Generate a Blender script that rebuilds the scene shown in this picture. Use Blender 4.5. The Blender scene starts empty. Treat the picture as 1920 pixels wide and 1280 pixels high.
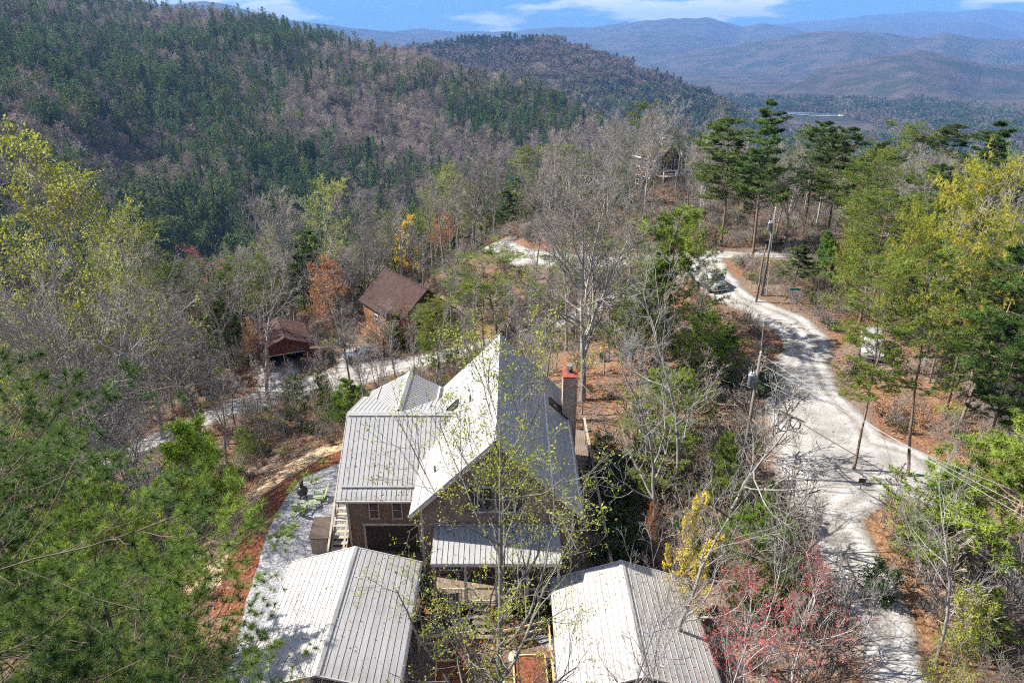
import bpy, math, random
import numpy as np
from mathutils import Vector, Matrix

# ------------------------------------------------------------------ camera, sky, sun, exposure
scene = bpy.context.scene
COL = scene.collection
R = math.radians
CAM_Z = 28.4
PITCH = R(24.0)
FPX = 1281.0                                   # focal length in pixels of a 1920 px wide frame
cam_d = bpy.data.cameras.new("camera")
cam_d.sensor_width = 36.0
cam_d.lens = FPX / 1920.0 * 36.0
cam_d.clip_start = 0.3
cam_d.clip_end = 60000.0
cam = bpy.data.objects.new("camera", cam_d)
cam.location = (0, 0, CAM_Z)
cam.rotation_euler = (R(90) - PITCH, 0, 0)
COL.objects.link(cam)
scene.camera = cam

SUN_EL, SUN_BACK = R(41.0), R(12.0)            # sun from the left and a little behind the house
TO_SUN = Vector((-math.cos(SUN_EL) * math.cos(SUN_BACK), math.cos(SUN_EL) * math.sin(SUN_BACK), math.sin(SUN_EL)))
sun_d = bpy.data.lights.new("sun", 'SUN')
sun_d.energy = 5.0
sun_d.angle = R(0.53)
sun_d.color = (1.0, 0.945, 0.86)
sun = bpy.data.objects.new("sun", sun_d)
sun.rotation_euler = TO_SUN.to_track_quat('Z', 'Y').to_euler()
COL.objects.link(sun)

world = bpy.data.worlds.new("World")
scene.world = world
world.use_nodes = True
wn, wl = world.node_tree.nodes, world.node_tree.links
wn.clear()
w_out = wn.new('ShaderNodeOutputWorld')
w_bg = wn.new('ShaderNodeBackground')
w_bg.inputs['Strength'].default_value = 0.05
w_sky = wn.new('ShaderNodeTexSky')
w_sky.sky_type = 'NISHITA'
w_sky.sun_disc = False
w_sky.sun_elevation = SUN_EL
w_sky.sun_rotation = math.atan2(TO_SUN.x, TO_SUN.y)
w_sky.altitude = 600.0
w_sky.air_density = 1.0
w_sky.dust_density = 0.15
w_sky.ozone_density = 4.0
# broken fair-weather cloud all round the sky, flattened towards the horizon
w_tc = wn.new('ShaderNodeTexCoord')
w_map = wn.new('ShaderNodeMapping')
w_map.inputs['Scale'].default_value = (2.3, 2.3, 11.0)
w_map.inputs['Location'].default_value = (3.1, 1.7, 0.35)
w_noise = wn.new('ShaderNodeTexNoise')
w_noise.inputs['Scale'].default_value = 2.2
w_noise.inputs['Detail'].default_value = 9.0
w_noise.inputs['Roughness'].default_value = 0.56
w_ramp = wn.new('ShaderNodeValToRGB')
w_ramp.color_ramp.elements[0].position = 0.505
w_ramp.color_ramp.elements[0].color = (0, 0, 0, 1)
w_ramp.color_ramp.elements[1].position = 0.575
w_ramp.color_ramp.elements[1].color = (1, 1, 1, 1)
w_mix = wn.new('ShaderNodeMix')
w_mix.data_type = 'RGBA'
w_mix.inputs['B'].default_value = (11.0, 11.1, 11.2, 1)
w_tint = wn.new('ShaderNodeMix')
w_tint.data_type = 'RGBA'
w_tint.blend_type = 'MULTIPLY'
w_tint.inputs['Factor'].default_value = 1.0
w_tint.inputs['B'].default_value = (0.34, 0.66, 1.0, 1)
wl.new(w_tc.outputs['Generated'], w_map.inputs['Vector'])
wl.new(w_map.outputs['Vector'], w_noise.inputs['Vector'])
wl.new(w_noise.outputs['Fac'], w_ramp.inputs['Fac'])
wl.new(w_ramp.outputs['Color'], w_mix.inputs['Factor'])
wl.new(w_sky.outputs['Color'], w_tint.inputs['A'])
wl.new(w_tint.outputs['Result'], w_mix.inputs['A'])
wl.new(w_mix.outputs['Result'], w_bg.inputs['Color'])
wl.new(w_bg.outputs['Background'], w_out.inputs['Surface'])

scene.view_settings.view_transform = 'Standard'
scene.view_settings.look = 'None'
scene.view_settings.gamma = 1.0
scene.view_settings.use_curve_mapping = False
scene.view_settings.exposure = 1.5
scene.cycles.max_bounces = 4
scene.cycles.diffuse_bounces = 2
scene.cycles.glossy_bounces = 2
scene.cycles.transmission_bounces = 4
scene.cycles.transparent_max_bounces = 6
scene.cycles.volume_bounces = 0
scene.cycles.caustics_reflective = False
scene.cycles.caustics_refractive = False
scene.cycles.use_denoising = False
scene.cycles.filter_width = 1.1
scene.cycles.use_adaptive_sampling = True
scene.cycles.adaptive_threshold = 0.025
scene.cycles.adaptive_min_samples = 16

# ------------------------------------------------------------------ small helpers
random.seed(7)
RNG = np.random.default_rng(11)
CP, SP = math.cos(PITCH), math.sin(PITCH)

def ray(px, py):
    a = (px - 960.0) / FPX
    b = (640.0 - py) / FPX
    return np.array((a, CP + b * SP, -SP + b * CP))

def at_z(px, py, rel):
    """Point of the place seen at that pixel when it lies REL metres from the camera's height."""
    d = ray(px, py)
    return d * (rel / d[2]) + (0, 0, CAM_Z)

def at_y(px, py, y):
    d = ray(px, py)
    return d * (y / d[1]) + (0, 0, CAM_Z)

def project(p):
    x, y, z = p[0], p[1], p[2] - CAM_Z
    f = y * CP - z * SP
    u = y * SP + z * CP
    return 960 + FPX * x / f, 640 - FPX * u / f

def sstep(a, b, x):
    t = np.clip((x - a) / (b - a), 0, 1)
    return t * t * (3 - 2 * t)

def _hash(ix, iy, seed):
    h = (ix.astype(np.int64) * 374761393 + iy.astype(np.int64) * 668265263 + seed * 974711) & 0x7fffffff
    h = ((h ^ (h >> 13)) * 1274126177) & 0x7fffffff
    return ((h ^ (h >> 16)) & 0xffff) / 65535.0

def vnoise(x, y, seed=0):
    x, y = np.asarray(x, float), np.asarray(y, float)
    ix, iy = np.floor(x), np.floor(y)
    fx, fy = x - ix, y - iy
    fx, fy = fx * fx * (3 - 2 * fx), fy * fy * (3 - 2 * fy)
    a, b = _hash(ix, iy, seed), _hash(ix + 1, iy, seed)
    c, d = _hash(ix, iy + 1, seed), _hash(ix + 1, iy + 1, seed)
    return (a + (b - a) * fx) * (1 - fy) + (c + (d - c) * fx) * fy

def fbm(x, y, octaves=4, seed=0):
    s, amp, tot = 0, 1.0, 0
    for k in range(octaves):
        s = s + amp * (vnoise(x * 2 ** k + 17.3 * k, y * 2 ** k - 9.1 * k, seed + k) * 2 - 1)
        tot += amp
        amp *= 0.5
    return s / tot

def mesh_np(name, verts, quads=None, tris=None, smooth=False):
    verts = np.asarray(verts, dtype=np.float32).reshape(-1, 3)
    me = bpy.data.meshes.new(name)
    parts, sizes = [], []
    if quads is not None and len(quads):
        q = np.asarray(quads, dtype=np.int32).reshape(-1, 4)
        parts.append(q.ravel()); sizes.append(np.full(len(q), 4, np.int32))
    if tris is not None and len(tris):
        t = np.asarray(tris, dtype=np.int32).reshape(-1, 3)
        parts.append(t.ravel()); sizes.append(np.full(len(t), 3, np.int32))
    loops = np.concatenate(parts)
    sz = np.concatenate(sizes)
    me.vertices.add(len(verts))
    me.vertices.foreach_set("co", verts.ravel())
    me.loops.add(len(loops))
    me.loops.foreach_set("vertex_index", loops)
    me.polygons.add(len(sz))
    start = np.zeros(len(sz), np.int32)
    start[1:] = np.cumsum(sz)[:-1]
    me.polygons.foreach_set("loop_start", start)
    if smooth:
        me.polygons.foreach_set("use_smooth", np.ones(len(sz), bool))
    me.update(calc_edges=True)
    return me

class MB:
    """Collects boxes, bars, tubes and loose faces; build() links them as ONE mesh object."""
    def __init__(s):
        s.v, s.f = [], []
    def add(s, verts, faces):
        o = len(s.v)
        s.v += [tuple(v) for v in verts]
        s.f += [tuple(i + o for i in f) for f in faces]
        return s
    def box(s, c, size, rot=None):
        x, y, z = size[0] / 2, size[1] / 2, size[2] / 2
        vs = [Vector((sx * x, sy * y, sz * z)) for sz in (-1, 1) for sy in (-1, 1) for sx in (-1, 1)]
        if rot is not None:
            vs = [rot @ v for v in vs]
        c = Vector(c)
        return s.add([v + c for v in vs], [(0, 2, 3, 1), (4, 5, 7, 6), (0, 1, 5, 4), (2, 6, 7, 3), (0, 4, 6, 2), (1, 3, 7, 5)])
    def bar(s, a, b, w, h):
        """Square bar from A to B, W wide and H high."""
        a, b = Vector(a), Vector(b)
        d = b - a
        rot = d.to_track_quat('X', 'Z').to_matrix()
        return s.box((a + b) / 2, (d.length, w, h), rot)
    def tube(s, pts, r, n=8, cap=True):
        pts = [Vector(p) for p in pts]
        rs = r if isinstance(r, (list, tuple)) else [r] * len(pts)
        o, vs, fs = 0, [], []
        for i, p in enumerate(pts):
            t = (pts[min(i + 1, len(pts) - 1)] - pts[max(i - 1, 0)]).normalized()
            ref = Vector((1, 0, 0)) if abs(t.x) < 0.8 else Vector((0, 1, 0))
            u = t.cross(ref).normalized(); v = t.cross(u)
            for k in range(n):
                a = 2 * math.pi * k / n
                vs.append(p + (u * math.cos(a) + v * math.sin(a)) * rs[i])
        for i in range(len(pts) - 1):
            for k in range(n):
                fs.append((i * n + k, i * n + (k + 1) % n, (i + 1) * n + (k + 1) % n, (i + 1) * n + k))
        if cap:
            fs.append(tuple(range(n))[::-1]); fs.append(tuple((len(pts) - 1) * n + k for k in range(n)))
        return s.add(vs, fs)
    def lathe(s, prof, c=(0, 0, 0), n=14):
        vs, fs = [], []
        for r, z in prof:
            for k in range(n):
                a = 2 * math.pi * k / n
                vs.append((c[0] + r * math.cos(a), c[1] + r * math.sin(a), c[2] + z))
        for i in range(len(prof) - 1):
            for k in range(n):
                fs.append((i * n + k, i * n + (k + 1) % n, (i + 1) * n + (k + 1) % n, (i + 1) * n + k))
        fs.append(tuple(range(n))[::-1]); fs.append(tuple((len(prof) - 1) * n + k for k in range(n)))
        return s.add(vs, fs)
    def mesh(s, name, smooth=False):
        me = bpy.data.meshes.new(name)
        me.from_pydata([tuple(v) for v in s.v], [], s.f)
        if smooth:
            for p in me.polygons:
                p.use_smooth = True
        me.update()
        return me
    def build(s, name, material, parent=None, smooth=False):
        return link(name, s.mesh(name, smooth), material, parent)

def link(name, me, material=None, parent=None, loc=None, rot=None):
    o = bpy.data.objects.new(name, me)
    if material is not None and me is not None and not len(me.materials):
        me.materials.append(material)
    COL.objects.link(o)
    if parent is not None:
        o.parent = parent
    if loc is not None:
        o.location = loc
    if rot is not None:
        o.rotation_euler = rot
    return o

def tag(o, label=None, cat=None, group=None, kind=None):
    for k, v in (("label", label), ("category", cat), ("group", group), ("kind", kind)):
        if v:
            o[k] = v
    return o

def empty(name, loc=(0, 0, 0), rz=0.0, label=None, cat=None, group=None):
    o = bpy.data.objects.new(name, None)
    COL.objects.link(o)
    o.location = loc
    o.rotation_euler = (0, 0, rz)
    return tag(o, label, cat, group)

def copy_tree(o, parent=None):
    c = o.copy()
    COL.objects.link(c)
    c.parent = parent
    for ch in o.children:
        copy_tree(ch, c)
    return c

# ------------------------------------------------------------------ materials
MATS = {}
def new_mat(name):
    m = bpy.data.materials.new(name)
    m.use_nodes = True
    nt = m.node_tree
    nt.nodes.clear()
    out = nt.nodes.new('ShaderNodeOutputMaterial')
    MATS[name] = m
    return m, nt.nodes, nt.links, out

def ramp(nodes, stops):
    r = nodes.new('ShaderNodeValToRGB')
    el = r.color_ramp.elements
    while len(el) < len(stops):
        el.new(0.5)
    for e, (p, c) in zip(el, stops):
        e.position = p
        e.color = (*c, 1.0)
    return r

def surf(name, stops, scale=4.0, rough=0.8, bump=0.0, bscale=None, metal=0.0, spec=0.3, detail=6.0, coord='Object', stretch=(1, 1, 1), rand=0.0, coat=0.0, bdist=0.02):
    """Principled surface: noise through a colour ramp, optional bump, optional random lightness per object."""
    m, n, l, out = new_mat(name)
    b = n.new('ShaderNodeBsdfPrincipled')
    tc = n.new('ShaderNodeTexCoord')
    mp = n.new('ShaderNodeMapping')
    mp.inputs['Scale'].default_value = stretch
    src = tc.outputs[coord]
    if coord == 'World':
        pass
    l.new(src, mp.inputs['Vector'])
    nz = n.new('ShaderNodeTexNoise')
    nz.inputs['Scale'].default_value = scale
    nz.inputs['Detail'].default_value = detail
    nz.inputs['Roughness'].default_value = 0.6
    l.new(mp.outputs['Vector'], nz.inputs['Vector'])
    r = ramp(n, stops)
    l.new(nz.outputs['Fac'], r.inputs['Fac'])
    col = r.outputs['Color']
    if rand:
        oi = n.new('ShaderNodeObjectInfo')
        mr = n.new('ShaderNodeMapRange')
        mr.inputs['To Min'].default_value = 1 - rand
        mr.inputs['To Max'].default_value = 1 + rand
        l.new(oi.outputs['Random'], mr.inputs['Value'])
        mx = n.new('ShaderNodeMix'); mx.data_type = 'RGBA'; mx.blend_type = 'MULTIPLY'
        mx.inputs['Factor'].default_value = 1.0
        l.new(col, mx.inputs['A']); l.new(mr.outputs['Result'], mx.inputs['B'])
        col = mx.outputs['Result']
    l.new(col, b.inputs['Base Color'])
    b.inputs['Roughness'].default_value = rough
    b.inputs['Metallic'].default_value = metal
    b.inputs['Specular IOR Level'].default_value = spec
    b.inputs['Coat Weight'].default_value = coat
    if bump:
        nb = n.new('ShaderNodeTexNoise')
        nb.inputs['Scale'].default_value = bscale or scale * 4
        nb.inputs['Detail'].default_value = 5.0
        l.new(mp.outputs['Vector'], nb.inputs['Vector'])
        bp = n.new('ShaderNodeBump')
        bp.inputs['Strength'].default_value = bump
        bp.inputs['Distance'].default_value = bdist
        l.new(nb.outputs['Fac'], bp.inputs['Height'])
        l.new(bp.outputs['Normal'], b.inputs['Normal'])
    l.new(b.outputs['BSDF'], out.inputs['Surface'])
    return m

def leafy(name, c1, c2, transl=0.35, rand=0.25, scale=0.9, hue=0.03, rough=0.6):
    """Leaves or needles: two tones in clumps, a random tone for each plant, light passing through."""
    m, n, l, out = new_mat(name)
    tc = n.new('ShaderNodeTexCoord')
    nz = n.new('ShaderNodeTexNoise')
    nz.inputs['Scale'].default_value = scale
    nz.inputs['Detail'].default_value = 3.0
    l.new(tc.outputs['Object'], nz.inputs['Vector'])
    r = ramp(n, [(0.36, c1), (0.64, c2)])
    l.new(nz.outputs['Fac'], r.inputs['Fac'])
    oi = n.new('ShaderNodeObjectInfo')
    hs = n.new('ShaderNodeHueSaturation')
    mv = n.new('ShaderNodeMapRange')
    mv.inputs['To Min'].default_value = 1 - rand
    mv.inputs['To Max'].default_value = 1 + rand
    l.new(oi.outputs['Random'], mv.inputs['Value'])
    l.new(mv.outputs['Result'], hs.inputs['Value'])
    ml = n.new('ShaderNodeMath'); ml.operation = 'MULTIPLY'; ml.inputs[1].default_value = 7.13
    fr = n.new('ShaderNodeMath'); fr.operation = 'FRACT'
    l.new(oi.outputs['Random'], ml.inputs[0]); l.new(ml.outputs[0], fr.inputs[0])
    mh = n.new('ShaderNodeMapRange')
    mh.inputs['To Min'].default_value = 0.5 - hue
    mh.inputs['To Max'].default_value = 0.5 + hue
    l.new(fr.outputs[0], mh.inputs['Value'])
    l.new(mh.outputs['Result'], hs.inputs['Hue'])
    l.new(r.outputs['Color'], hs.inputs['Color'])
    d = n.new('ShaderNodeBsdfPrincipled')
    d.inputs['Roughness'].default_value = rough
    d.inputs['Specular IOR Level'].default_value = 0.25
    t = n.new('ShaderNodeBsdfTranslucent')
    mx = n.new('ShaderNodeMixShader')
    mx.inputs['Fac'].default_value = transl
    l.new(hs.outputs['Color'], d.inputs['Base Color'])
    l.new(hs.outputs['Color'], t.inputs['Color'])
    l.new(d.outputs['BSDF'], mx.inputs[1]); l.new(t.outputs['BSDF'], mx.inputs[2])
    l.new(mx.outputs['Shader'], out.inputs['Surface'])
    return m
# ------------------------------------------------------------------ the lie of the land (heights relative to the camera, then + CAM_Z)
CTRL = np.array([
    # house shelf, patio, yard
    (-14, 37, -28.4), (-8, 30, -28.4), (0, 25, -28.6), (-13, 25, -28.5), (-14, 16, -28.8), (0, 10, -29.2), (6, 22, -28.5), (4.5, 36, -28.3),
    (8.5, 47, -26.9), (0, 50, -28.4), (-6, 46, -28.6), (-12, 42, -28.6), (9.5, 36, -28.0), (10, 27, -28.0), (11, 18, -27.6), (12, 10, -27.5), (5, 55, -27.5), (12, 50, -26.2),
    # bank below the patio and the lower drive
    (-17.5, 38, -29.3), (-21, 40, -31.5), (-26, 45, -34.2), (-19, 50, -32.2), (-18, 25, -29.6), (-24, 25, -32),
    (-16, 71.5, -36), (-19, 78, -36), (-28.6, 77, -36.4), (-35, 62, -37.4), (-24, 66, -36.3), (-30, 55, -36.4), (-45, 50, -39.5), (-10, 58, -32.6), (-12, 65, -34.8), (-3, 62, -31.0),
    (-7, 74, -34.2), (1.5, 72.5, -31.9), (6.2, 73.5, -30.0), (14, 76, -27), (-14, 84, -35.6), (-22, 90, -38), (-5, 86, -32.5),
    # road on the east side and the knoll beyond
    (17, 21, -25.7), (18.4, 32.5, -25.4), (23, 38, -25.2), (21.7, 47.5, -24.8), (26.9, 54, -24.6), (24.7, 60, -24.4), (22, 65, -24.3), (21, 71, -24.5),
    (26, 30, -25.2), (27, 22, -25.6), (16, 12, -26.2), (40, 40, -24), (40, 60, -23.4), (34, 50, -24), (28, 82, -24.7), (45, 80, -24.2), (12, 86, -26.2), (3, 88, -27), (-2, 97, -27.6), (14, 60, -26.2), (15, 45, -25.8),
    (27, 127, -24.2), (22, 120, -24.5), (50, 118, -28.5), (90, 112, -29.5), (80, 60, -23), (70, 25, -22.5), (12, 108, -26), (28, 98, -24.2), (50, 98, -25.5), (80, 90, -26), (40, -5, -24), (70, -20, -24),
    # falling away all round
    (27, 160, -36), (60, 160, -40), (30, 205, -54), (70, 205, -55), (120, 180, -50), (150, 110, -36), (0, 130, -38), (0, 170, -55), (-14, 115, -39), (-30, 120, -48), (-60, 100, -54), (-60, 150, -70), (-100, 120, -74), (-100, 60, -60),
    (-60, 65, -46), (-45, 30, -39.5), (-80, 20, -50), (-32, 12, -34), (-20, 2, -31), (-130, 200, -90), (0, 250, -82), (-60, 230, -90), (60, 260, -74), (200, 200, -58), (-160, 100, -86), (-160, 0, -80), (160, 0, -30),
    (0, -40, -27), (60, -60, -24), (-60, -50, -42), (-120, -80, -66), (140, -100, -34), (0, -140, -34)], float)

def _tps_fit(pts, smooth=6.0):
    n = len(pts)
    xy = pts[:, :2] / 50.0
    d2 = ((xy[:, None] - xy[None]) ** 2).sum(-1)
    K = 0.5 * d2 * np.log(d2 + 1e-12)
    K[np.arange(n), np.arange(n)] += smooth * 0.0004
    P = np.c_[np.ones(n), xy]
    A = np.zeros((n + 3, n + 3))
    A[:n, :n] = K; A[:n, n:] = P; A[n:, :n] = P.T
    sol = np.linalg.solve(A, np.r_[pts[:, 2], 0, 0, 0])
    return xy, sol
_TXY, _TSOL = _tps_fit(CTRL)

def near_h(x, y):
    shp = np.shape(x)
    q = np.c_[np.ravel(x), np.ravel(y)] / 50.0
    out = np.empty(len(q))
    n = len(_TXY)
    for i in range(0, len(q), 20000):
        p = q[i:i + 20000]
        d2 = ((p[:, None] - _TXY[None]) ** 2).sum(-1)
        out[i:i + 20000] = (0.5 * d2 * np.log(d2 + 1e-12)) @ _TSOL[:n] + _TSOL[n] + p @ _TSOL[n + 1:]
    return np.clip(out, -96, -15).reshape(shp)

# ridges: (pixel x, pixel y of the crest line, distance) of the bare ground, trees stand on top
RIDGES = [
    # forested hill across the valley
    dict(pts=[(-500, -120, 1000), (0, -42, 1050), (200, -12, 1080), (340, 8, 1100), (480, 26, 1060), (620, 62, 990), (830, 112, 880), (1000, 166, 780), (1120, 214, 690), (1200, 300, 620), (1300, 420, 560)], drop=14, front=0.19, back=0.42, rough=24.0),
    # second spur behind it
    dict(pts=[(300, 60, 2100), (700, 92, 2000), (800, 84, 1950), (860, 73, 1900), (930, 67, 1900), (1030, 66, 1850), (1080, 85, 1780), (1150, 106, 1700), (1200, 128, 1600), (1290, 160, 1500), (1350, 192, 1400), (1420, 228, 1300), (1500, 300, 1200)], drop=9, front=0.17, back=0.22, rough=22.0),
    # near slope of the wide hills on the east side
    dict(pts=[(1300, 235, 2300), (1420, 190, 2700), (1520, 135, 3000), (1620, 108, 3200), (1720, 90, 3250), (1790, 102, 3250), (1850, 116, 3300), (1920, 118, 3300), (2200, 120, 3300), (2600, 110, 3300)], drop=5, front=0.17, back=0.3, rough=58.0),
    dict(pts=[(1100, 140, 5600), (1200, 122, 5600), (1290, 97, 5600), (1400, 77, 5500), (1500, 62, 5400), (1545, 56, 5400), (1650, 58, 5500), (1720, 70, 5500), (1775, 60, 5500), (1830, 72, 5600), (1920, 76, 5600), (2300, 70, 5600)], drop=0, front=0.16, back=0.25, rough=110.0),
    # blue mountains
    dict(pts=[(900, 95, 7168), (1050, 88, 7168), (1100, 78, 7168), (1200, 58, 7168), (1280, 62, 7168), (1330, 70, 7168), (1400, 90, 7168), (1600, 100, 7168)], drop=0, front=0.13, back=0.2, rough=80.0),
    dict(pts=[(330, 8, 7424), (380, 1, 7424), (430, 8, 7424), (500, 30, 7552), (620, 47, 7680), (680, 54, 7680), (760, 62, 7680), (900, 70, 7680), (1000, 80, 7680)], drop=0, front=0.13, back=0.2, rough=80.0),
    dict(pts=[(600, 72, 9472), (720, 62, 9472), (790, 52, 9472), (850, 57, 9472), (960, 57, 9344), (1050, 49, 9216), (1110, 51, 9216), (1170, 43, 9216), (1250, 35, 8960), (1330, 32, 8960), (1365, 41, 8960), (1392, 49, 8960), (1425, 43, 8960), (1480, 51, 8960), (1540, 68, 8960), (1700, 90, 8960)], drop=0, front=0.15, back=0.2, rough=95.0),
    dict(pts=[(1400, 70, 10496), (1540, 60, 10496), (1590, 46, 10496), (1680, 42, 10496), (1760, 44, 10496), (1830, 39, 10496), (1880, 52, 10496), (1920, 60, 10496), (2300, 60, 10496)], drop=0, front=0.15, back=0.2, rough=95.0),
    dict(pts=[(1300, 62, 13440), (1430, 45, 13440), (1550, 37, 13440), (1640, 28, 13440), (1720, 21, 13440), (1800, 19, 13440), (1860, 15, 13440), (1920, 14, 13440), (2200, 10, 13440), (2700, 30, 13440)], drop=0, front=0.2, back=0.2, rough=95.0),
]
for rd in RIDGES:
    th, yy, zz = [], [], []
    for px, py, Y in rd["pts"]:
        p = at_y(px, py, Y)
        th.append(p[0] / Y); yy.append(Y); zz.append(p[2] - CAM_Z - rd["drop"])
    rd["th"], rd["y"], rd["z"] = np.array(th), np.array(yy), np.array(zz)
BASE = -200.0
RIVER = at_z(1524, 214, BASE + 1.0)

def far_h(x, y):
    th = x / np.maximum(y, 60.0)
    warp = fbm(x / 420.0, y / 420.0, 3, 5)
    h = np.full(np.shape(x), BASE) + 6 * fbm(x / 300.0, y / 300.0, 3, 9)
    for k, rd in enumerate(RIDGES):
        yr = np.interp(th, rd["th"], rd["y"])
        zr = np.interp(th, rd["th"], rd["z"])
        yr = yr * (1 + 0.04 * fbm(th * 9 + k * 3.1, th * 0 + k, 2, 21 + k))
        d = y - yr
        spur = fbm(x / (rd["y"][0] * 0.16) + k, y / (rd["y"][0] * 0.28), 4, 31 + k)
        w = np.clip(np.abs(d) / (0.25 * yr), 0, 1)
        c = zr - np.where(d < 0, -d * rd["front"], d * rd["back"]) + rd["rough"] * spur * (0.12 + 0.88 * w)
        kk = 9.0 + 0.002 * yr
        m = np.maximum(h, c)
        h = m + kk * np.log(np.exp((h - m) / kk) + np.exp((c - m) / kk)) - kk * 0.35 * np.exp(-np.abs(h - c) / kk)
    for c, rx, ry in ((RIVER, 150, 90),):
        q = np.sqrt(((x - c[0]) / rx) ** 2 + ((y - c[1]) / ry) ** 2)
        h = h + (BASE - 1.5 - h) * (1 - sstep(0.8, 1.9, q))
    return h

def H(x, y):
    """Ground height of the place at x, y."""
    x, y = np.asarray(x, float), np.asarray(y, float)
    r = np.hypot(x, y)
    w = sstep(215, 330, r + 18 * fbm(x / 90, y / 90, 2, 3))
    w = np.where((y < 40) & (r > 150), np.maximum(w, 0), w)
    nh = near_h(x, y)
    fh = np.where(y > -200, far_h(x, np.maximum(y, 60.0)), -60.0)
    fh = np.where(y < 150, np.minimum(fh, -60 + 0 * fh) * sstep(150, -50, y) + fh * (1 - sstep(150, -50, y)), fh)
    micro = 0.05 * fbm(x / 1.7, y / 1.7, 3, 77) + 0.22 * fbm(x / 9.0, y / 9.0, 3, 78) * sstep(0, 1, 1.0)
    flat = 1 - np.exp(-(((x + 4) / 14.0) ** 2 + ((y - 33) / 14.0) ** 2))
    return nh * (1 - w) + fh * w + micro * (0.15 + 0.85 * flat) * (1 - w) + CAM_Z

def H1(x, y):
    if math.hypot(x, y) > 190:
        return float(H(np.array([x]), np.array([y]))[0])
    X, Y = np.array([x], float), np.array([y], float)
    micro = 0.05 * fbm(X / 1.7, Y / 1.7, 3, 77) + 0.22 * fbm(X / 9.0, Y / 9.0, 3, 78)
    flat = 1 - np.exp(-(((X + 4) / 14.0) ** 2 + ((Y - 33) / 14.0) ** 2))
    return float((near_h(X, Y) + micro * (0.15 + 0.85 * flat))[0]) + CAM_Z

def ground_hit(px, py, y0=8.0, y1=400.0):
    """Where the line of sight through that pixel meets the ground."""
    d = ray(px, py)
    t = np.linspace(y0, y1, 3000) / d[1]
    z = d[2] * t + CAM_Z
    g = H(d[0] * t, d[1] * t)
    i = np.argmax(z < g)
    return np.array((d[0] * t[i], d[1] * t[i], g[i]))

# ground sheet: fine near the house, coarser with distance, closed all round
ang = np.concatenate([np.linspace(-180, -56, 50), np.linspace(-55, 55, 520), np.linspace(56, 180, 50)])
ang = np.radians(ang)
rad = np.concatenate([[0.0], np.geomspace(4.0, 16000.0, 480)])
AA, RR = np.meshgrid(ang, rad)
GX, GY = RR * np.sin(AA), RR * np.cos(AA)
GZ = H(GX, GY)
na, nr = len(ang), len(rad)
idx = np.arange(na * nr).reshape(nr, na)
quads = np.stack([idx[:-1, :-1], idx[:-1, 1:], idx[1:, 1:], idx[1:, :-1]], -1).reshape(-1, 4)

m, n, l, out = new_mat("forest_floor")
bs = n.new('ShaderNodeBsdfPrincipled')
bs.inputs['Roughness'].default_value = 0.95
bs.inputs['Specular IOR Level'].default_value = 0.1
tc = n.new('ShaderNodeTexCoord')
n1 = n.new('ShaderNodeTexNoise'); n1.inputs['Scale'].default_value = 0.16; n1.inputs['Detail'].default_value = 8; n1.inputs['Roughness'].default_value = 0.7
n2 = n.new('ShaderNodeTexNoise'); n2.inputs['Scale'].default_value = 5.5; n2.inputs['Detail'].default_value = 8; n2.inputs['Roughness'].default_value = 0.75
n3 = n.new('ShaderNodeTexNoise'); n3.inputs['Scale'].default_value = 0.006; n3.inputs['Detail'].default_value = 9; n3.inputs['Roughness'].default_value = 0.68
for q in (n1, n2, n3):
    l.new(tc.outputs['Object'], q.inputs['Vector'])
big = ramp(n, [(0.3, (0.095, 0.07, 0.053)), (0.42, (0.20, 0.105, 0.06)), (0.52, (0.145, 0.11, 0.085)), (0.72, (0.21, 0.168, 0.128))])
l.new(n1.outputs['Fac'], big.inputs['Fac'])
fine = ramp(n, [(0.25, (0.35, 0.33, 0.33)), (0.5, (0.95, 0.92, 0.9)), (0.75, (1.75, 1.6, 1.45))])
l.new(n2.outputs['Fac'], fine.inputs['Fac'])
mul = n.new('ShaderNodeMix'); mul.data_type = 'RGBA'; mul.blend_type = 'MULTIPLY'; mul.inputs['Factor'].default_value = 1
l.new(big.outputs['Color'], mul.inputs['A']); l.new(fine.outputs['Color'], mul.inputs['B'])
farc = ramp(n, [(0.36, (0.022, 0.036, 0.020)), (0.47, (0.048, 0.045, 0.035)), (0.56, (0.085, 0.066, 0.055)), (0.68, (0.06, 0.049, 0.04))])
l.new(n3.outputs['Fac'], farc.inputs['Fac'])
ln = n.new('ShaderNodeVectorMath'); ln.operation = 'LENGTH'
l.new(tc.outputs['Object'], ln.inputs[0])
mr = n.new('ShaderNodeMapRange'); mr.inputs['From Min'].default_value = 170; mr.inputs['From Max'].default_value = 330
l.new(ln.outputs['Value'], mr.inputs['Value'])
mixf = n.new('ShaderNodeMix'); mixf.data_type = 'RGBA'
l.new(mr.outputs['Result'], mixf.inputs['Factor']); l.new(mul.outputs['Result'], mixf.inputs['A']); l.new(farc.outputs['Color'], mixf.inputs['B'])
l.new(mixf.outputs['Result'], bs.inputs['Base Color'])
bp = n.new('ShaderNodeBump'); bp.inputs['Strength'].default_value = 0.7; bp.inputs['Distance'].default_value = 0.08
l.new(n2.outputs['Fac'], bp.inputs['Height'])
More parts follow.
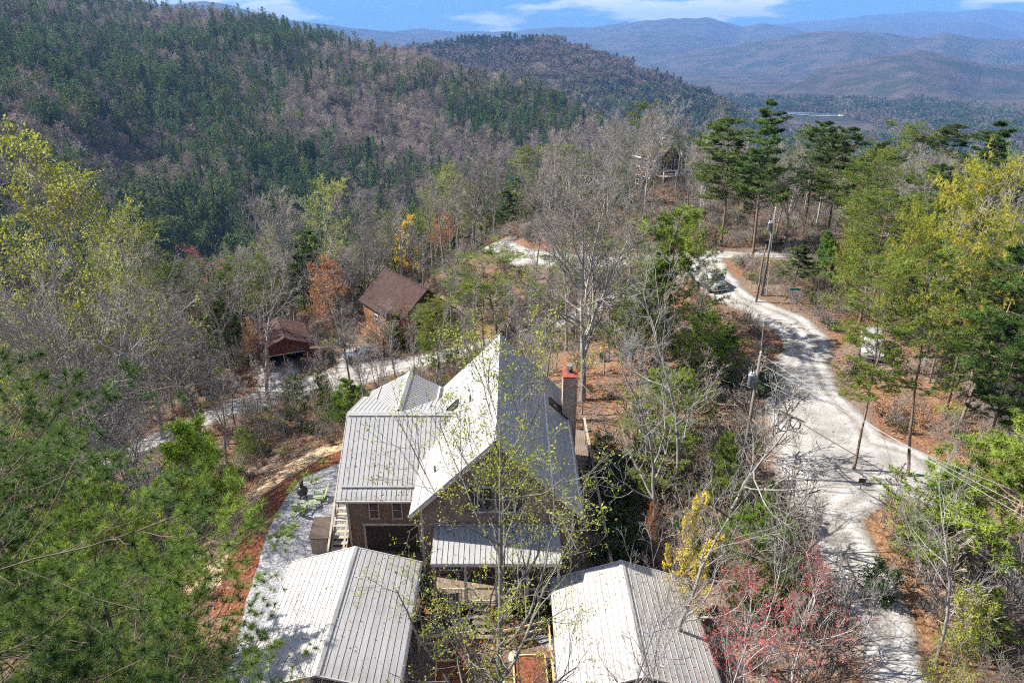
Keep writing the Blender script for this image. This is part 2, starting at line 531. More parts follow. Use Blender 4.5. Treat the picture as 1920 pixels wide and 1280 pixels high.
# the far forest canopy as relief, where single crowns can no longer be told apart
n4 = n.new('ShaderNodeTexNoise'); n4.inputs['Scale'].default_value = 0.04; n4.inputs['Detail'].default_value = 5; n4.inputs['Roughness'].default_value = 0.7
l.new(tc.outputs['Object'], n4.inputs['Vector'])
mr2 = n.new('ShaderNodeMapRange'); mr2.inputs['From Min'].default_value = 900; mr2.inputs['From Max'].default_value = 2200; mr2.inputs['To Max'].default_value = 0.8
l.new(ln.outputs['Value'], mr2.inputs['Value'])
bp2 = n.new('ShaderNodeBump'); bp2.inputs['Distance'].default_value = 22.0
l.new(mr2.outputs['Result'], bp2.inputs['Strength']); l.new(n4.outputs['Fac'], bp2.inputs['Height']); l.new(bp.outputs['Normal'], bp2.inputs['Normal'])
l.new(bp2.outputs['Normal'], bs.inputs['Normal'])
l.new(bs.outputs['BSDF'], out.inputs['Surface'])
ground = link("ground", mesh_np("ground", np.c_[GX.ravel(), GY.ravel(), GZ.ravel()], quads=quads, smooth=True), MATS["forest_floor"])
tag(ground, kind="structure")

# ------------------------------------------------------------------ gravel roads, drive, patio, mulch: sheets a few centimetres above the ground
m, n, l, out = new_mat("gravel_road")
b_ = n.new('ShaderNodeBsdfPrincipled'); b_.inputs['Roughness'].default_value = 0.95; b_.inputs['Specular IOR Level'].default_value = 0.12
tc = n.new('ShaderNodeTexCoord')
na_ = n.new('ShaderNodeTexNoise'); na_.inputs['Scale'].default_value = 0.55; na_.inputs['Detail'].default_value = 5; na_.inputs['Roughness'].default_value = 0.65
nb_ = n.new('ShaderNodeTexNoise'); nb_.inputs['Scale'].default_value = 9.0; nb_.inputs['Detail'].default_value = 4; nb_.inputs['Roughness'].default_value = 0.8
nc_ = n.new('ShaderNodeTexNoise'); nc_.inputs['Scale'].default_value = 2.3; nc_.inputs['Detail'].default_value = 6; nc_.inputs['Roughness'].default_value = 0.75
for q in (na_, nb_, nc_):
    l.new(tc.outputs['Object'], q.inputs['Vector'])
base = ramp(n, [(0.3, (0.205, 0.196, 0.183)), (0.5, (0.285, 0.277, 0.266)), (0.72, (0.36, 0.353, 0.343))])
l.new(na_.outputs['Fac'], base.inputs['Fac'])
peb = ramp(n, [(0.3, (0.62, 0.61, 0.60)), (0.5, (1, 1, 1)), (0.72, (1.3, 1.3, 1.3))])
l.new(nb_.outputs['Fac'], peb.inputs['Fac'])
m1 = n.new('ShaderNodeMix'); m1.data_type = 'RGBA'; m1.blend_type = 'MULTIPLY'; m1.inputs['Factor'].default_value = 1
l.new(base.outputs['Color'], m1.inputs['A']); l.new(peb.outputs['Color'], m1.inputs['B'])
# worn wheel tracks and a leafy, dirty verge by distance from the edge
at_ = n.new('ShaderNodeAttribute'); at_.attribute_name = "inset"
ad = n.new('ShaderNodeMath'); ad.operation = 'MULTIPLY_ADD'; ad.inputs[1].default_value = 0.9; 
l.new(nc_.outputs['Fac'], ad.inputs[0]); l.new(at_.outputs['Fac'], ad.inputs[2])
trk = ramp(n, [(0.0, (0.34, 0.25, 0.18)), (0.13, (0.58, 0.48, 0.40)), (0.22, (0.86, 0.83, 0.79)), (0.30, (1.14, 1.14, 1.14)), (0.36, (1.12, 1.12, 1.12)), (0.46, (0.72, 0.69, 0.65)), (0.58, (1.12, 1.12, 1.12)), (0.8, (0.9, 0.89, 0.88))])
sc_ = n.new('ShaderNodeMath'); sc_.operation = 'MULTIPLY'; sc_.inputs[1].default_value = 0.25
l.new(ad.outputs[0], sc_.inputs[0]); l.new(sc_.outputs[0], trk.inputs['Fac'])
m2 = n.new('ShaderNodeMix'); m2.data_type = 'RGBA'; m2.blend_type = 'MULTIPLY'; m2.inputs['Factor'].default_value = 1
l.new(m1.outputs['Result'], m2.inputs['A']); l.new(trk.outputs['Color'], m2.inputs['B'])
l.new(m2.outputs['Result'], b_.inputs['Base Color'])
bp = n.new('ShaderNodeBump'); bp.inputs['Strength'].default_value = 0.6; bp.inputs['Distance'].default_value = 0.04
l.new(nb_.outputs['Fac'], bp.inputs['Height']); l.new(bp.outputs['Normal'], b_.inputs['Normal'])
l.new(b_.outputs['BSDF'], out.inputs['Surface'])
surf("gravel_patio", [(0.3, (0.085, 0.085, 0.092)), (0.5, (0.21, 0.21, 0.222)), (0.68, (0.37, 0.37, 0.38))], scale=9.0, rough=0.9, bump=0.8, bscale=16, spec=0.2, detail=3, bdist=0.04)
surf("mulch", [(0.3, (0.05, 0.019, 0.012)), (0.5, (0.165, 0.06, 0.032)), (0.72, (0.27, 0.12, 0.065))], scale=6.0, rough=0.95, bump=1.0, bscale=12, spec=0.1, detail=8, bdist=0.06)
surf("bare_soil", [(0.3, (0.30, 0.20, 0.12)), (0.55, (0.46, 0.33, 0.20)), (0.75, (0.54, 0.42, 0.28))], scale=1.6, rough=0.95, bump=0.7, bscale=9, spec=0.1, detail=8, bdist=0.05)
surf("pine_straw", [(0.3, (0.075, 0.042, 0.025)), (0.5, (0.19, 0.10, 0.052)), (0.72, (0.28, 0.185, 0.105))], scale=2.8, rough=0.95, bump=0.8, bscale=14, spec=0.1, detail=9, bdist=0.05)

def dist_poly(X, Y, pts):
    """Distance to a polyline, less the half width interpolated along it: negative inside."""
    best = np.full(X.shape, 1e9)
    for (x0, y0, w0), (x1, y1, w1) in zip(pts[:-1], pts[1:]):
        dx, dy = x1 - x0, y1 - y0
        t = np.clip(((X - x0) * dx + (Y - y0) * dy) / (dx * dx + dy * dy), 0, 1)
        best = np.minimum(best, np.hypot(X - x0 - t * dx, Y - y0 - t * dy) - (w0 + t * (w1 - w0)))
    return best

def in_poly(X, Y, poly):
    ins = np.zeros(X.shape, bool)
    for (x0, y0), (x1, y1) in zip(poly, poly[1:] + poly[:1]):
        c = ((y0 > Y) != (y1 > Y)) & (X < (x1 - x0) * (Y - y0) / (y1 - y0 + 1e-12) + x0)
        ins ^= c
    return ins

def smooth_line(pts, k=3):
    p = np.array(pts, float)
    for _ in range(k):
        a, b = p[:-1] * 0.75 + p[1:] * 0.25, p[:-1] * 0.25 + p[1:] * 0.75
        p = np.vstack([p[:1], np.stack([a, b], 1).reshape(-1, p.shape[1]), p[-1:]])
    return [tuple(q) for q in p]

def sheet(name, field, x0, x1, y0, y1, step, lift, mat, edge=0.35, seed=1, clear=None):
    xs, ys = np.arange(x0, x1 + step, step), np.arange(y0, y1 + step, step)
    X, Y = np.meshgrid(xs, ys)
    F = field(X, Y) + edge * (0.5 * fbm(X / 1.1, Y / 1.1, 3, seed) + fbm(X / 3.7, Y / 3.7, 2, seed + 5))
    if clear is not None:
        F = np.maximum(F, -clear(X, Y))
    keep = ((F[:-1, :-1] + F[1:, 1:] + F[1:, :-1] + F[:-1, 1:]) / 4) < 0
    ii = np.arange(X.size).reshape(X.shape)
    qd = np.stack([ii[:-1, :-1], ii[:-1, 1:], ii[1:, 1:], ii[1:, :-1]], -1)[keep]
    used, inv = np.unique(qd, return_inverse=True)
    gy_, gx_ = np.gradient(F, step)
    g2 = np.maximum(gx_ ** 2 + gy_ ** 2, 0.3)
    mv = np.clip(np.where(F > -0.5 * step, F, 0), -step, step * 1.2)
    rim = np.zeros(X.size, int)
    np.add.at(rim, qd.ravel(), 1)
    mv = np.where(rim.reshape(X.shape) < 4, mv, 0)
    X, Y = X - mv * gx_ / g2, Y - mv * gy_ / g2
    vx, vy = X.ravel()[used], Y.ravel()[used]
    # the rim of the sheet sinks into the ground, so that no edge floats
    dep = np.clip(-F.ravel()[used] / 0.5, 0, 1)
    vz = H(vx, vy) + lift * (0.15 + 0.85 * dep)
    me = mesh_np(name, np.c_[vx, vy, vz], quads=inv.reshape(-1, 4), smooth=True)
    at = me.attributes.new("inset", 'FLOAT', 'POINT')
    at.data.foreach_set("value", (-F.ravel()[used]).astype(np.float32))
    return tag(link(name, me, MATS[mat]), kind="structure")

def pxline(pts):
    """Road line given as seen: (pixel x, pixel y, half width)."""
    out_ = []
    for px, py, w in pts:
        g = ground_hit(px, py)
        out_.append((g[0], g[1], w))
    return smooth_line(out_)

ROAD_MAIN = pxline([(1760, 1400, 1.5), (1690, 1280, 1.5), (1640, 1140, 1.5), (1590, 1040, 1.55), (1545, 965, 1.9), (1565, 890, 3.7), (1555, 820, 3.9), (1500, 740, 3.0), (1500, 690, 2.3), (1520, 645, 2.0), (1480, 605, 2.0), (1420, 578, 2.0), (1375, 560, 1.9), (1352, 535, 2.2), (1335, 510, 2.0), (1330, 492, 2.0)])
ROAD_WIDE = pxline([(1560, 850, 2.0), (1640, 865, 3.6), (1710, 895, 2.6), (1790, 955, 1.6), (1850, 1010, 1.6), (1915, 1070, 1.6), (2000, 1150, 1.6)])
ROAD_FAR = [(-3.2, 100, 1.5), (-1.5, 95, 1.7), (2, 88.5, 1.6), (10, 85, 1.7), (20, 82.8, 1.8), (30, 81.5, 1.8), (38, 78.5, 1.6), (48, 74, 1.5), (62, 72, 1.5), (85, 70, 1.5)]
ROAD_LOOP = [(21, 76, 1.7), (14, 75.5, 1.7), (6.2, 73.5, 1.7), (0, 72.5, 1.8), (-7, 73.5, 2.0), (-13, 72.5, 2.4), (-18, 71, 3.0), (-24, 68.5, 2.8), (-30, 65, 2.2), (-36, 60.5, 2.0), (-41, 56, 1.7), (-47, 52, 1.5)]
def road_field(X, Y):
    f = dist_poly(X, Y, ROAD_MAIN)
    f = np.minimum(f, dist_poly(X, Y, ROAD_WIDE))
    f = np.minimum(f, dist_poly(X, Y, smooth_line(ROAD_FAR)))
    f = np.minimum(f, dist_poly(X, Y, smooth_line(ROAD_LOOP)))
    f = np.minimum(f, dist_poly(X, Y, [(-18, 71, 2.8), (-19, 77.5, 2.2)]))
    return np.minimum(f, dist_poly(X, Y, [(-26, 68, 2.2), (-28.5, 75, 2.5)]))
road = sheet("gravel_road", road_field, -50, 66, 10, 104, 0.22, 0.07, "gravel_road", 0.4, 41)

PATIO = [(-11.2, 43.8), (-15.2, 41.0), (-15.6, 37.5), (-15.4, 34.2), (-14.8, 29.0), (-14.1, 24.0), (-13.8, 12.0), (-11, 11), (-11, 29), (-10, 32.2), (-10, 43.4)]
def poly_field(poly, scale=1.0):
    ln_ = [(a, b, 0.0) for a, b in poly] + [(poly[0][0], poly[0][1], 0.0)]
    def f(X, Y):
        d = dist_poly(X, Y, ln_)
        return np.where(in_poly(X, Y, poly), -d, d)
    return f
YARD = [(-11.4, 29.2), (-11.4, 11), (10.6, 11), (10.6, 29), (-3, 30.5)]
patio_f, yard_f = poly_field(PATIO), poly_field(YARD)
patio = sheet("gravel_patio", patio_f, -19, -9, 10, 45, 0.2, 0.05, "gravel_patio", 0.25, 43)
MULCH = [(-10.5, 47.0), (-14.8, 45.0), (-17.6, 40.5), (-17.6, 34.0), (-16.4, 27.5), (-14.7, 27.5), (-15.3, 34.2), (-15.5, 37.6), (-15.1, 41.1), (-11.0, 44.0), (-9.6, 44.0)]
mulch = sheet("mulch_bed", poly_field(MULCH), -20, -8, 28, 48, 0.2, 0.06, "mulch", 0.35, 44, clear=patio_f)
SOIL = [(-9.5, 49.5), (-15.5, 48.5), (-20.2, 43.5), (-20.6, 36.0), (-19.0, 31.0), (-17.1, 31.0), (-17.6, 34.0), (-17.6, 40.5), (-14.8, 45.0), (-10.0, 47.2)]
soil = sheet("bare_soil", poly_field(SOIL), -24, -8, 30, 50, 0.22, 0.055, "bare_soil", 0.7, 45, clear=poly_field(MULCH))
STRAW = [([(19.6, 31.6), (21.0, 34.4), (24.4, 33.5), (25.0, 30), (23.5, 25), (21, 21), (19.6, 22), (19.4, 27)], "pine_straw", 46),
         ([(5.5, 43.5), (8, 46), (7, 50), (5, 55), (9, 57), (14, 53), (14, 47), (12.5, 43)], "pine_straw", 47),
         ([(27, 36), (26.5, 42), (25.5, 48), (31, 50), (34, 44), (33, 38)], "pine_straw", 48)]
for k, (poly, mt, sd) in enumerate(STRAW):
    xs_, ys_ = [p[0] for p in poly], [p[1] for p in poly]
    sheet("pine_straw_ground", poly_field(poly), min(xs_) - 3, max(xs_) + 3, min(ys_) - 3, max(ys_) + 3, 0.25, 0.05, mt, 2.0, sd, clear=road_field)

# river bend and lake arm far below, each with its sandy margin
surf("water", [(0.3, (0.05, 0.09, 0.13)), (0.7, (0.08, 0.13, 0.17))], scale=0.02, rough=0.12, spec=0.5)
surf("sand", [(0.3, (0.30, 0.26, 0.22)), (0.7, (0.38, 0.34, 0.29))], scale=0.05, rough=0.95, coord='Object')
def pool(name, c, pts, lift, mat):
    vs = [(c[0] + a, c[1] + b, BASE + CAM_Z + lift) for a, b in pts]
    vs = [(c[0], c[1], BASE + CAM_Z + lift)] + vs
    k = len(pts)
    return tag(link(name, mesh_np(name, vs, tris=[(0, 1 + i, 1 + (i + 1) % k) for i in range(k)]), MATS[mat]), kind="structure")
def oval(rx, ry, skew, sd):
    return [(rx * math.cos(t) * (1 + 0.18 * math.sin(3 * t + sd)) + skew * math.sin(t), ry * math.sin(t) * (1 + 0.2 * math.cos(2 * t + sd))) for t in np.linspace(0, 2 * math.pi, 40)[:-1]]
pool("river_sand", RIVER, oval(66, 62, -40, 1), 0.6, "sand")
pool("river", RIVER, oval(55, 46, -34, 1), 1.2, "water")
# ------------------------------------------------------------------ plants: growing, tubes, leaves
def norm(v):
    return v / np.maximum(np.linalg.norm(v, axis=-1, keepdims=True), 1e-9)

def unit(rng, k):
    return norm(rng.normal(size=(k, 3)))

def tubes(P, Rr, sides):
    """P: (M,N,3) centre lines, Rr: (M,N) radii -> verts, quads."""
    M, N, _ = P.shape
    T = np.empty_like(P)
    T[:, 1:-1] = P[:, 2:] - P[:, :-2]
    T[:, 0] = P[:, 1] - P[:, 0]
    T[:, -1] = P[:, -1] - P[:, -2]
    T = norm(T)
    ref = np.where(np.abs(T[..., 2:3]) > 0.85, np.array((1.0, 0.1, 0)), np.array((0.05, 0.1, 1.0)))
    U = norm(np.cross(T, ref))
    V = np.cross(T, U)
    a = np.arange(sides) * 2 * np.pi / sides
    ring = U[:, :, None] * np.cos(a)[None, None, :, None] + V[:, :, None] * np.sin(a)[None, None, :, None]
    verts = (P[:, :, None] + ring * Rr[:, :, None, None]).reshape(-1, 3)
    i = np.arange(M * N * sides).reshape(M, N, sides)
    j = np.roll(i, -1, axis=2)
    q = np.stack([i[:, :-1], j[:, :-1], j[:, 1:], i[:, 1:]], -1).reshape(-1, 4)
    return verts, q

def polyline(rng, p0, d0, L, n, up=0.0, jit=0.15, sag=0.0):
    M = len(p0)
    P = np.empty((M, n, 3))
    P[:, 0] = p0
    d = norm(d0)
    st = (L / (n - 1))[:, None]
    for k in range(1, n):
        P[:, k] = P[:, k - 1] + d * st
        d = norm(d + np.array((0, 0, 1.0)) * (up - sag * k) + rng.normal(size=(M, 3)) * jit)
    return P

def grow(rng, P, Rr, L, per, t0, t1, ang, lf, n, up=0.1, jit=0.15, rf=0.6, tip=0.25, taperlen=0.55, flat=0.0, sag=0.0, whorl=0):
    """Children along the parents P; PER of them on each."""
    M, N, _ = P.shape
    m = np.repeat(np.arange(M), per)
    k = len(m)
    t = t0 + (t1 - t0) * ((np.tile(np.arange(per), M) + rng.random(k)) / per)
    if whorl:
        q_ = np.floor(np.tile(np.arange(per), M) / (per / whorl))
        t = t0 + (t1 - t0) * (q_ + 0.5 + rng.normal(size=k) * 0.09) / whorl
    f = np.clip(t, 0, 0.999) * (N - 1)
    i = np.minimum(f.astype(int), N - 2)
    w = (f - i)[:, None]
    p0 = P[m, i] * (1 - w) + P[m, i + 1] * w
    r0 = Rr[m, i] * (1 - w[:, 0]) + Rr[m, i + 1] * w[:, 0]
    T = norm(P[m, i + 1] - P[m, i])
    az = rng.random(k) * 2 * np.pi + np.tile(np.arange(per), M) * 2.4
    ref = np.where(np.abs(T[:, 2:3]) > 0.85, np.array((1.0, 0, 0)), np.array((0, 0, 1.0)))
    U = norm(np.cross(T, ref)); V = np.cross(T, U)
    side = U * np.cos(az)[:, None] + V * np.sin(az)[:, None]
    if flat:
        side = norm(side * np.array((1, 1, 1 - flat)))
    a = np.radians(rng.uniform(ang[0], ang[1], k))[:, None]
    d0 = T * np.cos(a) + side * np.sin(a)
    tt = (t - t0) / max(t1 - t0, 1e-6)
    LL = L[m] * lf * (1 - taperlen * tt) * rng.uniform(0.7, 1.25, k)
    C = polyline(rng, p0, d0, LL, n, up, jit, sag)
    rs = np.minimum(r0 * rf, r0 * 0.92)[:, None] * np.linspace(1, tip, n)[None]
    return C, rs, LL, t

def cat_geo(parts):
    vs, qs, ts, o = [], [], [], 0
    for v, q, t in parts:
        vs.append(v)
        if q is not None: qs.append(q + o)
        if t is not None: ts.append(t + o)
        o += len(v)
    return np.concatenate(vs), (np.concatenate(qs) if qs else None), (np.concatenate(ts) if ts else None)

def needles(rng, pos, dirs, k, ln, wd, spread=0.75, droop=0.0, flat=1.0):
    """K thin triangles round each point of POS: a tuft."""
    T = len(pos)
    p = np.repeat(pos, k, axis=0)
    d = norm(np.repeat(norm(dirs), k, axis=0) * (1 - spread) + unit(rng, T * k) * spread + np.array((0, 0, -droop)))
    d = norm(d * np.array((1, 1, flat)))
    s = norm(np.cross(d, unit(rng, T * k))) * (wd * rng.uniform(0.7, 1.3, (T * k, 1)) / 2)
    L = ln * rng.uniform(0.7, 1.2, (T * k, 1))
    v = np.stack([p - s, p + s, p + d * L], 1).reshape(-1, 3)
    return v, None, np.arange(len(v)).reshape(-1, 3)

def leaves(rng, pos, size, jitter, up=0.3):
    """One folded leaf (a small quad) near each point of POS."""
    k = len(pos)
    c = pos + rng.normal(size=(k, 3)) * jitter
    nrm = norm(unit(rng, k) + np.array((0, 0, up)))
    a = norm(np.cross(nrm, unit(rng, k)))
    b = np.cross(nrm, a)
    s = size * rng.uniform(0.6, 1.3, (k, 1))
    v = np.stack([c - a * s, c - b * s * 0.55, c + a * s, c + b * s * 0.55], 1).reshape(-1, 3)
    return v, np.arange(len(v)).reshape(-1, 4), None

def make_mesh(name, parts, mat, smooth=False):
    v, q, t = cat_geo(parts)
    me = mesh_np(name, v, q, t, smooth)
    me.materials.append(mat)
    return me

# ---- bark, leaf and needle materials
surf("bark_grey", [(0.3, (0.16, 0.147, 0.132)), (0.55, (0.30, 0.283, 0.262)), (0.75, (0.42, 0.40, 0.38))], scale=3.0, rough=0.95, bump=0.5, bscale=10, spec=0.1, stretch=(1, 1, 0.25), rand=0.3)
surf("bark_pale", [(0.3, (0.15, 0.14, 0.126)), (0.55, (0.25, 0.238, 0.22)), (0.75, (0.35, 0.335, 0.315))], scale=3.0, rough=0.95, bump=0.4, bscale=10, spec=0.1, stretch=(1, 1, 0.25), rand=0.2)
surf("bark_poplar", [(0.3, (0.09, 0.082, 0.07)), (0.55, (0.17, 0.158, 0.142)), (0.75, (0.26, 0.248, 0.23))], scale=3.0, rough=0.95, bump=0.5, bscale=10, spec=0.1, stretch=(1, 1, 0.25))
surf("bark_dark", [(0.3, (0.055, 0.042, 0.034)), (0.55, (0.12, 0.094, 0.075)), (0.75, (0.19, 0.155, 0.13))], scale=3.0, rough=0.95, bump=0.6, bscale=9, spec=0.1, stretch=(1, 1, 0.3), rand=0.25)
surf("bark_pine", [(0.3, (0.10, 0.062, 0.043)), (0.55, (0.20, 0.14, 0.105)), (0.75, (0.30, 0.235, 0.19))], scale=3.0, rough=0.95, bump=0.7, bscale=9, spec=0.1, stretch=(1, 1, 0.3), rand=0.2)
surf("twig_grey", [(0.3, (0.19, 0.168, 0.148)), (0.7, (0.34, 0.31, 0.285))], scale=0.7, rough=0.95, spec=0.08, rand=0.28, detail=2)
surf("twig_pale", [(0.3, (0.19, 0.176, 0.158)), (0.7, (0.31, 0.293, 0.27))], scale=0.7, rough=0.95, spec=0.08, rand=0.2, detail=2)
surf("twig_brown", [(0.3, (0.15, 0.125, 0.105)), (0.7, (0.29, 0.25, 0.22))], scale=0.7, rough=0.95, spec=0.08, rand=0.3, detail=2)
leafy("pine_needles", (0.040, 0.082, 0.018), (0.115, 0.18, 0.036), 0.28, 0.25, 0.55, 0.02)
leafy("pine_needles_bright", (0.10, 0.17, 0.025), (0.24, 0.34, 0.045), 0.32, 0.2, 0.6, 0.02)
leafy("pine_needles_olive", (0.088, 0.135, 0.020), (0.20, 0.25, 0.035), 0.28, 0.2, 0.55, 0.015)
leafy("pine_needles_yellow", (0.16, 0.21, 0.025), (0.46, 0.42, 0.05), 0.3, 0.15, 0.5, 0.012)
leafy("spring_leaves", (0.22, 0.27, 0.03), (0.42, 0.44, 0.055), 0.42, 0.15, 0.5, 0.015)
leafy("fresh_leaves", (0.26, 0.44, 0.03), (0.46, 0.64, 0.06), 0.42, 0.1, 0.8, 0.01)
leafy("orange_buds", (0.38, 0.15, 0.05), (0.55, 0.26, 0.075), 0.35, 0.12, 0.6, 0.012)
leafy("red_buds", (0.34, 0.06, 0.05), (0.55, 0.13, 0.10), 0.35, 0.12, 0.7, 0.012)
leafy("yellow_blossom", (0.50, 0.36, 0.03), (0.68, 0.54, 0.06), 0.3, 0.12, 0.9, 0.012)
leafy("evergreen_leaves", (0.016, 0.036, 0.011), (0.050, 0.088, 0.024), 0.18, 0.2, 1.2, 0.02, 0.38)
leafy("red_leaves", (0.16, 0.035, 0.03), (0.30, 0.07, 0.05), 0.3, 0.15, 0.9, 0.015)
leafy("hill_needles", (0.058, 0.105, 0.026), (0.15, 0.215, 0.052), 0.2, 0.42, 0.2, 0.035)
leafy("hill_twigs", (0.225, 0.175, 0.14), (0.41, 0.335, 0.285), 0.1, 0.38, 0.12, 0.03)
leafy("far_twigs", (0.115, 0.088, 0.072), (0.20, 0.16, 0.135), 0.1, 0.35, 0.05, 0.03)
leafy("far_needles", (0.030, 0.058, 0.020), (0.075, 0.115, 0.038), 0.1, 0.35, 0.05, 0.03)
leafy("hill_buds", (0.22, 0.17, 0.09), (0.34, 0.27, 0.15), 0.2, 0.35, 0.2, 0.05)

# ---- bare and budding hardwoods
def hardwood(seed, height=16.0, r=0.17, first=0.32, limbs=15, ang=(28, 58), lf=0.36, l2=7, l3=6, l4=4, lean=0.0, wob=0.05, up=0.10, twig_len=1.0, fork=False, tl=0.5, thin=1.0):
    rng = np.random.default_rng(seed)
    d = np.array([[math.sin(lean), 0.0, math.cos(lean)]])
    T = polyline(rng, np.zeros((1, 3)) + (0, 0, -0.3), d, np.array([height * 0.94]), 14, 0.03, wob)
    tr = (r * (1 - np.linspace(0, 1, 14) ** 1.15 * 0.93))[None]
    tr[:, 0] *= 1.35
    A, ar, aL, _ = grow(rng, T, tr, np.array([height]), limbs, first, 0.98, ang, lf, 8, up, 0.13, 0.62, 0.2, tl)
    if fork:
        F, fr, fL, _ = grow(rng, T, tr, np.array([height]), 3, first * 0.8, first * 1.4, (18, 30), lf * 1.35, 8, 0.12, 0.09, 0.8, 0.25, 0.1)
        A, ar, aL = np.concatenate([A, F]), np.concatenate([ar, fr]), np.concatenate([aL, fL])
    B, br, bL, _ = grow(rng, A, ar, aL, l2, 0.2, 0.99, (25, 60), 0.5, 6, up, 0.17, 0.62, 0.3, 0.45)
    C, cr, cL, _ = grow(rng, B, br, bL, l3, 0.2, 1.0, (20, 60), 0.55, 4, up * 0.8, 0.2, 0.66, 0.4, 0.4)
    parts_t = [tubes(T, tr, 9) + (None,), tubes(A, np.maximum(ar, 0.012), 6) + (None,)]
    bmin, cmin, dmin = 0.016 * thin, 0.011 * thin, 0.009 * thin
    parts_c = [tubes(B, np.maximum(br, bmin), 4) + (None,), tubes(C, np.maximum(cr, cmin), 3) + (None,)]
    tips, tdir = C[:, -1], C[:, -1] - C[:, -2]
    if l4:
        D, dr, dL, _ = grow(rng, C, cr, cL, l4, 0.25, 1.0, (20, 55), 0.6 * twig_len, 3, 0.06, 0.2, 0.75, 0.5, 0.3)
        parts_c.append(tubes(D, np.maximum(dr, dmin), 3) + (None,))
        tips = np.concatenate([tips, D[:, -1], D[:, 1]])
        tdir = np.concatenate([tdir, D[:, -1] - D[:, -2], D[:, 1] - D[:, 0]])
    return parts_t, parts_c, tips, tdir, rng

# ---- pines
def pine(seed, height=18.0, brush=False, layered=False, plates=False, r=0.2, first=0.4, whorls=16, per=5, spread=0.19, profile='oval', tuft=14, nl=0.16, nw=0.02, lean=0.0, wob=0.03, sub=9, ang=(62, 88), up=0.06, dense=1.0, sides=8):
    rng = np.random.default_rng(seed)
    d = np.array([[math.sin(lean), 0.0, math.cos(lean)]])
    T = polyline(rng, np.zeros((1, 3)) + (0, 0, -0.3), d, np.array([height]), 14, 0.02, wob)
    tr = (r * (1 - np.linspace(0, 1, 14) * 0.93))[None]
    tr[:, 0] *= 1.3
    k = whorls * per
    A, ar, aL, t = grow(rng, T, tr, np.array([height]), k, first, 0.985, ang, spread, 7, up, 0.07, 0.4, 0.25, 0.0, whorl=whorls if layered else 0)
    tt = np.clip((t - first) / (1 - first), 0, 1)
    if profile == 'oval':
        f = 0.35 + 0.95 * np.sin(np.pi * np.clip(tt * 0.70 + 0.30, 0, 1)) ** 0.9
    elif profile == 'cone':
        f = 1.25 * (1 - tt) ** 0.85 + 0.12
    else:
        f = 0.55 + 0.75 * np.sin(np.pi * np.clip(0.25 + tt * 0.6, 0, 1))
    f = f * rng.uniform(0.62, 1.2, k)
    A = A[:, :1] + (A - A[:, :1]) * f[:, None, None]
    if plates:
        A[..., 2] = A[:, :1, 2] + (A[..., 2] - A[:, :1, 2]) * 0.6
    aL = aL * f
    B, br, bL, _ = grow(rng, A, ar, aL, sub, 0.22, 1.0, (28, 62), 0.42, 4, 0.05, 0.12, 0.6, 0.4, 0.45, 0.92 if layered else 0.75)
    if plates:
        B[..., 2] = B[:, :1, 2] + (B[..., 2] - B[:, :1, 2]) * 0.4
    C, cr, cL, _ = grow(rng, B, br, bL, 3, 0.3, 1.0, (25, 60), 0.5, 3, 0.06, 0.12, 0.7, 0.5, 0.3, 0.95 if plates else 0.5)
    pos = np.concatenate([B[:, -1], B[:, 2], C[:, -1], C[:, 1], A[:, -1]])
    dr = np.concatenate([B[:, -1] - B[:, -2], B[:, 2] - B[:, 1], C[:, -1] - C[:, -2], C[:, 1] - C[:, 0], A[:, -1] - A[:, -2]])
    if brush:
        k2 = rng.random(len(C)) < 0.75
        pos = np.concatenate([C[:, -1], ((C[:, 1] + C[:, 2]) / 2)[k2], B[:, -1], A[:, -1]])
        dr = np.concatenate([C[:, -1] - C[:, -2], (C[:, 2] - C[:, 1])[k2], B[:, -1] - B[:, -2], A[:, -1] - A[:, -2]])
    if dense < 1:
        keep = rng.random(len(pos)) < dense
        pos, dr = pos[keep], dr[keep]
    parts_t = [tubes(T, tr, sides) + (None,), tubes(A, np.maximum(ar, 0.012), 5) + (None,), tubes(B, np.maximum(br, 0.006), 3) + (None,)]
    parts_c = [needles(rng, pos, norm(dr) + (0, 0, 0.35), tuft, nl, nw, 0.66 if brush else 0.75, 0.0, 0.42 if plates else 1.0)]
    return parts_t, parts_c, pos, dr, rng

# ---- far trees for the forests on the hills
PROTO = bpy.data.collections.new("forest_kinds")
def proto(name, parts_list):
    v = []
    me = None
    vs, qs, ts, mats, o = [], [], [], [], 0
    mi_q, mi_t = [], []
    for k, (parts, mat) in enumerate(parts_list):
        a, q, t = cat_geo(parts)
        vs.append(a)
        if q is not None:
            qs.append(q + o); mi_q.append(np.full(len(q), k, np.int32))
        if t is not None:
            ts.append(t + o); mi_t.append(np.full(len(t), k, np.int32))
        o += len(a)
        mats.append(mat)
    me = mesh_np(name, np.concatenate(vs), np.concatenate(qs) if qs else None, np.concatenate(ts) if ts else None)
    for mt in mats:
        me.materials.append(mt)
    me.polygons.foreach_set("material_index", np.concatenate(mi_q + mi_t))
    ob = bpy.data.objects.new(name, me)
    PROTO.objects.link(ob)
    return ob

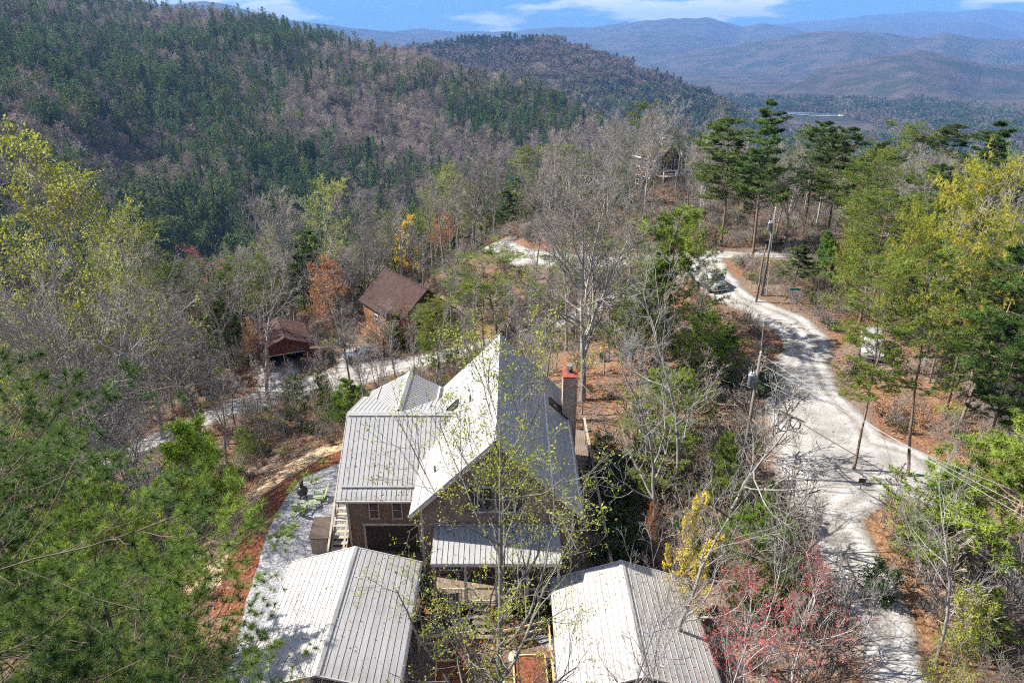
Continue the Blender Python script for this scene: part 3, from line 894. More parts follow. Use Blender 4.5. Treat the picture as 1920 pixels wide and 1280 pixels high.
def far_pine(seed, h, spread, first, whorls, cone):
    rng = np.random.default_rng(seed)
    T = polyline(rng, np.zeros((1, 3)) - (0, 0, 1), np.array([[0, 0, 1.0]]), np.array([h + 1]), 6, 0.02, 0.02)
    tr = (0.24 * (1 - np.linspace(0, 1, 6) * 0.9))[None]
    k = whorls * 5
    A, ar, aL, t = grow(rng, T, tr, np.array([h]), k, first, 0.99, (60, 88), spread, 4, 0.05, 0.08, 0.4, 0.3, 0.0)
    tt = (t - first) / (1 - first)
    f = (1.2 * (1 - tt) ** 0.8 + 0.14) if cone else (0.35 + 0.9 * np.sin(np.pi * np.clip(tt * 0.84 + 0.16, 0, 1)))
    f = f * rng.uniform(0.55, 1.2, k)
    A = A[:, :1] + (A - A[:, :1]) * f[:, None, None]
    w = rng.random((k, 5, 1))
    i = (w * 2.999).astype(int)[..., 0]
    pos = np.stack([A[np.arange(k), np.minimum(i[:, j] + 1, 3)] * w[:, j] + A[np.arange(k), i[:, j]] * (1 - w[:, j]) for j in range(5)], 1).reshape(-1, 3)
    pos += rng.normal(size=pos.shape) * 0.18
    dr = np.repeat(A[:, -1] - A[:, 0], 5, axis=0)
    return [([tubes(T, tr, 4) + (None,)], MATS["bark_pine"]), ([needles(rng, pos, norm(dr) + (0, 0, 0.2), 5, 0.85, 0.36, 0.6)], MATS["hill_needles"])]

def far_bare(seed, h, buds=None):
    rng = np.random.default_rng(seed)
    T = polyline(rng, np.zeros((1, 3)) - (0, 0, 1), np.array([[0, 0, 1.0]]), np.array([h * 0.85]), 5, 0.03, 0.05)
    tr = (0.2 * (1 - np.linspace(0, 1, 5) * 0.8))[None]
    A, ar, aL, _ = grow(rng, T, tr, np.array([h]), 13, 0.35, 0.98, (25, 60), 0.36, 4, 0.12, 0.12, 0.6, 0.3, 0.4)
    B, br, bL, _ = grow(rng, A, ar, aL, 9, 0.15, 1.0, (20, 60), 0.5, 3, 0.1, 0.15, 0.6, 0.4, 0.4)
    pos, dr = np.repeat(B[:, 1:].reshape(-1, 3), 1, axis=0), np.repeat(B[:, -1] - B[:, 0], 2, axis=0)
    out_ = [([tubes(T, tr, 4) + (None,), tubes(A, np.maximum(ar, 0.03), 3) + (None,)], MATS["twig_grey"]),
            ([needles(rng, pos, norm(dr) + (0, 0, 0.35), 4, 1.5, 0.085, 0.5)], MATS["hill_twigs"])]
    if buds:
        out_.append(([needles(rng, pos, norm(dr) + (0, 0, 0.35), 2, 0.5, 0.24, 0.7)], buds))
    return out_

for k in range(4):
    proto("aa_pine%d" % k, far_pine(100 + k, 20 + 3 * (k % 2), (0.17, 0.2, 0.15, 0.22)[k], (0.3, 0.42, 0.2, 0.38)[k], (13, 11, 15, 10)[k], k in (0, 2)))
for k in range(3):
    proto("bb_bare%d" % k, far_bare(120 + k, 17 + k))
proto("cc_bud0", far_bare(130, 16, MATS["hill_buds"]))
proto("cc_bud1", far_bare(131, 16, MATS["spring_leaves"]))
proto("cc_bud2", far_bare(132, 15, MATS["orange_buds"]))

def scatter(name, pts, kind_i, scale, rot, coll, label, cat):
    """One mass of plants: a cloud of points, each carrying one plant of the collection."""
    me = bpy.data.meshes.new(name)
    me.vertices.add(len(pts))
    me.vertices.foreach_set("co", np.asarray(pts, np.float32).ravel())
    for nm, ty, dat in (("kind_i", 'INT', kind_i.astype(np.int32)), ("size", 'FLOAT', scale.astype(np.float32)), ("turn", 'FLOAT', rot.astype(np.float32))):
        at = me.attributes.new(nm, ty, 'POINT')
        at.data.foreach_set("value", dat)
    me.update()
    o = link(name, me)
    ng = bpy.data.node_groups.new(name, 'GeometryNodeTree')
    ng.interface.new_socket("Geometry", in_out='INPUT', socket_type='NodeSocketGeometry')
    ng.interface.new_socket("Geometry", in_out='OUTPUT', socket_type='NodeSocketGeometry')
    N, L = ng.nodes, ng.links
    gi, go = N.new('NodeGroupInput'), N.new('NodeGroupOutput')
    ip = N.new('GeometryNodeInstanceOnPoints')
    ci = N.new('GeometryNodeCollectionInfo')
    ci.inputs['Collection'].default_value = coll
    ci.inputs['Separate Children'].default_value = True
    ci.inputs['Reset Children'].default_value = True
    def named(nm, ty):
        q = N.new('GeometryNodeInputNamedAttribute')
        q.data_type = ty
        q.inputs['Name'].default_value = nm
        return [s for s in q.outputs if s.enabled][0]
    cx = N.new('ShaderNodeCombineXYZ')
    L.new(named("turn", 'FLOAT'), cx.inputs['Z'])
    L.new(gi.outputs[0], ip.inputs['Points'])
    L.new(ci.outputs[0], ip.inputs['Instance'])
    ip.inputs['Pick Instance'].default_value = True
    L.new(named("kind_i", 'INT'), ip.inputs['Instance Index'])
    L.new(cx.outputs[0], ip.inputs['Rotation'])
    L.new(named("size", 'FLOAT'), ip.inputs['Scale'])
    L.new(ip.outputs[0], go.inputs[0])
    md = o.modifiers.new("scatter", 'NODES')
    md.node_group = ng
    return tag(o, label, cat, kind="stuff")

# horizon scan: how high the ground must stand to be seen over what is nearer
_scan_a = np.radians(np.linspace(-42, 42, 420))
_scan_r = np.geomspace(60, 14000, 500)
_SA, _SR = np.meshgrid(_scan_a, _scan_r)
_el = (H(_SR * np.sin(_SA), _SR * np.cos(_SA)) - CAM_Z) / _SR
_run = np.maximum.accumulate(_el, axis=0)
def seen(x, y, z, tall):
    a, r = np.arctan2(x, y), np.hypot(x, y)
    ia = np.clip(((a + R(42)) / R(84) * 419).round().astype(int), 0, 419)
    ir = np.clip(np.searchsorted(_scan_r, r * 0.985) - 1, 0, 499)
    return (z + tall - CAM_Z) / r > _run[ir, ia]

def belt(r0, r1, s0, s1, rng):
    """Points between two distances, their spacing growing from s0 to s1."""
    n_ = 0
    out_ = []
    edges = np.geomspace(r0, r1, 14)
    for a, b in zip(edges[:-1], edges[1:]):
        s = s0 + (s1 - s0) * (math.sqrt(a * b) - r0) / (r1 - r0)
        area = R(84) / 2 * (b * b - a * a)
        k = int(area / (s * s))
        rr = np.sqrt(rng.uniform(a * a, b * b, k))
        aa = rng.uniform(-R(42), R(42), k)
        out_.append(np.c_[rr * np.sin(aa), rr * np.cos(aa)])
    return np.concatenate(out_)

rng = np.random.default_rng(5)
def clear_of_water(p):
    k = np.ones(len(p), bool)
    for c, rx, ry in ((RIVER - (50, 190, 0), 110, 280),):
        k &= ((p[:, 0] - c[0]) / rx) ** 2 + ((p[:, 1] - c[1]) / ry) ** 2 > 1
    return k
pts = belt(240, 1350, 5.2, 8.0, rng)
pts = pts[(pts[:, 1] > 60)]
z = H(pts[:, 0], pts[:, 1])
keep = seen(pts[:, 0], pts[:, 1], z, 18) & clear_of_water(pts)
pts, z = pts[keep], z[keep]
green = 0.5 + 1.2 * fbm(pts[:, 0] / 150, pts[:, 1] / 150, 3, 61) + 0.45 * fbm(pts[:, 0] / 38, pts[:, 1] / 38, 2, 62) + 0.10 * sstep(700, 350, np.hypot(pts[:, 0], pts[:, 1]))
u = rng.random(len(pts))
kind = np.where(u < np.clip(green, 0.07, 0.95), rng.integers(0, 4, len(pts)), 4 + rng.integers(0, 3, len(pts)))
v = rng.random(len(pts))
kind = np.where((kind >= 4) & (v < 0.16), 7, kind)
kind = np.where((kind >= 4) & (v > 0.94), 8, kind)
kind = np.where((kind >= 4) & (v > 0.978), 9, kind)
scatter("hillside_forest", np.c_[pts, z - 0.5], kind, rng.uniform(0.5, 1.2, len(pts)) * (1 + 0.25 * fbm(pts[:, 0] / 60, pts[:, 1] / 60, 2, 63)), rng.uniform(0, 6.28, len(pts)), PROTO, "mixed pine and bare hardwood forest covering the hill across the valley", "forest")
N_HILL = len(pts)

# beyond: groves of several trees as one plant
GROVES = bpy.data.collections.new("grove_kinds")
def grove(name, seed, pine_share):
    rng = np.random.default_rng(seed)
    gm, tm = [], []
    for k in range(15):
        c = np.array((rng.uniform(-24, 24), rng.uniform(-24, 24), -1.5))
        s = rng.uniform(0.75, 1.2)
        if rng.random() < pine_share:
            pos = np.c_[rng.normal(size=(34, 2)) * 2.2, rng.uniform(5, 20, 34)]
            pos[:, :2] *= (1.25 - pos[:, 2:3] / 22)
            gm.append(needles(rng, pos * s + c, unit(rng, 34) + (0, 0, .3), 3, 3.2, 1.9, 0.8))
        else:
            pos = np.c_[rng.normal(size=(34, 2)) * 2.9, rng.uniform(6, 15, 34)]
            tm.append(needles(rng, pos * s + c, unit(rng, 34) * .6 + (0, 0, .8), 3, 4.2, 0.75, 0.55))
    pl = []
    if gm: pl.append((gm, MATS["far_needles"]))
    if tm: pl.append((tm, MATS["far_twigs"]))
    ob = proto(name, pl)
    PROTO.objects.unlink(ob)
    GROVES.objects.link(ob)
for k, sh in enumerate((0.0, 0.08, 0.2, 0.55, 0.95)):
    grove("grove%d" % k, 150 + k, sh)
pts = belt(1250, 2700, 25, 34, rng)
z = H(pts[:, 0], pts[:, 1])
keep = seen(pts[:, 0], pts[:, 1], z, 14) & clear_of_water(pts)
pts, z = pts[keep], z[keep]
green = fbm(pts[:, 0] / 420, pts[:, 1] / 420, 4, 71) + 0.18 * rng.normal(size=len(pts))
kind = np.digitize(green, (-0.15, 0.1, 0.28, 0.42))
sz = rng.uniform(0.85, 1.2, len(pts)) * 0.8
scatter("distant_forest", np.c_[pts, z - 0.5], kind, sz, rng.uniform(0, 6.28, len(pts)), GROVES, "hazy leafless forest with dark pine patches on the far hills", "forest")
print("FOREST", N_HILL, len(pts))
# ------------------------------------------------------------------ buildings
surf("roof_metal", [(0.3, (0.265, 0.26, 0.256)), (0.55, (0.31, 0.305, 0.30)), (0.75, (0.35, 0.344, 0.338))], scale=0.8, rough=0.5, metal=0.0, spec=0.25, bump=0.12, bscale=3, detail=7, rand=0.04)
surf("carport_metal", [(0.28, (0.19, 0.182, 0.173)), (0.5, (0.315, 0.306, 0.295)), (0.75, (0.38, 0.372, 0.36))], scale=0.9, rough=0.5, spec=0.45, bump=0.15, bscale=4, detail=9, stretch=(3, 0.5, 3), rand=0.06)
surf("siding_brown", [(0.3, (0.155, 0.105, 0.07)), (0.6, (0.195, 0.135, 0.092)), (0.8, (0.225, 0.16, 0.112))], scale=0.9, rough=0.75, spec=0.25, stretch=(1, 1, 3), rand=0.0)
surf("siding_taupe", [(0.3, (0.34, 0.25, 0.18)), (0.7, (0.42, 0.315, 0.235))], scale=0.9, rough=0.75, spec=0.25, stretch=(1, 1, 3))
surf("trim_cream", [(0.3, (0.36, 0.33, 0.29)), (0.7, (0.44, 0.41, 0.37))], scale=2, rough=0.7)
surf("trim_white", [(0.3, (0.62, 0.61, 0.58)), (0.7, (0.72, 0.71, 0.69))], scale=2, rough=0.6)
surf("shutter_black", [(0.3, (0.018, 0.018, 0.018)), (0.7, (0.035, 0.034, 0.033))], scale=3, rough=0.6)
surf("wood_deck", [(0.3, (0.10, 0.072, 0.055)), (0.55, (0.17, 0.128, 0.10)), (0.75, (0.24, 0.19, 0.155))], scale=1.6, rough=0.85, bump=0.3, stretch=(4, 0.5, 4), rand=0.18)
surf("wood_fresh", [(0.3, (0.40, 0.26, 0.13)), (0.6, (0.56, 0.38, 0.20)), (0.8, (0.62, 0.46, 0.28))], scale=2.5, rough=0.8, bump=0.2, stretch=(1, 1, 0.3), rand=0.12)
surf("wood_grey", [(0.3, (0.28, 0.235, 0.18)), (0.7, (0.44, 0.38, 0.30))], scale=2.5, rough=0.85, stretch=(1, 1, 0.3), rand=0.12)
surf("chimney_cap_red", [(0.3, (0.24, 0.04, 0.025)), (0.6, (0.31, 0.06, 0.036)), (0.8, (0.21, 0.05, 0.036))], scale=3, rough=0.5)
surf("flue_metal", [(0.3, (0.16, 0.16, 0.16)), (0.7, (0.5, 0.5, 0.5))], scale=4, rough=0.4, metal=0.7)
surf("dark_metal", [(0.3, (0.03, 0.03, 0.03)), (0.7, (0.07, 0.068, 0.066))], scale=5, rough=0.5)
surf("shingle_red", [(0.25, (0.030, 0.018, 0.017)), (0.5, (0.052, 0.030, 0.028)), (0.75, (0.08, 0.048, 0.044))], scale=2.2, rough=0.9, bump=0.5, bscale=8, detail=8, spec=0.15)
surf("shingle_brown", [(0.25, (0.04, 0.02, 0.018)), (0.5, (0.07, 0.037, 0.034)), (0.75, (0.10, 0.06, 0.055))], scale=2.2, rough=0.9, bump=0.5, bscale=8, detail=8, spec=0.15)
surf("shingle_dark", [(0.25, (0.05, 0.04, 0.034)), (0.5, (0.09, 0.07, 0.058)), (0.75, (0.13, 0.10, 0.085))], scale=2.2, rough=0.9, bump=0.5, bscale=8, detail=8, spec=0.15)
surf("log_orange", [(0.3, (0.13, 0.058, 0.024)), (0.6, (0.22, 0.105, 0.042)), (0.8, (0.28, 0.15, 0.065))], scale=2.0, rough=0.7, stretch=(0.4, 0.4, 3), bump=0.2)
surf("log_dark", [(0.3, (0.05, 0.026, 0.016)), (0.7, (0.11, 0.058, 0.035))], scale=2.0, rough=0.8, stretch=(0.4, 0.4, 3), bump=0.2)  # dark wood; on the cabin walls it is shade painted into the logs
surf("barn_red", [(0.3, (0.085, 0.028, 0.022)), (0.7, (0.15, 0.052, 0.04))], scale=2.0, rough=0.85, stretch=(3, 3, 0.4))
surf("concrete", [(0.3, (0.28, 0.27, 0.26)), (0.7, (0.4, 0.39, 0.37))], scale=3.0, rough=0.95, bump=0.3)
m, n, l, out = new_mat("window_glass")
b_ = n.new('ShaderNodeBsdfPrincipled')
b_.inputs['Base Color'].default_value = (0.02, 0.026, 0.03, 1)
b_.inputs['Roughness'].default_value = 0.06
b_.inputs['Specular IOR Level'].default_value = 0.8
l.new(b_.outputs['BSDF'], out.inputs['Surface'])

def in_world(o, root):
    """Child built in world coordinates, kept where it is under its root."""
    o.parent = root
    o.matrix_parent_inverse = (Matrix.Translation(root.location) @ root.rotation_euler.to_matrix().to_4x4()).inverted()
    return o

def part(root, name, mb, mat, smooth=False):
    return in_world(mb.build(name, MATS[mat] if isinstance(mat, str) else mat, None, smooth), root)

def lpart(root, name, mb, mat, smooth=False):
    return mb.build(name, MATS[mat] if isinstance(mat, str) else mat, root, smooth)

_panel = {}
def panel_mesh(w, L, mat, rib=0.032, mid=True):
    key = (round(w, 3), round(L, 3), mat, rib)
    if key not in _panel:
        prof = [(0.0, 0.0), (0.006, rib), (0.026, rib), (0.032, 0.0)]
        if mid:
            prof += [(w * 0.5 - 0.03, 0.0), (w * 0.5 - 0.015, rib * 0.28), (w * 0.5 + 0.025, rib * 0.28), (w * 0.5 + 0.04, 0.0)]
        prof += [(w - 0.004, 0.0)]
        vs, k = [], len(prof)
        for y in (0.0, L):
            vs += [(x, y, z) for x, z in prof] + [(w - 0.004, y, -0.02), (0.0, y, -0.02)]
        n_ = k + 2
        fs = [(i, (i + 1) % n_, n_ + (i + 1) % n_, n_ + i) for i in range(n_)]
        fs += [tuple(range(n_))[::-1], tuple(range(n_, 2 * n_))]
        me = bpy.data.meshes.new("roof_panel")
        me.from_pydata(vs, [], fs)
        me.materials.append(MATS[mat])
        me.update()
        _panel[key] = me
    return _panel[key]

def roof_slope(root, start, along, down, width, L, w, mat, local=False, mid=True, rib=0.032):
    """Ribbed sheets laid side by side from START in direction ALONG, each running L metres in direction DOWN."""
    u, v = Vector(along).normalized(), Vector(down).normalized()
    nrm = u.cross(v)
    flip = nrm.z < 0
    k = max(1, round(width / w))
    ww = width / k
    me = panel_mesh(ww, L, mat, rib, mid)
    if flip:
        nrm = -nrm
        M3 = Matrix((-u, v, nrm)).transposed()
    else:
        M3 = Matrix((u, v, nrm)).transposed()
    for i in range(k):
        o = bpy.data.objects.new("roof_panel", me)
        COL.objects.link(o)
        p = Vector(start) + u * (ww * (i + (1 if flip else 0)))
        o.matrix_local = Matrix.Translation(p) @ M3.to_4x4()
        if local:
            o.parent = root
        else:
            in_world(o, root)

def siding(x0, x1, z0, z1, course=0.16, lap=0.018, cut=None):
    """Lap siding in the xz plane facing -y (local); CUT(z) gives the half open interval of x at height z."""
    mb = MB()
    z = z0
    while z < z1 - 1e-3:
        t = min(z + course, z1)
        a0, b0 = (x0, x1) if cut is None else cut(z)
        a1, b1 = (x0, x1) if cut is None else cut(t)
        if b0 - a0 > 0.02:
            mb.add([(a0, -lap, z), (b0, -lap, z), (b1, 0, t), (a1, 0, t), (a0, 0, z), (b0, 0, z)], [(0, 1, 2, 3), (4, 5, 1, 0)])
        z = t
    return mb

def xform(mb, M):
    mb.v = [tuple(M @ Vector(v)) for v in mb.v]
    return mb

def face_to(loc, facing):
    """Matrix that puts a -y facing wall at LOC so that it faces FACING (radians about z, 0 = -y)."""
    return Matrix.Translation(loc) @ Matrix.Rotation(facing, 4, 'Z')

def window(root, M, w, h, frame="trim_cream", grid=(2, 1), shutters=None, world=True, fw=0.07):
    """Window in the xz plane centred on the origin of M, facing -y: frame > pane children."""
    f = MB()
    for sx in (-1, 1):
        f.box((sx * (w / 2 - fw / 2), -0.03, 0), (fw, 0.1, h))
    for sz in (-1, 1):
        f.box((0, -0.035, sz * (h / 2 + fw / 2)), (w + 0.04, 0.12, fw))
    gx, gz = grid
    for i in range(1, gx):
        f.box((-w / 2 + w * i / gx, -0.025, 0), (0.06, 0.07, h))
    for j in range(1, gz):
        f.box((0, -0.02, -h / 2 + h * j / gz), (w, 0.05, 0.045))
    put = (lambda r, nm, mb, mt: in_world(xform(mb, M).build(nm, MATS[mt]), r)) if world else (lambda r, nm, mb, mt: xform(mb, M).build(nm, MATS[mt], r))
    fo = put(root, "window", f, frame)
    for i in range(gx):
        for j in range(gz):
            pm = MB().box((-w / 2 + w * (i + 0.5) / gx, 0.012, -h / 2 + h * (j + 0.5) / gz), (w / gx - 0.05, 0.02, h / gz - 0.04))
            o = xform(pm, M).build("pane", MATS["window_glass"])
            o.parent = fo
            if world:
                o.matrix_parent_inverse = (Matrix.Translation(root.location) @ root.rotation_euler.to_matrix().to_4x4() @ Matrix.Identity(4)).inverted() if False else fo.matrix_parent_inverse.inverted() @ fo.matrix_parent_inverse
                o.matrix_parent_inverse = Matrix.Identity(4)
    if shutters:
        for sx in (-1, 1):
            sm = MB().box((sx * (w / 2 + shutters / 2 + 0.05), -0.03, 0), (shutters, 0.05, h))
            k = int(h / 0.09)
            for q in range(k):
                sm.box((sx * (w / 2 + shutters / 2 + 0.05), -0.062, -h / 2 + 0.05 + q * h / k), (shutters - 0.1, 0.02, 0.05))
            put(root, "shutter", sm, "shutter_black")
    return fo

# ---- main house
RX, RZ, EZ, HW = -0.8, 10.1, 5.5, 4.6
Y0, Y1 = 29.0, 42.2
house = empty("house", (RX, 35.6, 0), 0, "large brown house with steep pale metal roofs, red-topped chimney and side deck", "house")
s45 = math.hypot(HW, RZ - EZ)
dn = (RZ - EZ) / s45
for sx in (-1, 1):
    roof_slope(house, (RX + sx * 0.02, Y0, RZ), (0, 1, 0), (sx * HW / s45, 0, -dn), Y1 - Y0, s45, 0.3, "roof_metal", mid=False, rib=0.012)
cap = MB()
for sx in (-1, 1):
    c, s_ = HW / s45, dn
    cap.add([(RX, Y0 - 0.02, RZ + 0.05), (RX, Y1 + 0.02, RZ + 0.05), (RX + sx * 0.2, Y1 + 0.02, RZ - 0.14), (RX + sx * 0.2, Y0 - 0.02, RZ - 0.14)], [(0, 1, 2, 3)])
part(house, "ridge_cap", cap, "roof_metal")
bt, wx = 0.16, HW - 0.5
# rake and eave boards
for sx in (-1, 1):
    for yy in (Y0 + 0.02, Y1 - 0.02):
        part(house, "rake_board", MB().bar((RX, yy, RZ - 0.16), (RX + sx * HW, yy, EZ - 0.16), 0.04, 0.24), "trim_cream")
    part(house, "eave_board", MB().box((RX + sx * (HW - 0.03), (Y0 + Y1) / 2, EZ - 0.12), (0.03, Y1 - Y0, 0.2)), "trim_cream")
    so = MB().add([(RX + sx * (wx - 0.1), Y0 + .05, EZ - 0.08 + 0.5), (RX + sx * (HW - 0.05), Y0 + .05, EZ - 0.08), (RX + sx * (HW - 0.05), Y1 - .05, EZ - 0.08), (RX + sx * (wx - 0.1), Y1 - .05, EZ - 0.08 + 0.5)], [(0, 1, 2, 3)])
    part(house, "soffit", so, "trim_cream")
so = MB()
for sx in (-1, 1):
    so.add([(RX, Y0 + .03, RZ - 0.1), (RX + sx * HW, Y0 + .03, EZ - 0.1), (RX + sx * HW, Y0 + 0.62, EZ - 0.1), (RX, Y0 + 0.62, RZ - 0.1)], [(0, 1, 2, 3)])
part(house, "gable_soffit", so, "trim_cream")
def gcut(zz):
    k = max(0.0, min(wx, RZ - 0.14 - zz)) if zz > EZ - 0.2 else wx
    return (-k, k)
part(house, "gable_wall", xform(siding(-wx, wx, 0.0, RZ - 0.2, cut=gcut), face_to((RX, Y0 + 0.6, 0), 0)), "siding_brown")
part(house, "gable_wall", xform(siding(-wx, wx, 0.0, RZ - 0.2, cut=gcut), face_to((RX, Y1 - 0.5, 0), math.pi)), "siding_brown")
ylen = Y1 - 0.5 - Y0 - 0.6
part(house, "side_wall", xform(siding(-ylen / 2, ylen / 2, 0.0, EZ + 0.35), face_to((RX + wx, (Y0 + Y1 + .1) / 2, 0), math.pi / 2)), "siding_brown")
part(house, "side_wall", xform(siding(-ylen / 2, ylen / 2, 0.0, EZ + 0.35), face_to((RX - wx, (Y0 + Y1 + .1) / 2, 0), -math.pi / 2)), "siding_brown")
for sx in (-1, 1):
    part(house, "corner_board", MB().box((RX + sx * (wx - 0.05), Y0 + 0.57, 2.85), (0.13, 0.06, 5.7)), "trim_cream")
window(house, face_to((RX - 0.05, Y0 + 0.56, 6.15), 0), 2.0, 1.5, "trim_cream", (2, 2), 0.4)
for zz, xx in ((2.1, -2.6), (2.1, 1.6)):
    window(house, face_to((RX + xx, Y0 + 0.56, zz), 0), 1.3, 1.3, "trim_cream", (2, 1))
part(house, "front_door", MB().box((RX - 0.6, Y0 + 0.55, 2.05), (0.95, 0.06, 2.05)), "log_dark")
for yy in (32.5, 36.0, 41.0):
    window(house, face_to((RX + wx + 0.04, yy, 2.2), math.pi / 2), 1.6, 1.9, "trim_cream", (2, 1))
# snow rails, skylights, vent pipe
def rail_on(sx, frac, y0, y1):
    x, z_ = RX + sx * HW * frac, RZ - (RZ - EZ) * frac
    return MB().tube([(x + sx * 0.04, y0, z_ + 0.07), (x + sx * 0.04, y1, z_ + 0.07)], 0.028, 6).box((x + sx * 0.02, (y0 + y1) / 2, z_ + 0.035), (0.1, y1 - y0, 0.02), Matrix.Rotation(sx * R(45), 3, 'Y'))
for sx, fr in ((1, 0.62), (1, 0.955), (-1, 0.9)):
    part(house, "snow_rail", rail_on(sx, fr, Y0 + 0.3, Y1 - 0.2), "trim_white")
def skylight(sx, fa, fb, y0, y1):
    rot = Matrix.Rotation(sx * math.atan2(RZ - EZ, HW), 3, 'Y')
    fm = (fa + fb) / 2
    c = Vector((RX + sx * HW * fm, (y0 + y1) / 2, RZ - (RZ - EZ) * fm))
    L = (fb - fa) * s45
    nv = rot @ Vector((0, 0, 1))
    f = MB()
    for sy in (-1, 1):
        f.box(c + nv * 0.06 + Vector((0, sy * ((y1 - y0) / 2), 0)), (L + 0.08, 0.08, 0.16), rot)
    for q in (-1, 1):
        f.box(c + nv * 0.06 + (rot @ Vector((q * L / 2, 0, 0))), (0.08, y1 - y0 - 0.08, 0.16), rot)
    fo = part(house, "skylight", f, "dark_metal")
    g = MB().box(c + nv * 0.09, (L - 0.08, y1 - y0 - 0.08, 0.03), rot).build("pane", MATS["window_glass"])
    g.parent = fo
    return fo
skylight(1, 0.70, 0.94, 38.4, 39.2)
skylight(-1, 0.55, 0.78, 36.9, 37.7)
part(house, "vent_pipe", MB().tube([(RX - 1.7, 36.0, 8.2), (RX - 1.7, 36.0, 8.85)], 0.06, 10), "dark_metal")
part(house, "vent_pipe", MB().tube([(RX - 3.4, 31.2, 6.5), (RX - 3.4, 31.2, 7.1)], 0.05, 10), "dark_metal")

# chimney: sided chase, red cap, flue
CX0, CX1, CY0, CY1, CZ = 3.28, 4.12, 38.5, 39.5, 8.75
ch = part(house, "chimney", MB().box(((CX0 + CX1) / 2, (CY0 + CY1) / 2, CZ / 2), (CX1 - CX0 - 0.04, CY1 - CY0 - 0.04, CZ)), "siding_taupe")
def ch_child(name, mb, mat):
    o = mb.build(name, MATS[mat], None)
    o.parent = ch
    return o
cw = CX1 - CX0
for loc, fac, ww_ in (((CX0 + cw / 2, CY0, 0), 0, cw), ((CX0 + cw / 2, CY1, 0), math.pi, cw), ((CX0, (CY0 + CY1) / 2, 0), -math.pi / 2, CY1 - CY0), ((CX1, (CY0 + CY1) / 2, 0), math.pi / 2, CY1 - CY0)):
    ch_child("siding", xform(siding(-ww_ / 2, ww_ / 2, 0.0, CZ - 0.02, course=0.13), face_to(loc, fac)), "siding_taupe")
for xx in (CX0, CX1):
    for yy in (CY0, CY1):
        ch_child("corner_trim", MB().box((xx, yy, CZ / 2), (0.09, 0.09, CZ)), "siding_taupe")
ccx, ccy = (CX0 + CX1) / 2, (CY0 + CY1) / 2
ch_child("chimney_cap", MB().box((ccx, ccy, CZ + 0.03), (cw + 0.12, 1.12, 0.08)).add(
    [(CX0, CY0, CZ + 0.07), (CX1, CY0, CZ + 0.07), (CX1, CY1, CZ + 0.07), (CX0, CY1, CZ + 0.07), (ccx, ccy, CZ + 0.16)], [(0, 1, 4), (1, 2, 4), (2, 3, 4), (3, 0, 4)]), "chimney_cap_red")
ch_child("flue", MB().lathe([(0.24, 0.0), (0.2, 0.08), (0.15, 0.1), (0.15, 0.2), (0.19, 0.22), (0.19, 0.26), (0.15, 0.28), (0.15, 0.36), (0.19, 0.38), (0.19, 0.44)], (ccx, ccy + 0.05, CZ + 0.1), 16), "dark_metal")
ch_child("flue_lid", MB().lathe([(0.05, 0.0), (0.24, 0.03), (0.24, 0.08), (0.1, 0.13), (0.02, 0.14)], (ccx, ccy + 0.05, CZ + 0.56), 16), "flue_metal")
part(house, "chimney_flashing", MB().box((CX0 - 0.12, 39.0, 5.95), (0.5, 1.3, 0.03), Matrix.Rotation(R(45), 3, 'Y')), "flue_metal")

# west wing: long front slope, low back slope
WX0, WX1 = -10.05, -3.5
WEY, WEZ, WRY, WRZ = 31.9, 4.3, 36.4, 7.4
Lf = math.hypot(WRY - WEY, WRZ - WEZ)
roof_slope(house, (WX0, WRY, WRZ), (1, 0, 0), (0, (WEY - WRY) / Lf, (WEZ - WRZ) / Lf), WX1 - WX0, Lf, 0.29, "roof_metal", mid=False, rib=0.026)
Lb = 4.6
roof_slope(house, (WX0, WRY + 0.02, WRZ), (1, 0, 0), (0, math.cos(R(16)), -math.sin(R(16))), WX1 - WX0 - 0.6, Lb, 0.29, "roof_metal", mid=False, rib=0.026)
part(house, "ridge_cap", MB().add([(WX0 - .02, WRY, WRZ + .06), (WX1, WRY, WRZ + .06), (WX1, WRY - .2, WRZ - .06), (WX0 - .02, WRY - .2, WRZ - .06), (WX1, WRY + .25, WRZ + 0.0), (WX0 - .02, WRY + .25, WRZ + 0.0)], [(0, 3, 2, 1), (0, 1, 4, 5)]), "roof_metal")
sl = math.atan2(WRZ - WEZ, WRY - WEY)
part(house, "snow_rail", MB().box(((WX0 + WX1) / 2 - 0.2, WEY + 0.62, WEZ + 0.62 * math.tan(sl) + 0.07), (WX1 - WX0 - 0.8, 0.1, 0.07), Matrix.Rotation(sl, 3, 'X')), "roof_metal")
part(house, "gutter", MB().box(((WX0 + WX1) / 2, WEY - 0.03, WEZ - 0.1), (WX1 - WX0 + 0.04, 0.12, 0.13)), "trim_cream")
part(house, "rake_board", MB().bar((WX0 - .03, WEY, WEZ - 0.1), (WX0 - .03, WRY, WRZ - 0.1), 0.04, 0.2), "trim_cream")
part(house, "rake_board", MB().bar((WX0 - .03, WRY, WRZ - 0.1), (WX0 - .03, WRY + 4.4, WRZ - 0.1 - 4.4 * math.tan(R(16))), 0.04, 0.2), "trim_cream")
part(house, "soffit", MB().box(((WX0 - 4.9) / 2, WEY + 0.3, WEZ - 0.14), (-4.9 - WX0, 0.6, 0.03)), "trim_cream")
wxa, wxb, wy = -9.6, -4.92, 32.5
part(house, "wing_wall", xform(siding(wxa, wxb, 0.0, WEZ + 0.15), face_to((0, wy, 0), 0)), "siding_brown")
def wcut(zz):
    # side wall of the wing under the sloping roof (local x runs along -y of the world)
    f = 32.5 if zz < WEZ + 0.2 else 32.5 + (zz - WEZ - 0.2) / math.tan(sl)
    b = 40.8 if zz < 5.9 else 40.8 - (zz - 5.9) / math.tan(R(16))
    return (-(b - 36.6), -(f - 36.6))
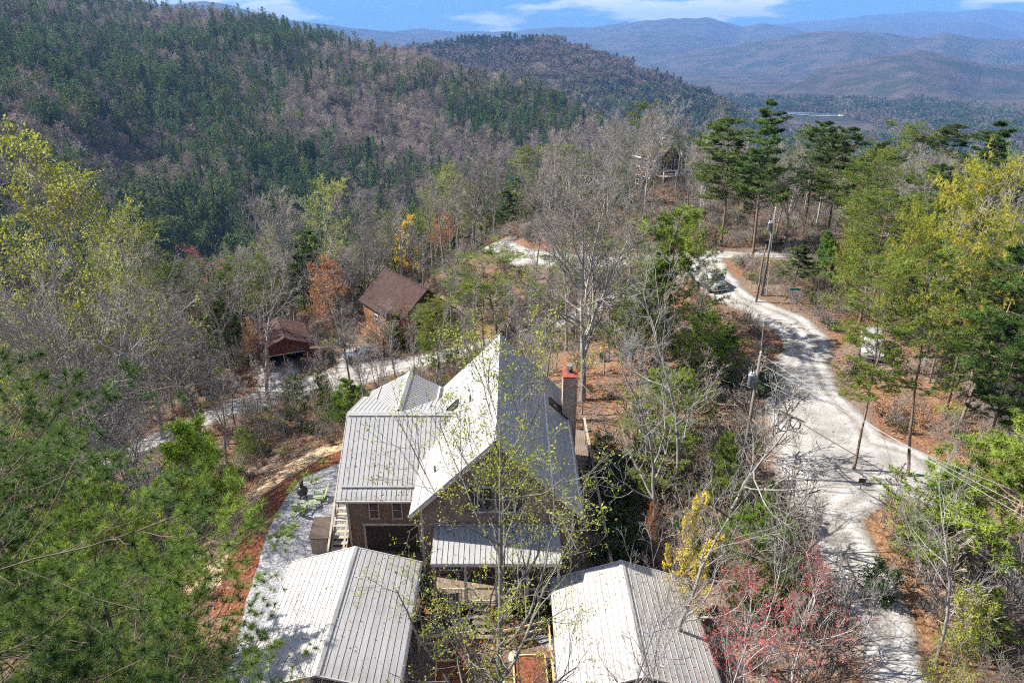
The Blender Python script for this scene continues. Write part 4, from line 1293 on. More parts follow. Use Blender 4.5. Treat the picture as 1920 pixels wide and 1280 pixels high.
wwall = siding(0, 1, 0.0, WRZ - 0.15, cut=lambda zz: tuple(sorted((-v for v in wcut(zz)))))
part(house, "wing_wall", xform(wwall, Matrix.Translation((wxa, 36.6, 0)) @ Matrix.Rotation(-math.pi / 2, 4, 'Z') @ Matrix.Diagonal((-1, 1, 1, 1))), "siding_brown")
part(house, "corner_board", MB().box((wxa, wy - 0.02, 2.1), (0.14, 0.08, 4.2)), "trim_cream")
for xx in (-8.05, -6.7):
    window(house, face_to((xx, wy - 0.03, 3.2), 0), 0.62, 1.1, "trim_cream", (1, 2))
part(house, "garage_opening", MB().box((-7.1, wy - 0.01, 1.05), (3.1, 0.08, 2.1)), "shutter_black")  # flat black panel: the opening's dark inside painted on, no recess
part(house, "opening_trim", MB().box((-7.1, wy - 0.06, 2.16), (3.4, 0.08, 0.14)).box((-8.72, wy - 0.06, 1.05), (0.12, 0.08, 2.1)).box((-5.48, wy - 0.06, 1.05), (0.12, 0.08, 2.1)), "trim_cream")

# rear gable of the wing
GX_, GZr, GE, GH = -7.0, 7.43, 5.93, 2.75
Lg = math.hypot(GH, GZr - GE)
for sx in (-1, 1):
    roof_slope(house, (GX_ + sx * 0.02, 36.75, GZr), (0, 1, 0), (sx * GH / Lg, 0, -(GZr - GE) / Lg), 5.2, Lg if sx < 0 else Lg * 0.98, 0.26, "roof_metal", mid=False, rib=0.03)
    part(house, "rake_board", MB().bar((GX_, 41.95, GZr - 0.14), (GX_ + sx * GH, 41.95, GE - 0.14), 0.04, 0.2), "trim_cream")
part(house, "ridge_cap", MB().add([(GX_, 36.7, GZr + .07), (GX_, 42.0, GZr + .07), (GX_ - .22, 42.0, GZr - .06), (GX_ - .22, 36.7, GZr - .06), (GX_ + .22, 42.0, GZr - .06), (GX_ + .22, 36.7, GZr - .06)], [(0, 1, 2, 3), (0, 5, 4, 1)]), "roof_metal")
for sx in (-1, 1):
    part(house, "snow_rail", MB().box((GX_ + sx * GH * 0.74, 39.5, GZr - (GZr - GE) * 0.74 + 0.07), (0.09, 4.6, 0.07), Matrix.Rotation(sx * math.atan2(GZr - GE, GH), 3, 'Y')), "wood_grey" if sx < 0 else "trim_white")
part(house, "rear_wall", xform(siding(-2.5, 2.5, 0, GZr - 0.2, cut=lambda zz: (-min(2.5, max(0, (GZr - 0.15 - zz) * 1.77)), min(2.5, max(0, (GZr - 0.15 - zz) * 1.77)))), face_to((GX_, 41.6, 0), math.pi)), "siding_brown")

# front porch: low roof, posts, rail, floor, steps
PX0, PX1 = -4.18, 2.55
PT, PB = Vector((0, 29.58, 4.42)), Vector((0, 27.35, 3.78))
roof_slope(house, (PX0, PT.y, PT.z), (1, 0, 0), (0, PB.y - PT.y, PB.z - PT.z), PX1 - PX0, (PB - PT).length, 0.28, "roof_metal", mid=False, rib=0.03)
part(house, "porch_fascia", MB().box(((PX0 + PX1) / 2, 27.36, 3.66), (PX1 - PX0, 0.05, 0.17)), "trim_cream")
part(house, "porch_flashing", MB().box(((PX0 + PX1) / 2, 29.5, 4.5), (PX1 - PX0, 0.05, 0.1)), "roof_metal")
part(house, "porch_floor", MB().box(((PX0 + PX1) / 2, 28.45, 0.95), (PX1 - PX0, 2.3, 0.1)), "wood_deck")
for xx in np.linspace(PX0 + 0.15, PX1 - 0.15, 5):
    part(house, "porch_post", MB().box((xx, 27.5, 2.3), (0.13, 0.13, 2.65)), "wood_grey")
part(house, "porch_rail", MB().box(((PX0 + PX1) / 2, 27.5, 1.95), (PX1 - PX0, 0.1, 0.06)).box(((PX0 + PX1) / 2, 27.5, 1.12), (PX1 - PX0, 0.06, 0.06)), "wood_grey")
balm = MB().box((0, 0, 0), (0.04, 0.04, 0.8)).mesh("baluster")
balm.materials.append(MATS["wood_grey"])
def balusters(a, b, z_, step=0.16):
    a, b = Vector(a), Vector(b)
    k = int((b - a).length / step)
    for i in range(1, k):
        o = bpy.data.objects.new("baluster", balm)
        COL.objects.link(o)
        p = a.lerp(b, i / k)
        o.location = (p.x, p.y, p.z + z_)
        in_world(o, house)
balusters((PX0 + 0.2, 27.5, 0), (-2.0, 27.5, 0), 1.53)
balusters((-0.6, 27.5, 0), (PX1 - 0.2, 27.5, 0), 1.53)
for k in range(5):
    part(house, "step", MB().box((-1.3, 27.2 - 0.28 * k, 0.83 - 0.18 * k), (1.5, 0.3, 0.06)), "wood_deck")

# side deck along the east wall
DZ, DX0, DX1, DY0, DY1 = 1.0, 3.36, 5.5, 27.6, 45.2
k = 13
bw = (DX1 - DX0) / k
bmesh_ = MB().box((0, 0, 0), (bw - 0.012, DY1 - DY0, 0.04)).mesh("deck_board")
bmesh_.materials.append(MATS["wood_deck"])
for i in range(k):
    o = bpy.data.objects.new("deck_board", bmesh_)
    COL.objects.link(o)
    o.location = (DX0 + bw * (i + 0.5), (DY0 + DY1) / 2, DZ)
    in_world(o, house)
for yy in np.linspace(DY0 + 0.1, DY1 - 0.1, 9):
    part(house, "deck_post", MB().box((DX1 - 0.05, yy, 0.75), (0.11, 0.11, 2.6)), "wood_deck")
for yy0, yy1 in zip(np.linspace(DY0 + 0.1, DY1 - 0.1, 9)[:-1], np.linspace(DY0 + 0.1, DY1 - 0.1, 9)[1:]):
    part(house, "deck_rail", MB().box((DX1 - 0.02, (yy0 + yy1) / 2, DZ + 1.02), (0.16, yy1 - yy0 - 0.03, 0.04)), "wood_grey")
part(house, "deck_rail", MB().box(((CX1 + DX1) / 2, DY1 - 0.05, DZ + 1.02), (DX1 - CX1, 0.12, 0.05)).box(((CX1 + DX1) / 2, DY1 - 0.05, DZ + 0.12), (DX1 - CX1, 0.06, 0.06)), "wood_deck")
balusters((DX1 - 0.03, DY0 + 0.2, 0), (DX1 - 0.03, DY1 - 0.2, 0), DZ + 0.58, 0.17)
balusters((CX1 + 0.1, DY1 - 0.05, 0), (DX1 - 0.1, DY1 - 0.05, 0), DZ + 0.58, 0.17)
part(house, "deck_skirt", MB().box((DX1 - 0.06, (DY0 + DY1) / 2, 0.72), (0.04, DY1 - DY0, 0.5)).box(((DX0 + DX1) / 2, DY0 + 0.02, 0.72), (DX1 - DX0, 0.04, 0.5)), "wood_deck")
part(house, "stair_rail", MB().bar((DX1, DY1 - 1.4, DZ + 1.0), (DX1 + 1.9, DY1 - 2.4, DZ + 0.1), 0.08, 0.06), "wood_deck")

# outside stair up the west wall
SXa, SXb, SYa, SYb, SZb = -10.75, -9.85, 31.4, 36.2, 3.1
nst = 16
stm = MB().box((0, 0, 0), (SXb - SXa, 0.28, 0.05)).mesh("stair_tread")
stm.materials.append(MATS["wood_grey"])
for k in range(nst):
    o = bpy.data.objects.new("stair_tread", stm)
    COL.objects.link(o)
    o.location = ((SXa + SXb) / 2, SYa + (SYb - SYa) * (k + 0.5) / nst, SZb * (k + 1) / nst)
    in_world(o, house)
for xx in (SXa, SXb):
    part(house, "stringer", MB().bar((xx, SYa, 0.02), (xx, SYb, SZb - 0.02), 0.05, 0.26), "wood_grey")
    part(house, "stair_rail", MB().bar((xx, SYa, 1.0), (xx, SYb, SZb + 1.0), 0.12, 0.06), "wood_grey")
    for q in (0.02, 0.5, 0.98):
        part(house, "rail_post", MB().box((xx, SYa + (SYb - SYa) * q, SZb * q + 0.45), (0.1, 0.1, 1.1)), "wood_grey")
part(house, "landing", MB().box(((SXa + SXb) / 2, SYb + 0.7, SZb), (SXb - SXa + 0.1, 1.4, 0.08)), "wood_grey")
for yy in (SYb + 0.1, SYb + 1.35):
    part(house, "landing_post", MB().box((SXa, yy, SZb / 2 + 0.5), (0.12, 0.12, SZb + 1.0)), "wood_grey")

# ---- two metal carports in front
def carport(xr, y0, y1, zr, half, rise, label):
    gz = H1(xr, (y0 + y1) / 2)
    c = empty("carport", (xr, (y0 + y1) / 2, gz), 0, label, "carport", "pale metal carports in front of the house")
    L = math.hypot(half, rise)
    k = 12
    w = L / k
    for sx in (-1, 1):
        for i in range(k):
            # sheets run the length of the roof, one below the other
            me = panel_mesh(w, y1 - y0, "carport_metal", 0.022, False)
            o = bpy.data.objects.new("roof_panel", me)
            COL.objects.link(o)
            u = Vector((sx * half / L, 0, -rise / L))
            v = Vector((0, 1, 0))
            nrm = u.cross(v)
            p = Vector((xr, y0, zr)) + u * (w * i + 0.01)
            if nrm.z < 0:
                u2, p, nrm = -u, p + u * w, -nrm
            else:
                u2 = u
            o.matrix_local = Matrix.Translation(p) @ Matrix((u2, v, nrm)).transposed().to_4x4()
            in_world(o, c)
        # rounded eave drop
        ex, ez = xr + sx * half, zr - rise
        e = MB().add([(ex, y0, ez + .01), (ex, y1, ez + .01), (ex + sx * .1, y1, ez - .07), (ex + sx * .1, y0, ez - .07), (ex + sx * .12, y1, ez - .25), (ex + sx * .12, y0, ez - .25)], [(0, 1, 2, 3), (3, 2, 4, 5)])
        part(c, "eave_trim", e, "carport_metal")
        part(c, "side_panel", MB().box((xr + sx * (half - 0.02), (y0 + y1) / 2, zr - rise - 0.5), (0.03, y1 - y0 - 0.3, 0.6)), "carport_metal")
        for yy in np.linspace(y0 + 0.2, y1 - 0.2, 5):
            part(c, "post", MB().box((xr + sx * (half - 0.1), yy, (zr - rise + gz) / 2 - 0.1), (0.07, 0.07, zr - rise - gz)), "flue_metal")
        for yy in (y0 + 0.02, y1 - 0.02):
            part(c, "gable_trim", MB().bar((xr, yy, zr - 0.02), (xr + sx * (half + 0.1), yy, zr - rise - 0.05), 0.05, 0.1), "trim_cream")
    part(c, "ridge_cap", MB().add([(xr - .16, y0 - .01, zr - .0), (xr, y0 - .01, zr + .055), (xr + .16, y0 - .01, zr - .0), (xr - .16, y1 + .01, zr - .0), (xr, y1 + .01, zr + .055), (xr + .16, y1 + .01, zr - .0)], [(0, 1, 4, 3), (1, 2, 5, 4)]), "carport_metal")
    for yy in (y0 + 0.15, (y0 + y1) / 2, y1 - 0.15):
        part(c, "truss", MB().bar((xr - half, yy, zr - rise - 0.1), (xr, yy, zr - 0.1), 0.06, 0.06).bar((xr, yy, zr - 0.1), (xr + half, yy, zr - rise - 0.1), 0.06, 0.06), "flue_metal")
    return c
carport(-8.3, 20.6, 28.6, 3.8, 3.42, 1.0, "pale metal carport roof beside the gravel patio, twin of the one at the bare trees")
carport(5.68, 20.8, 27.9, 3.5, 3.55, 1.22, "pale metal carport roof below the side deck with yellow blossom at its corner")

# ---- red-roofed cabin beyond the house
CABIN = (-13.8, 84.0, -7.0)
crz = math.atan2(8.6, -6.6) - math.pi / 2          # local +y runs along the ridge away from the camera
cabin = empty("cabin", CABIN, crz, "log cabin with steep dull red shingle roof behind the parked car", "cabin")
CL, CH_, CRZ, CEZ = 5.5, 4.3, 6.95, 3.35
Ls = math.hypot(CH_, CRZ - CEZ)
shm = {}
def shingle_courses(root, x_sign, half, zr, ze, y0, y1, mat, rows, cols, seed=0, name="shingle_course"):
    """Overlapping courses of shingles with ragged lower edges."""
    rg = random.Random(seed)
    L = math.hypot(half, zr - ze)
    for i in range(rows):
        mb = MB()
        a, b = i / rows, min(1.0, (i + 1.25) / rows)
        for j in range(cols):
            ya, yb = y0 + (y1 - y0) * j / cols, y0 + (y1 - y0) * (j + 1) / cols - 0.01
            bb = b - rg.random() * 0.12 / rows
            la, lb = 0.012, 0.034 + rg.random() * 0.012
            na, nz_ = (zr - ze) / L * x_sign, half / L
            P = lambda f, y, lift: (x_sign * half * f + na * lift, y, zr - (zr - ze) * f + nz_ * lift)
            mb.add([P(a, ya, la), P(a, yb, la), P(bb, yb, lb), P(bb, ya, lb), P(bb, yb, 0), P(bb, ya, 0)], [(0, 1, 2, 3) if x_sign < 0 else (3, 2, 1, 0), (3, 2, 4, 5)])
        mb.build(name, MATS[mat], root)
for sx in (-1, 1):
    shingle_courses(cabin, sx, CH_, CRZ, CEZ, -CL, CL, "shingle_red", 16, 22, 3 + sx)
    lpart(cabin, "roof_deck", MB().add([(0, -CL, CRZ - .03), (0, CL, CRZ - .03), (sx * CH_, CL, CEZ - .03), (sx * CH_, -CL, CEZ - .03), (0, -CL, CRZ - .17), (0, CL, CRZ - .17), (sx * CH_, CL, CEZ - .17), (sx * CH_, -CL, CEZ - .17)], [(0, 1, 2, 3), (7, 6, 5, 4), (3, 2, 6, 7), (0, 3, 7, 4), (1, 5, 6, 2)]), "log_dark")
    lpart(cabin, "gutter", MB().box((sx * (CH_ + 0.03), 0, CEZ - 0.08), (0.1, 2 * CL, 0.1)), "shutter_black")
lpart(cabin, "ridge_cap", MB().box((0, 0, CRZ + 0.04), (0.24, 2 * CL, 0.05)), "shingle_red")
def log_wall(root, length, z0, z1, M, mat, cut=None, r=0.13):
    """Round logs stacked one on the other: each log a piece of its own."""
    z = z0 + r
    while z < z1:
        a, b = (-length / 2, length / 2) if cut is None else cut(z)
        if b - a > 0.3:
            o = xform(MB().tube([(a, 0, z), (b, 0, z)], r * 1.04, 8), M).build("log", MATS[mat], root)
        z += 2 * r
hwl = 3.75
log_wall(cabin, 2 * CL - 0.9, 0.0, CEZ + 0.2, face_to((-hwl, 0, 0), -math.pi / 2), "log_orange")  # sunward wall: warm sunlight put into the log colour
log_wall(cabin, 2 * CL - 0.9, 0.0, CEZ + 0.2, face_to((hwl, 0, 0), math.pi / 2), "log_dark")  # wall away from the sun: shade painted as a darker log colour
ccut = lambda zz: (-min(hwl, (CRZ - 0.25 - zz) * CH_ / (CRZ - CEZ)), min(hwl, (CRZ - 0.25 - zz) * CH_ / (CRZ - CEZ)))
log_wall(cabin, 0, 0.0, CRZ - 0.4, face_to((0, -CL + 0.5, 0), 0), "log_dark", ccut)  # the gable's shade is put into the darker log colour
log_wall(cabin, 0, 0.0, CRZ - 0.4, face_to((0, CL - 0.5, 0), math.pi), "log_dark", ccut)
for xx, zz in ((-1.5, 1.6), (1.5, 1.6), (-1.1, 4.3), (1.1, 4.3)):
    window(cabin, face_to((xx, -CL + 0.34, zz), 0), 1.0, 1.3, "trim_white", (1, 2), None, False)
for yy in (-2.2, 1.2):
    window(cabin, face_to((-hwl - 0.14, yy, 1.8), -math.pi / 2), 1.0, 1.2, "trim_white", (1, 2), None, False)
lpart(cabin, "door", MB().box((-hwl - 0.12, -3.6, 1.05), (0.08, 0.95, 2.05)), "barn_red")
lpart(cabin, "porch_deck", MB().box((-hwl - 1.2, -1.0, 0.35), (2.2, 7.0, 0.1)), "log_orange")
for yy in (-4.4, -2.1, 0.2, 2.4):
    lpart(cabin, "porch_post", MB().box((-hwl - 2.2, yy, 0.9), (0.12, 0.12, 1.3)), "log_orange")
lpart(cabin, "porch_rail", MB().box((-hwl - 2.2, -1.0, 1.45), (0.1, 7.0, 0.08)).box((-hwl - 2.2, -1.0, 0.95), (0.06, 7.0, 0.06)), "log_orange")
for k in range(4):
    lpart(cabin, "step", MB().box((-hwl - 2.5 - 0.3 * k, -3.5, 0.25 - 0.18 * k), (0.32, 1.3, 0.06)), "log_orange")
lpart(cabin, "foundation", MB().box((0, 0, -0.7), (2 * hwl, 2 * CL - 1.0, 1.6)), "concrete")

# ---- low barn by the lower drive
brz = math.atan2(0.92, -0.42) - math.pi / 2
barn = empty("barn", (-28.2, 76.6, -8.1), brz, "low dark red barn with brown shingle roof left of the parked car", "barn")
BL, BH, BR, BE = 3.6, 3.2, 4.25, 2.95
for sx in (-1, 1):
    shingle_courses(barn, sx, BH, BR, BE, -BL, BL, "shingle_brown", 11, 14, 9 + sx)
    lpart(barn, "roof_deck", MB().add([(0, -BL, BR - .03), (0, BL, BR - .03), (sx * BH, BL, BE - .03), (sx * BH, -BL, BE - .03), (0, -BL, BR - .15), (0, BL, BR - .15), (sx * BH, BL, BE - .15), (sx * BH, -BL, BE - .15)], [(0, 1, 2, 3), (7, 6, 5, 4), (3, 2, 6, 7), (0, 3, 7, 4), (1, 5, 6, 2)]), "log_dark")
lpart(barn, "ridge_cap", MB().box((0, 0, BR + 0.03), (0.2, 2 * BL, 0.05)), "shingle_brown")
def planks(root, x0, x1, zlow, top, y, w, mat, facing=0.0, shift=(0, 0, 0)):
    k = int(round((x1 - x0) / w))
    for i in range(k):
        a, b = x0 + (x1 - x0) * i / k, x0 + (x1 - x0) * (i + 1) / k - 0.012
        mb = MB().add([(a, y, zlow), (b, y, zlow), (b, y, top(b)), (a, y, top(a)), (a, y + .03, zlow), (b, y + .03, zlow), (b, y + .03, top(b)), (a, y + .03, top(a))], [(0, 1, 2, 3), (1, 5, 6, 2), (4, 0, 3, 7), (3, 2, 6, 7), (5, 4, 7, 6)])
        xform(mb, face_to(shift, facing)).build("plank", MATS[mat], root)
gt = lambda x: BR - 0.2 - abs(x) * (BR - BE) / BH
planks(barn, -2.8, 2.8, 2.1, gt, -BL + 0.4, 0.28, "barn_red")
planks(barn, -2.8, -1.9, -0.3, lambda x: 2.1, -BL + 0.4, 0.28, "barn_red")
planks(barn, 1.9, 2.8, -0.3, lambda x: 2.1, -BL + 0.4, 0.28, "barn_red")
planks(barn, -2.8, 2.8, -0.3, gt, -BL + 0.4, 0.28, "barn_red", math.pi)
for sx in (-1, 1):
    planks(barn, -BL + 0.4, BL - 0.4, -0.3, lambda x: BE + 0.05, -2.8, 0.3, "barn_red", sx * math.pi / 2)
lpart(barn, "lintel", MB().box((0, -BL + 0.36, 2.12), (4.2, 0.06, 0.14)), "wood_grey")
lpart(barn, "door_post", MB().box((-0.3, -BL + 0.45, 0.9), (0.13, 0.1, 2.4)), "wood_grey")

# ---- tall house on the knoll among the pines
kh = at_y(1232, 318, 128.0)
khz = H1(kh[0], 128.0)
knoll = empty("house", (kh[0], 128.0, khz - 1.0), R(24), "tall grey house with dark roof half hidden by pines on the knoll", "house")
KW, KD, KE, KR = 2.7, 3.4, 5.6, 7.8
for sx in (-1, 1):
    shingle_courses(knoll, sx, KW + 0.5, KR, KE, -KD - .4, KD + .4, "shingle_dark", 10, 8, 21 + sx)
    lpart(knoll, "roof_deck", MB().add([(0, -KD - .4, KR - .03), (0, KD + .4, KR - .03), (sx * (KW + .5), KD + .4, KE - .03), (sx * (KW + .5), -KD - .4, KE - .03), (0, -KD - .4, KR - .2), (0, KD + .4, KR - .2), (sx * (KW + .5), KD + .4, KE - .2), (sx * (KW + .5), -KD - .4, KE - .2)], [(0, 1, 2, 3), (7, 6, 5, 4), (3, 2, 6, 7), (0, 3, 7, 4), (1, 5, 6, 2)]), "trim_white")
kcut = lambda zz: (-min(KW, max(0, (KR - 0.25 - zz) * (KW + .5) / (KR - KE))), min(KW, max(0, (KR - 0.25 - zz) * (KW + .5) / (KR - KE))))
for fac, yy in ((0, -KD), (math.pi, KD)):
    lpart(knoll, "gable_wall", xform(siding(-KW, KW, -1.0, KR - 0.3, 0.25, 0.03, kcut), face_to((0, yy, 0), fac)), "log_dark")
for fac, xx in ((-math.pi / 2, -KW), (math.pi / 2, KW)):
    lpart(knoll, "side_wall", xform(siding(-KD, KD, -1.0, KE, 0.25, 0.03), face_to((xx, 0, 0), fac)), "log_dark")
for xx in (-1.7, 0.0, 1.7):
    for zz in (1.4, 4.6):
        window(knoll, face_to((xx, -KD - 0.05, zz), 0), 1.2, 1.7, "trim_white", (1, 2), None, False)
for yy in (-2.0, 0, 2.0):
    for zz in (1.4, 4.6):
        window(knoll, face_to((-KW - 0.05, yy, zz), -math.pi / 2), 1.1, 1.6, "trim_white", (1, 2), None, False)
for xx in (-KW, KW):
    lpart(knoll, "corner_board", MB().box((xx, -KD - 0.03, 3.0), (0.25, 0.1, 7.6)), "trim_white")
lpart(knoll, "balcony", MB().box((0, -KD - 1.2, 3.0), (2 * KW, 2.4, 0.15)), "wood_grey")
lpart(knoll, "balcony_rail", MB().box((0, -KD - 2.35, 4.0), (2 * KW, 0.08, 0.1)).box((0, -KD - 2.35, 3.55), (2 * KW, 0.05, 0.06)), "trim_white")
for xx in (-KW + .1, 0, KW - .1):
    lpart(knoll, "balcony_post", MB().box((xx, -KD - 2.35, 1.5), (0.18, 0.18, 5.1)), "trim_white")
lpart(knoll, "chimney", MB().box((1.4, 0.8, KR - 0.3), (0.8, 0.8, 2.6)), "concrete")
# ------------------------------------------------------------------ trees and shrubs one can tell apart
KIND = {}
def kind(name, height, pieces, cat):
    """pieces: [(part name, geometry, material)]"""
    ms = []
    for pn, geo, mt in pieces:
        ms.append((pn, make_mesh(name + "_" + pn, geo, MATS[mt], smooth=pn in ("trunk",))))
    KIND.setdefault(name, []).append((height, ms, cat))

def hard_kind(name, seed, bark, twig, leaf=None, per=2, lsize=0.05, ljit=0.06, share=1.0, **kw):
    t, c, tips, td, rng = hardwood(seed, **kw)
    pieces = [("trunk", t, bark), ("crown" if leaf is None else "branches", c, twig)]
    if leaf:
        k = rng.random(len(tips)) < share
        p = np.repeat(tips[k], per, axis=0)
        pieces.append(("crown", [leaves(rng, p, lsize, ljit)], leaf))
    kind(name, kw.get("height", 16.0), pieces, "tree")

for sd in (1, 2, 3, 4):
    hard_kind("bare_tree", 200 + sd, "bark_grey", "twig_grey", height=16, r=0.2, first=0.42, limbs=13, lf=0.31, l2=7, l3=5, l4=2, ang=(25, 52), thin=0.9)
for sd in (1, 2):
    hard_kind("spreading_bare_tree", 210 + sd, "bark_grey", "twig_grey", height=15, r=0.22, first=0.3, limbs=17, lf=0.46, l2=9, l3=7, l4=3, ang=(32, 68), fork=True)
for sd in (1, 2):
    hard_kind("pale_bare_tree", 220 + sd, "bark_pale", "twig_pale", height=15, r=0.16, first=0.28, limbs=15, lf=0.42, l2=7, l3=6, l4=3, ang=(30, 66), wob=0.09, up=0.09)
for sd in (1, 2):
    hard_kind("open_bare_tree", 225 + sd, "bark_grey", "twig_grey", height=14, r=0.11, first=0.3, limbs=13, lf=0.34, l2=5, l3=4, l4=2, ang=(25, 55), thin=0.6)
for sd in (1, 2):
    hard_kind("pale_open_tree", 228 + sd, "bark_pale", "twig_pale", height=14, r=0.15, first=0.25, limbs=12, lf=0.42, l2=5, l3=5, l4=2, ang=(30, 66), wob=0.1, up=0.08, thin=0.8)
for sd in (1, 2, 3):
    hard_kind("bare_sapling", 230 + sd, "bark_grey", "twig_brown", height=9, r=0.07, first=0.35, limbs=9, lf=0.26, l2=5, l3=4, l4=2, ang=(22, 45))
for sd in (1, 2):
    hard_kind("budding_tree", 240 + sd, "bark_grey", "twig_grey", "spring_leaves", per=2, lsize=0.08, ljit=0.1, share=0.8, height=20, r=0.2, first=0.3, limbs=18, lf=0.33, l2=7, l3=6, l4=2, ang=(28, 58))
hard_kind("orange_budding_tree", 250, "bark_grey", "twig_grey", "orange_buds", per=2, lsize=0.075, ljit=0.08, share=0.9, height=12, r=0.12, first=0.3, limbs=20, lf=0.36, l2=8, l3=6, l4=2, ang=(28, 62))
for sd in (1, 2):
    hard_kind("red_budding_tree", 255 + sd, "bark_grey", "twig_pale", "red_buds", per=3, lsize=0.045, ljit=0.08, share=0.42, height=9, r=0.07, first=0.25, limbs=12, lf=0.36, l2=5, l3=4, l4=2, ang=(22, 50), thin=0.6)
hard_kind("yellow_blossom_tree", 260, "bark_dark", "twig_brown", "yellow_blossom", per=3, lsize=0.06, ljit=0.07, share=0.9, height=6, r=0.06, first=0.2, limbs=12, lf=0.3, l2=6, l3=5, l4=2, ang=(20, 50))
hard_kind("fresh_green_tree", 262, "bark_dark", "twig_brown", "fresh_leaves", per=3, lsize=0.07, ljit=0.1, share=0.9, height=6, r=0.07, first=0.08, limbs=20, lf=0.42, l2=8, l3=6, l4=2, ang=(25, 65))
hard_kind("leafing_bush", 263, "bark_dark", "twig_brown", "spring_leaves", per=3, lsize=0.045, ljit=0.08, share=0.6, height=5, r=0.05, first=0.1, limbs=14, lf=0.4, l2=6, l3=5, l4=2, ang=(25, 60), thin=0.6)
hard_kind("rhododendron", 264, "bark_dark", "twig_brown", "evergreen_leaves", per=7, lsize=0.085, ljit=0.12, share=1.0, height=3, r=0.04, first=0.05, limbs=15, lf=0.55, l2=6, l3=4, l4=0, ang=(30, 75))
hard_kind("rhododendron", 265, "bark_dark", "twig_brown", "evergreen_leaves", per=7, lsize=0.085, ljit=0.12, share=1.0, height=3, r=0.04, first=0.05, limbs=16, lf=0.6, l2=6, l3=4, l4=0, ang=(35, 80))
hard_kind("red_maple_shrub", 266, "bark_dark", "twig_brown", "red_leaves", per=3, lsize=0.04, ljit=0.06, share=1.0, height=2, r=0.03, first=0.1, limbs=12, lf=0.5, l2=6, l3=5, l4=0, ang=(35, 75))
hard_kind("brush", 268, "bark_dark", "twig_brown", height=3, r=0.025, first=0.05, limbs=12, lf=0.6, l2=6, l3=4, l4=0, ang=(20, 60))

def pine_kind(name, seed, needle, **kw):
    t, c, pos, dr, rng = pine(seed, **kw)
    kind(name, kw.get("height", 18.0), [("trunk", t, "bark_pine"), ("crown", c, needle)], "pine tree")
for sd in (1, 2):
    pine_kind("white_pine", 300 + sd, "pine_needles", height=20, r=0.24, first=0.36, whorls=11, per=7, spread=0.2, tuft=14, nl=0.31, nw=0.055, sub=12, profile='cone' if sd == 1 else 'oval', layered=True, plates=True, up=0.03)
for sd in (1, 2):
    pine_kind("bright_pine", 310 + sd, "pine_needles_bright", height=9, r=0.1, first=0.08, whorls=14, per=5, spread=0.27, tuft=12, nl=0.19, nw=0.03, sub=8, profile='cone' if sd == 1 else 'oval')
for sd in (1, 2):
    pine_kind("olive_pine", 320 + sd, "pine_needles_olive", height=15, r=0.17, first=0.4, whorls=9, per=5, spread=0.24, tuft=12, nl=0.20, nw=0.036, sub=11, profile='flat', wob=0.07, ang=(55, 88), layered=True, plates=True)
pine_kind("yellow_pine", 330, "pine_needles_yellow", height=14, r=0.16, first=0.3, whorls=11, per=5, spread=0.27, tuft=12, nl=0.21, nw=0.036, sub=10, profile='flat', wob=0.05)
for sd in (1, 2):
    pine_kind("young_pine", 340 + sd, "pine_needles_bright", height=5, r=0.06, first=0.05, whorls=11, per=5, spread=0.29, tuft=12, nl=0.16, nw=0.028, sub=7, profile='cone')

USED = {}
def plant(kd, x, y, h, label, group=None, rz=None, variant=None, wide=1.0, name=None, tilt=0.0):
    vs = KIND[kd]
    i = USED.get(kd, 0)
    USED[kd] = i + 1
    height, ms, cat = vs[(variant if variant is not None else i) % len(vs)]
    s = h / height
    o = empty(name or kd, (x, y, H1(x, y)), random.uniform(0, 6.28) if rz is None else rz, label, cat if kd not in ("rhododendron", "red_maple_shrub", "brush") else "shrub", group)
    o.scale = (s * wide, s * wide, s)
    if tilt:
        o.rotation_euler = (0, tilt, o.rotation_euler.z)
    for pn, me in ms:
        c = bpy.data.objects.new(pn, me)
        COL.objects.link(c)
        c.parent = o
    return o

def plant_top(kd, px, py, y, label, **kw):
    """A plant at distance Y whose top shows at that pixel."""
    p = at_y(px, py, y)
    g = H1(p[0], y)
    return plant(kd, p[0], y, max(1.0, p[2] - g), label, **kw)

# ---- big bare and budding trees, one by one
T = plant_top
T("budding_tree", 75, 272, 48, "tallest yellow-green budding tree at the far left edge", wide=0.85)
T("budding_tree", -10, 330, 44, "yellow-green budding tree cut off by the left picture edge", wide=0.9)
T("budding_tree", 205, 402, 60, "yellow-green budding tree right of the tallest one at the left edge", wide=0.9)
T("olive_pine", 285, 415, 76, "round-topped olive pine rising above the bare woods at left")
T("red_budding_tree", 388, 462, 92, "orange-red budding tree among bare trees left of the barn", wide=0.9)
T("red_budding_tree", 335, 548, 78, "small reddish budding tree in the bare woods well left of the barn", wide=0.8)
T("budding_tree", 590, 330, 98, "broad budding tree with lime crown behind the orange tree", wide=1.0)
T("spreading_bare_tree", 520, 372, 92, "tall spreading bare tree left of the lime budding tree", wide=0.8)
T("bare_tree", 665, 362, 104, "bare grey tree just right of the lime budding tree")
T("bare_tree", 705, 425, 100, "bare grey tree rising right behind the red-roofed cabin's ridge end")
T("orange_budding_tree", 622, 487, 79.5, "orange budding tree between the barn and the red-roofed cabin")
T("orange_budding_tree", 470, 600, 73, "small orange budding tree left beside the barn wall", wide=0.7)
T("yellow_blossom_tree", 755, 408, 108, "bright yellow blossoming tree above the red-roofed cabin", wide=1.0)
T("orange_budding_tree", 838, 402, 104, "pale orange budding tree left of the far gravel turnaround", wide=0.8)
T("bare_tree", 790, 430, 92, "leaning bare tree close behind the red-roofed cabin", tilt=-0.12)
T("olive_pine", 842, 318, 128, "olive pine, left one of two at the top of the woods behind the cabin")
T("olive_pine", 905, 335, 126, "olive pine, right one of two at the top of the woods behind the cabin")
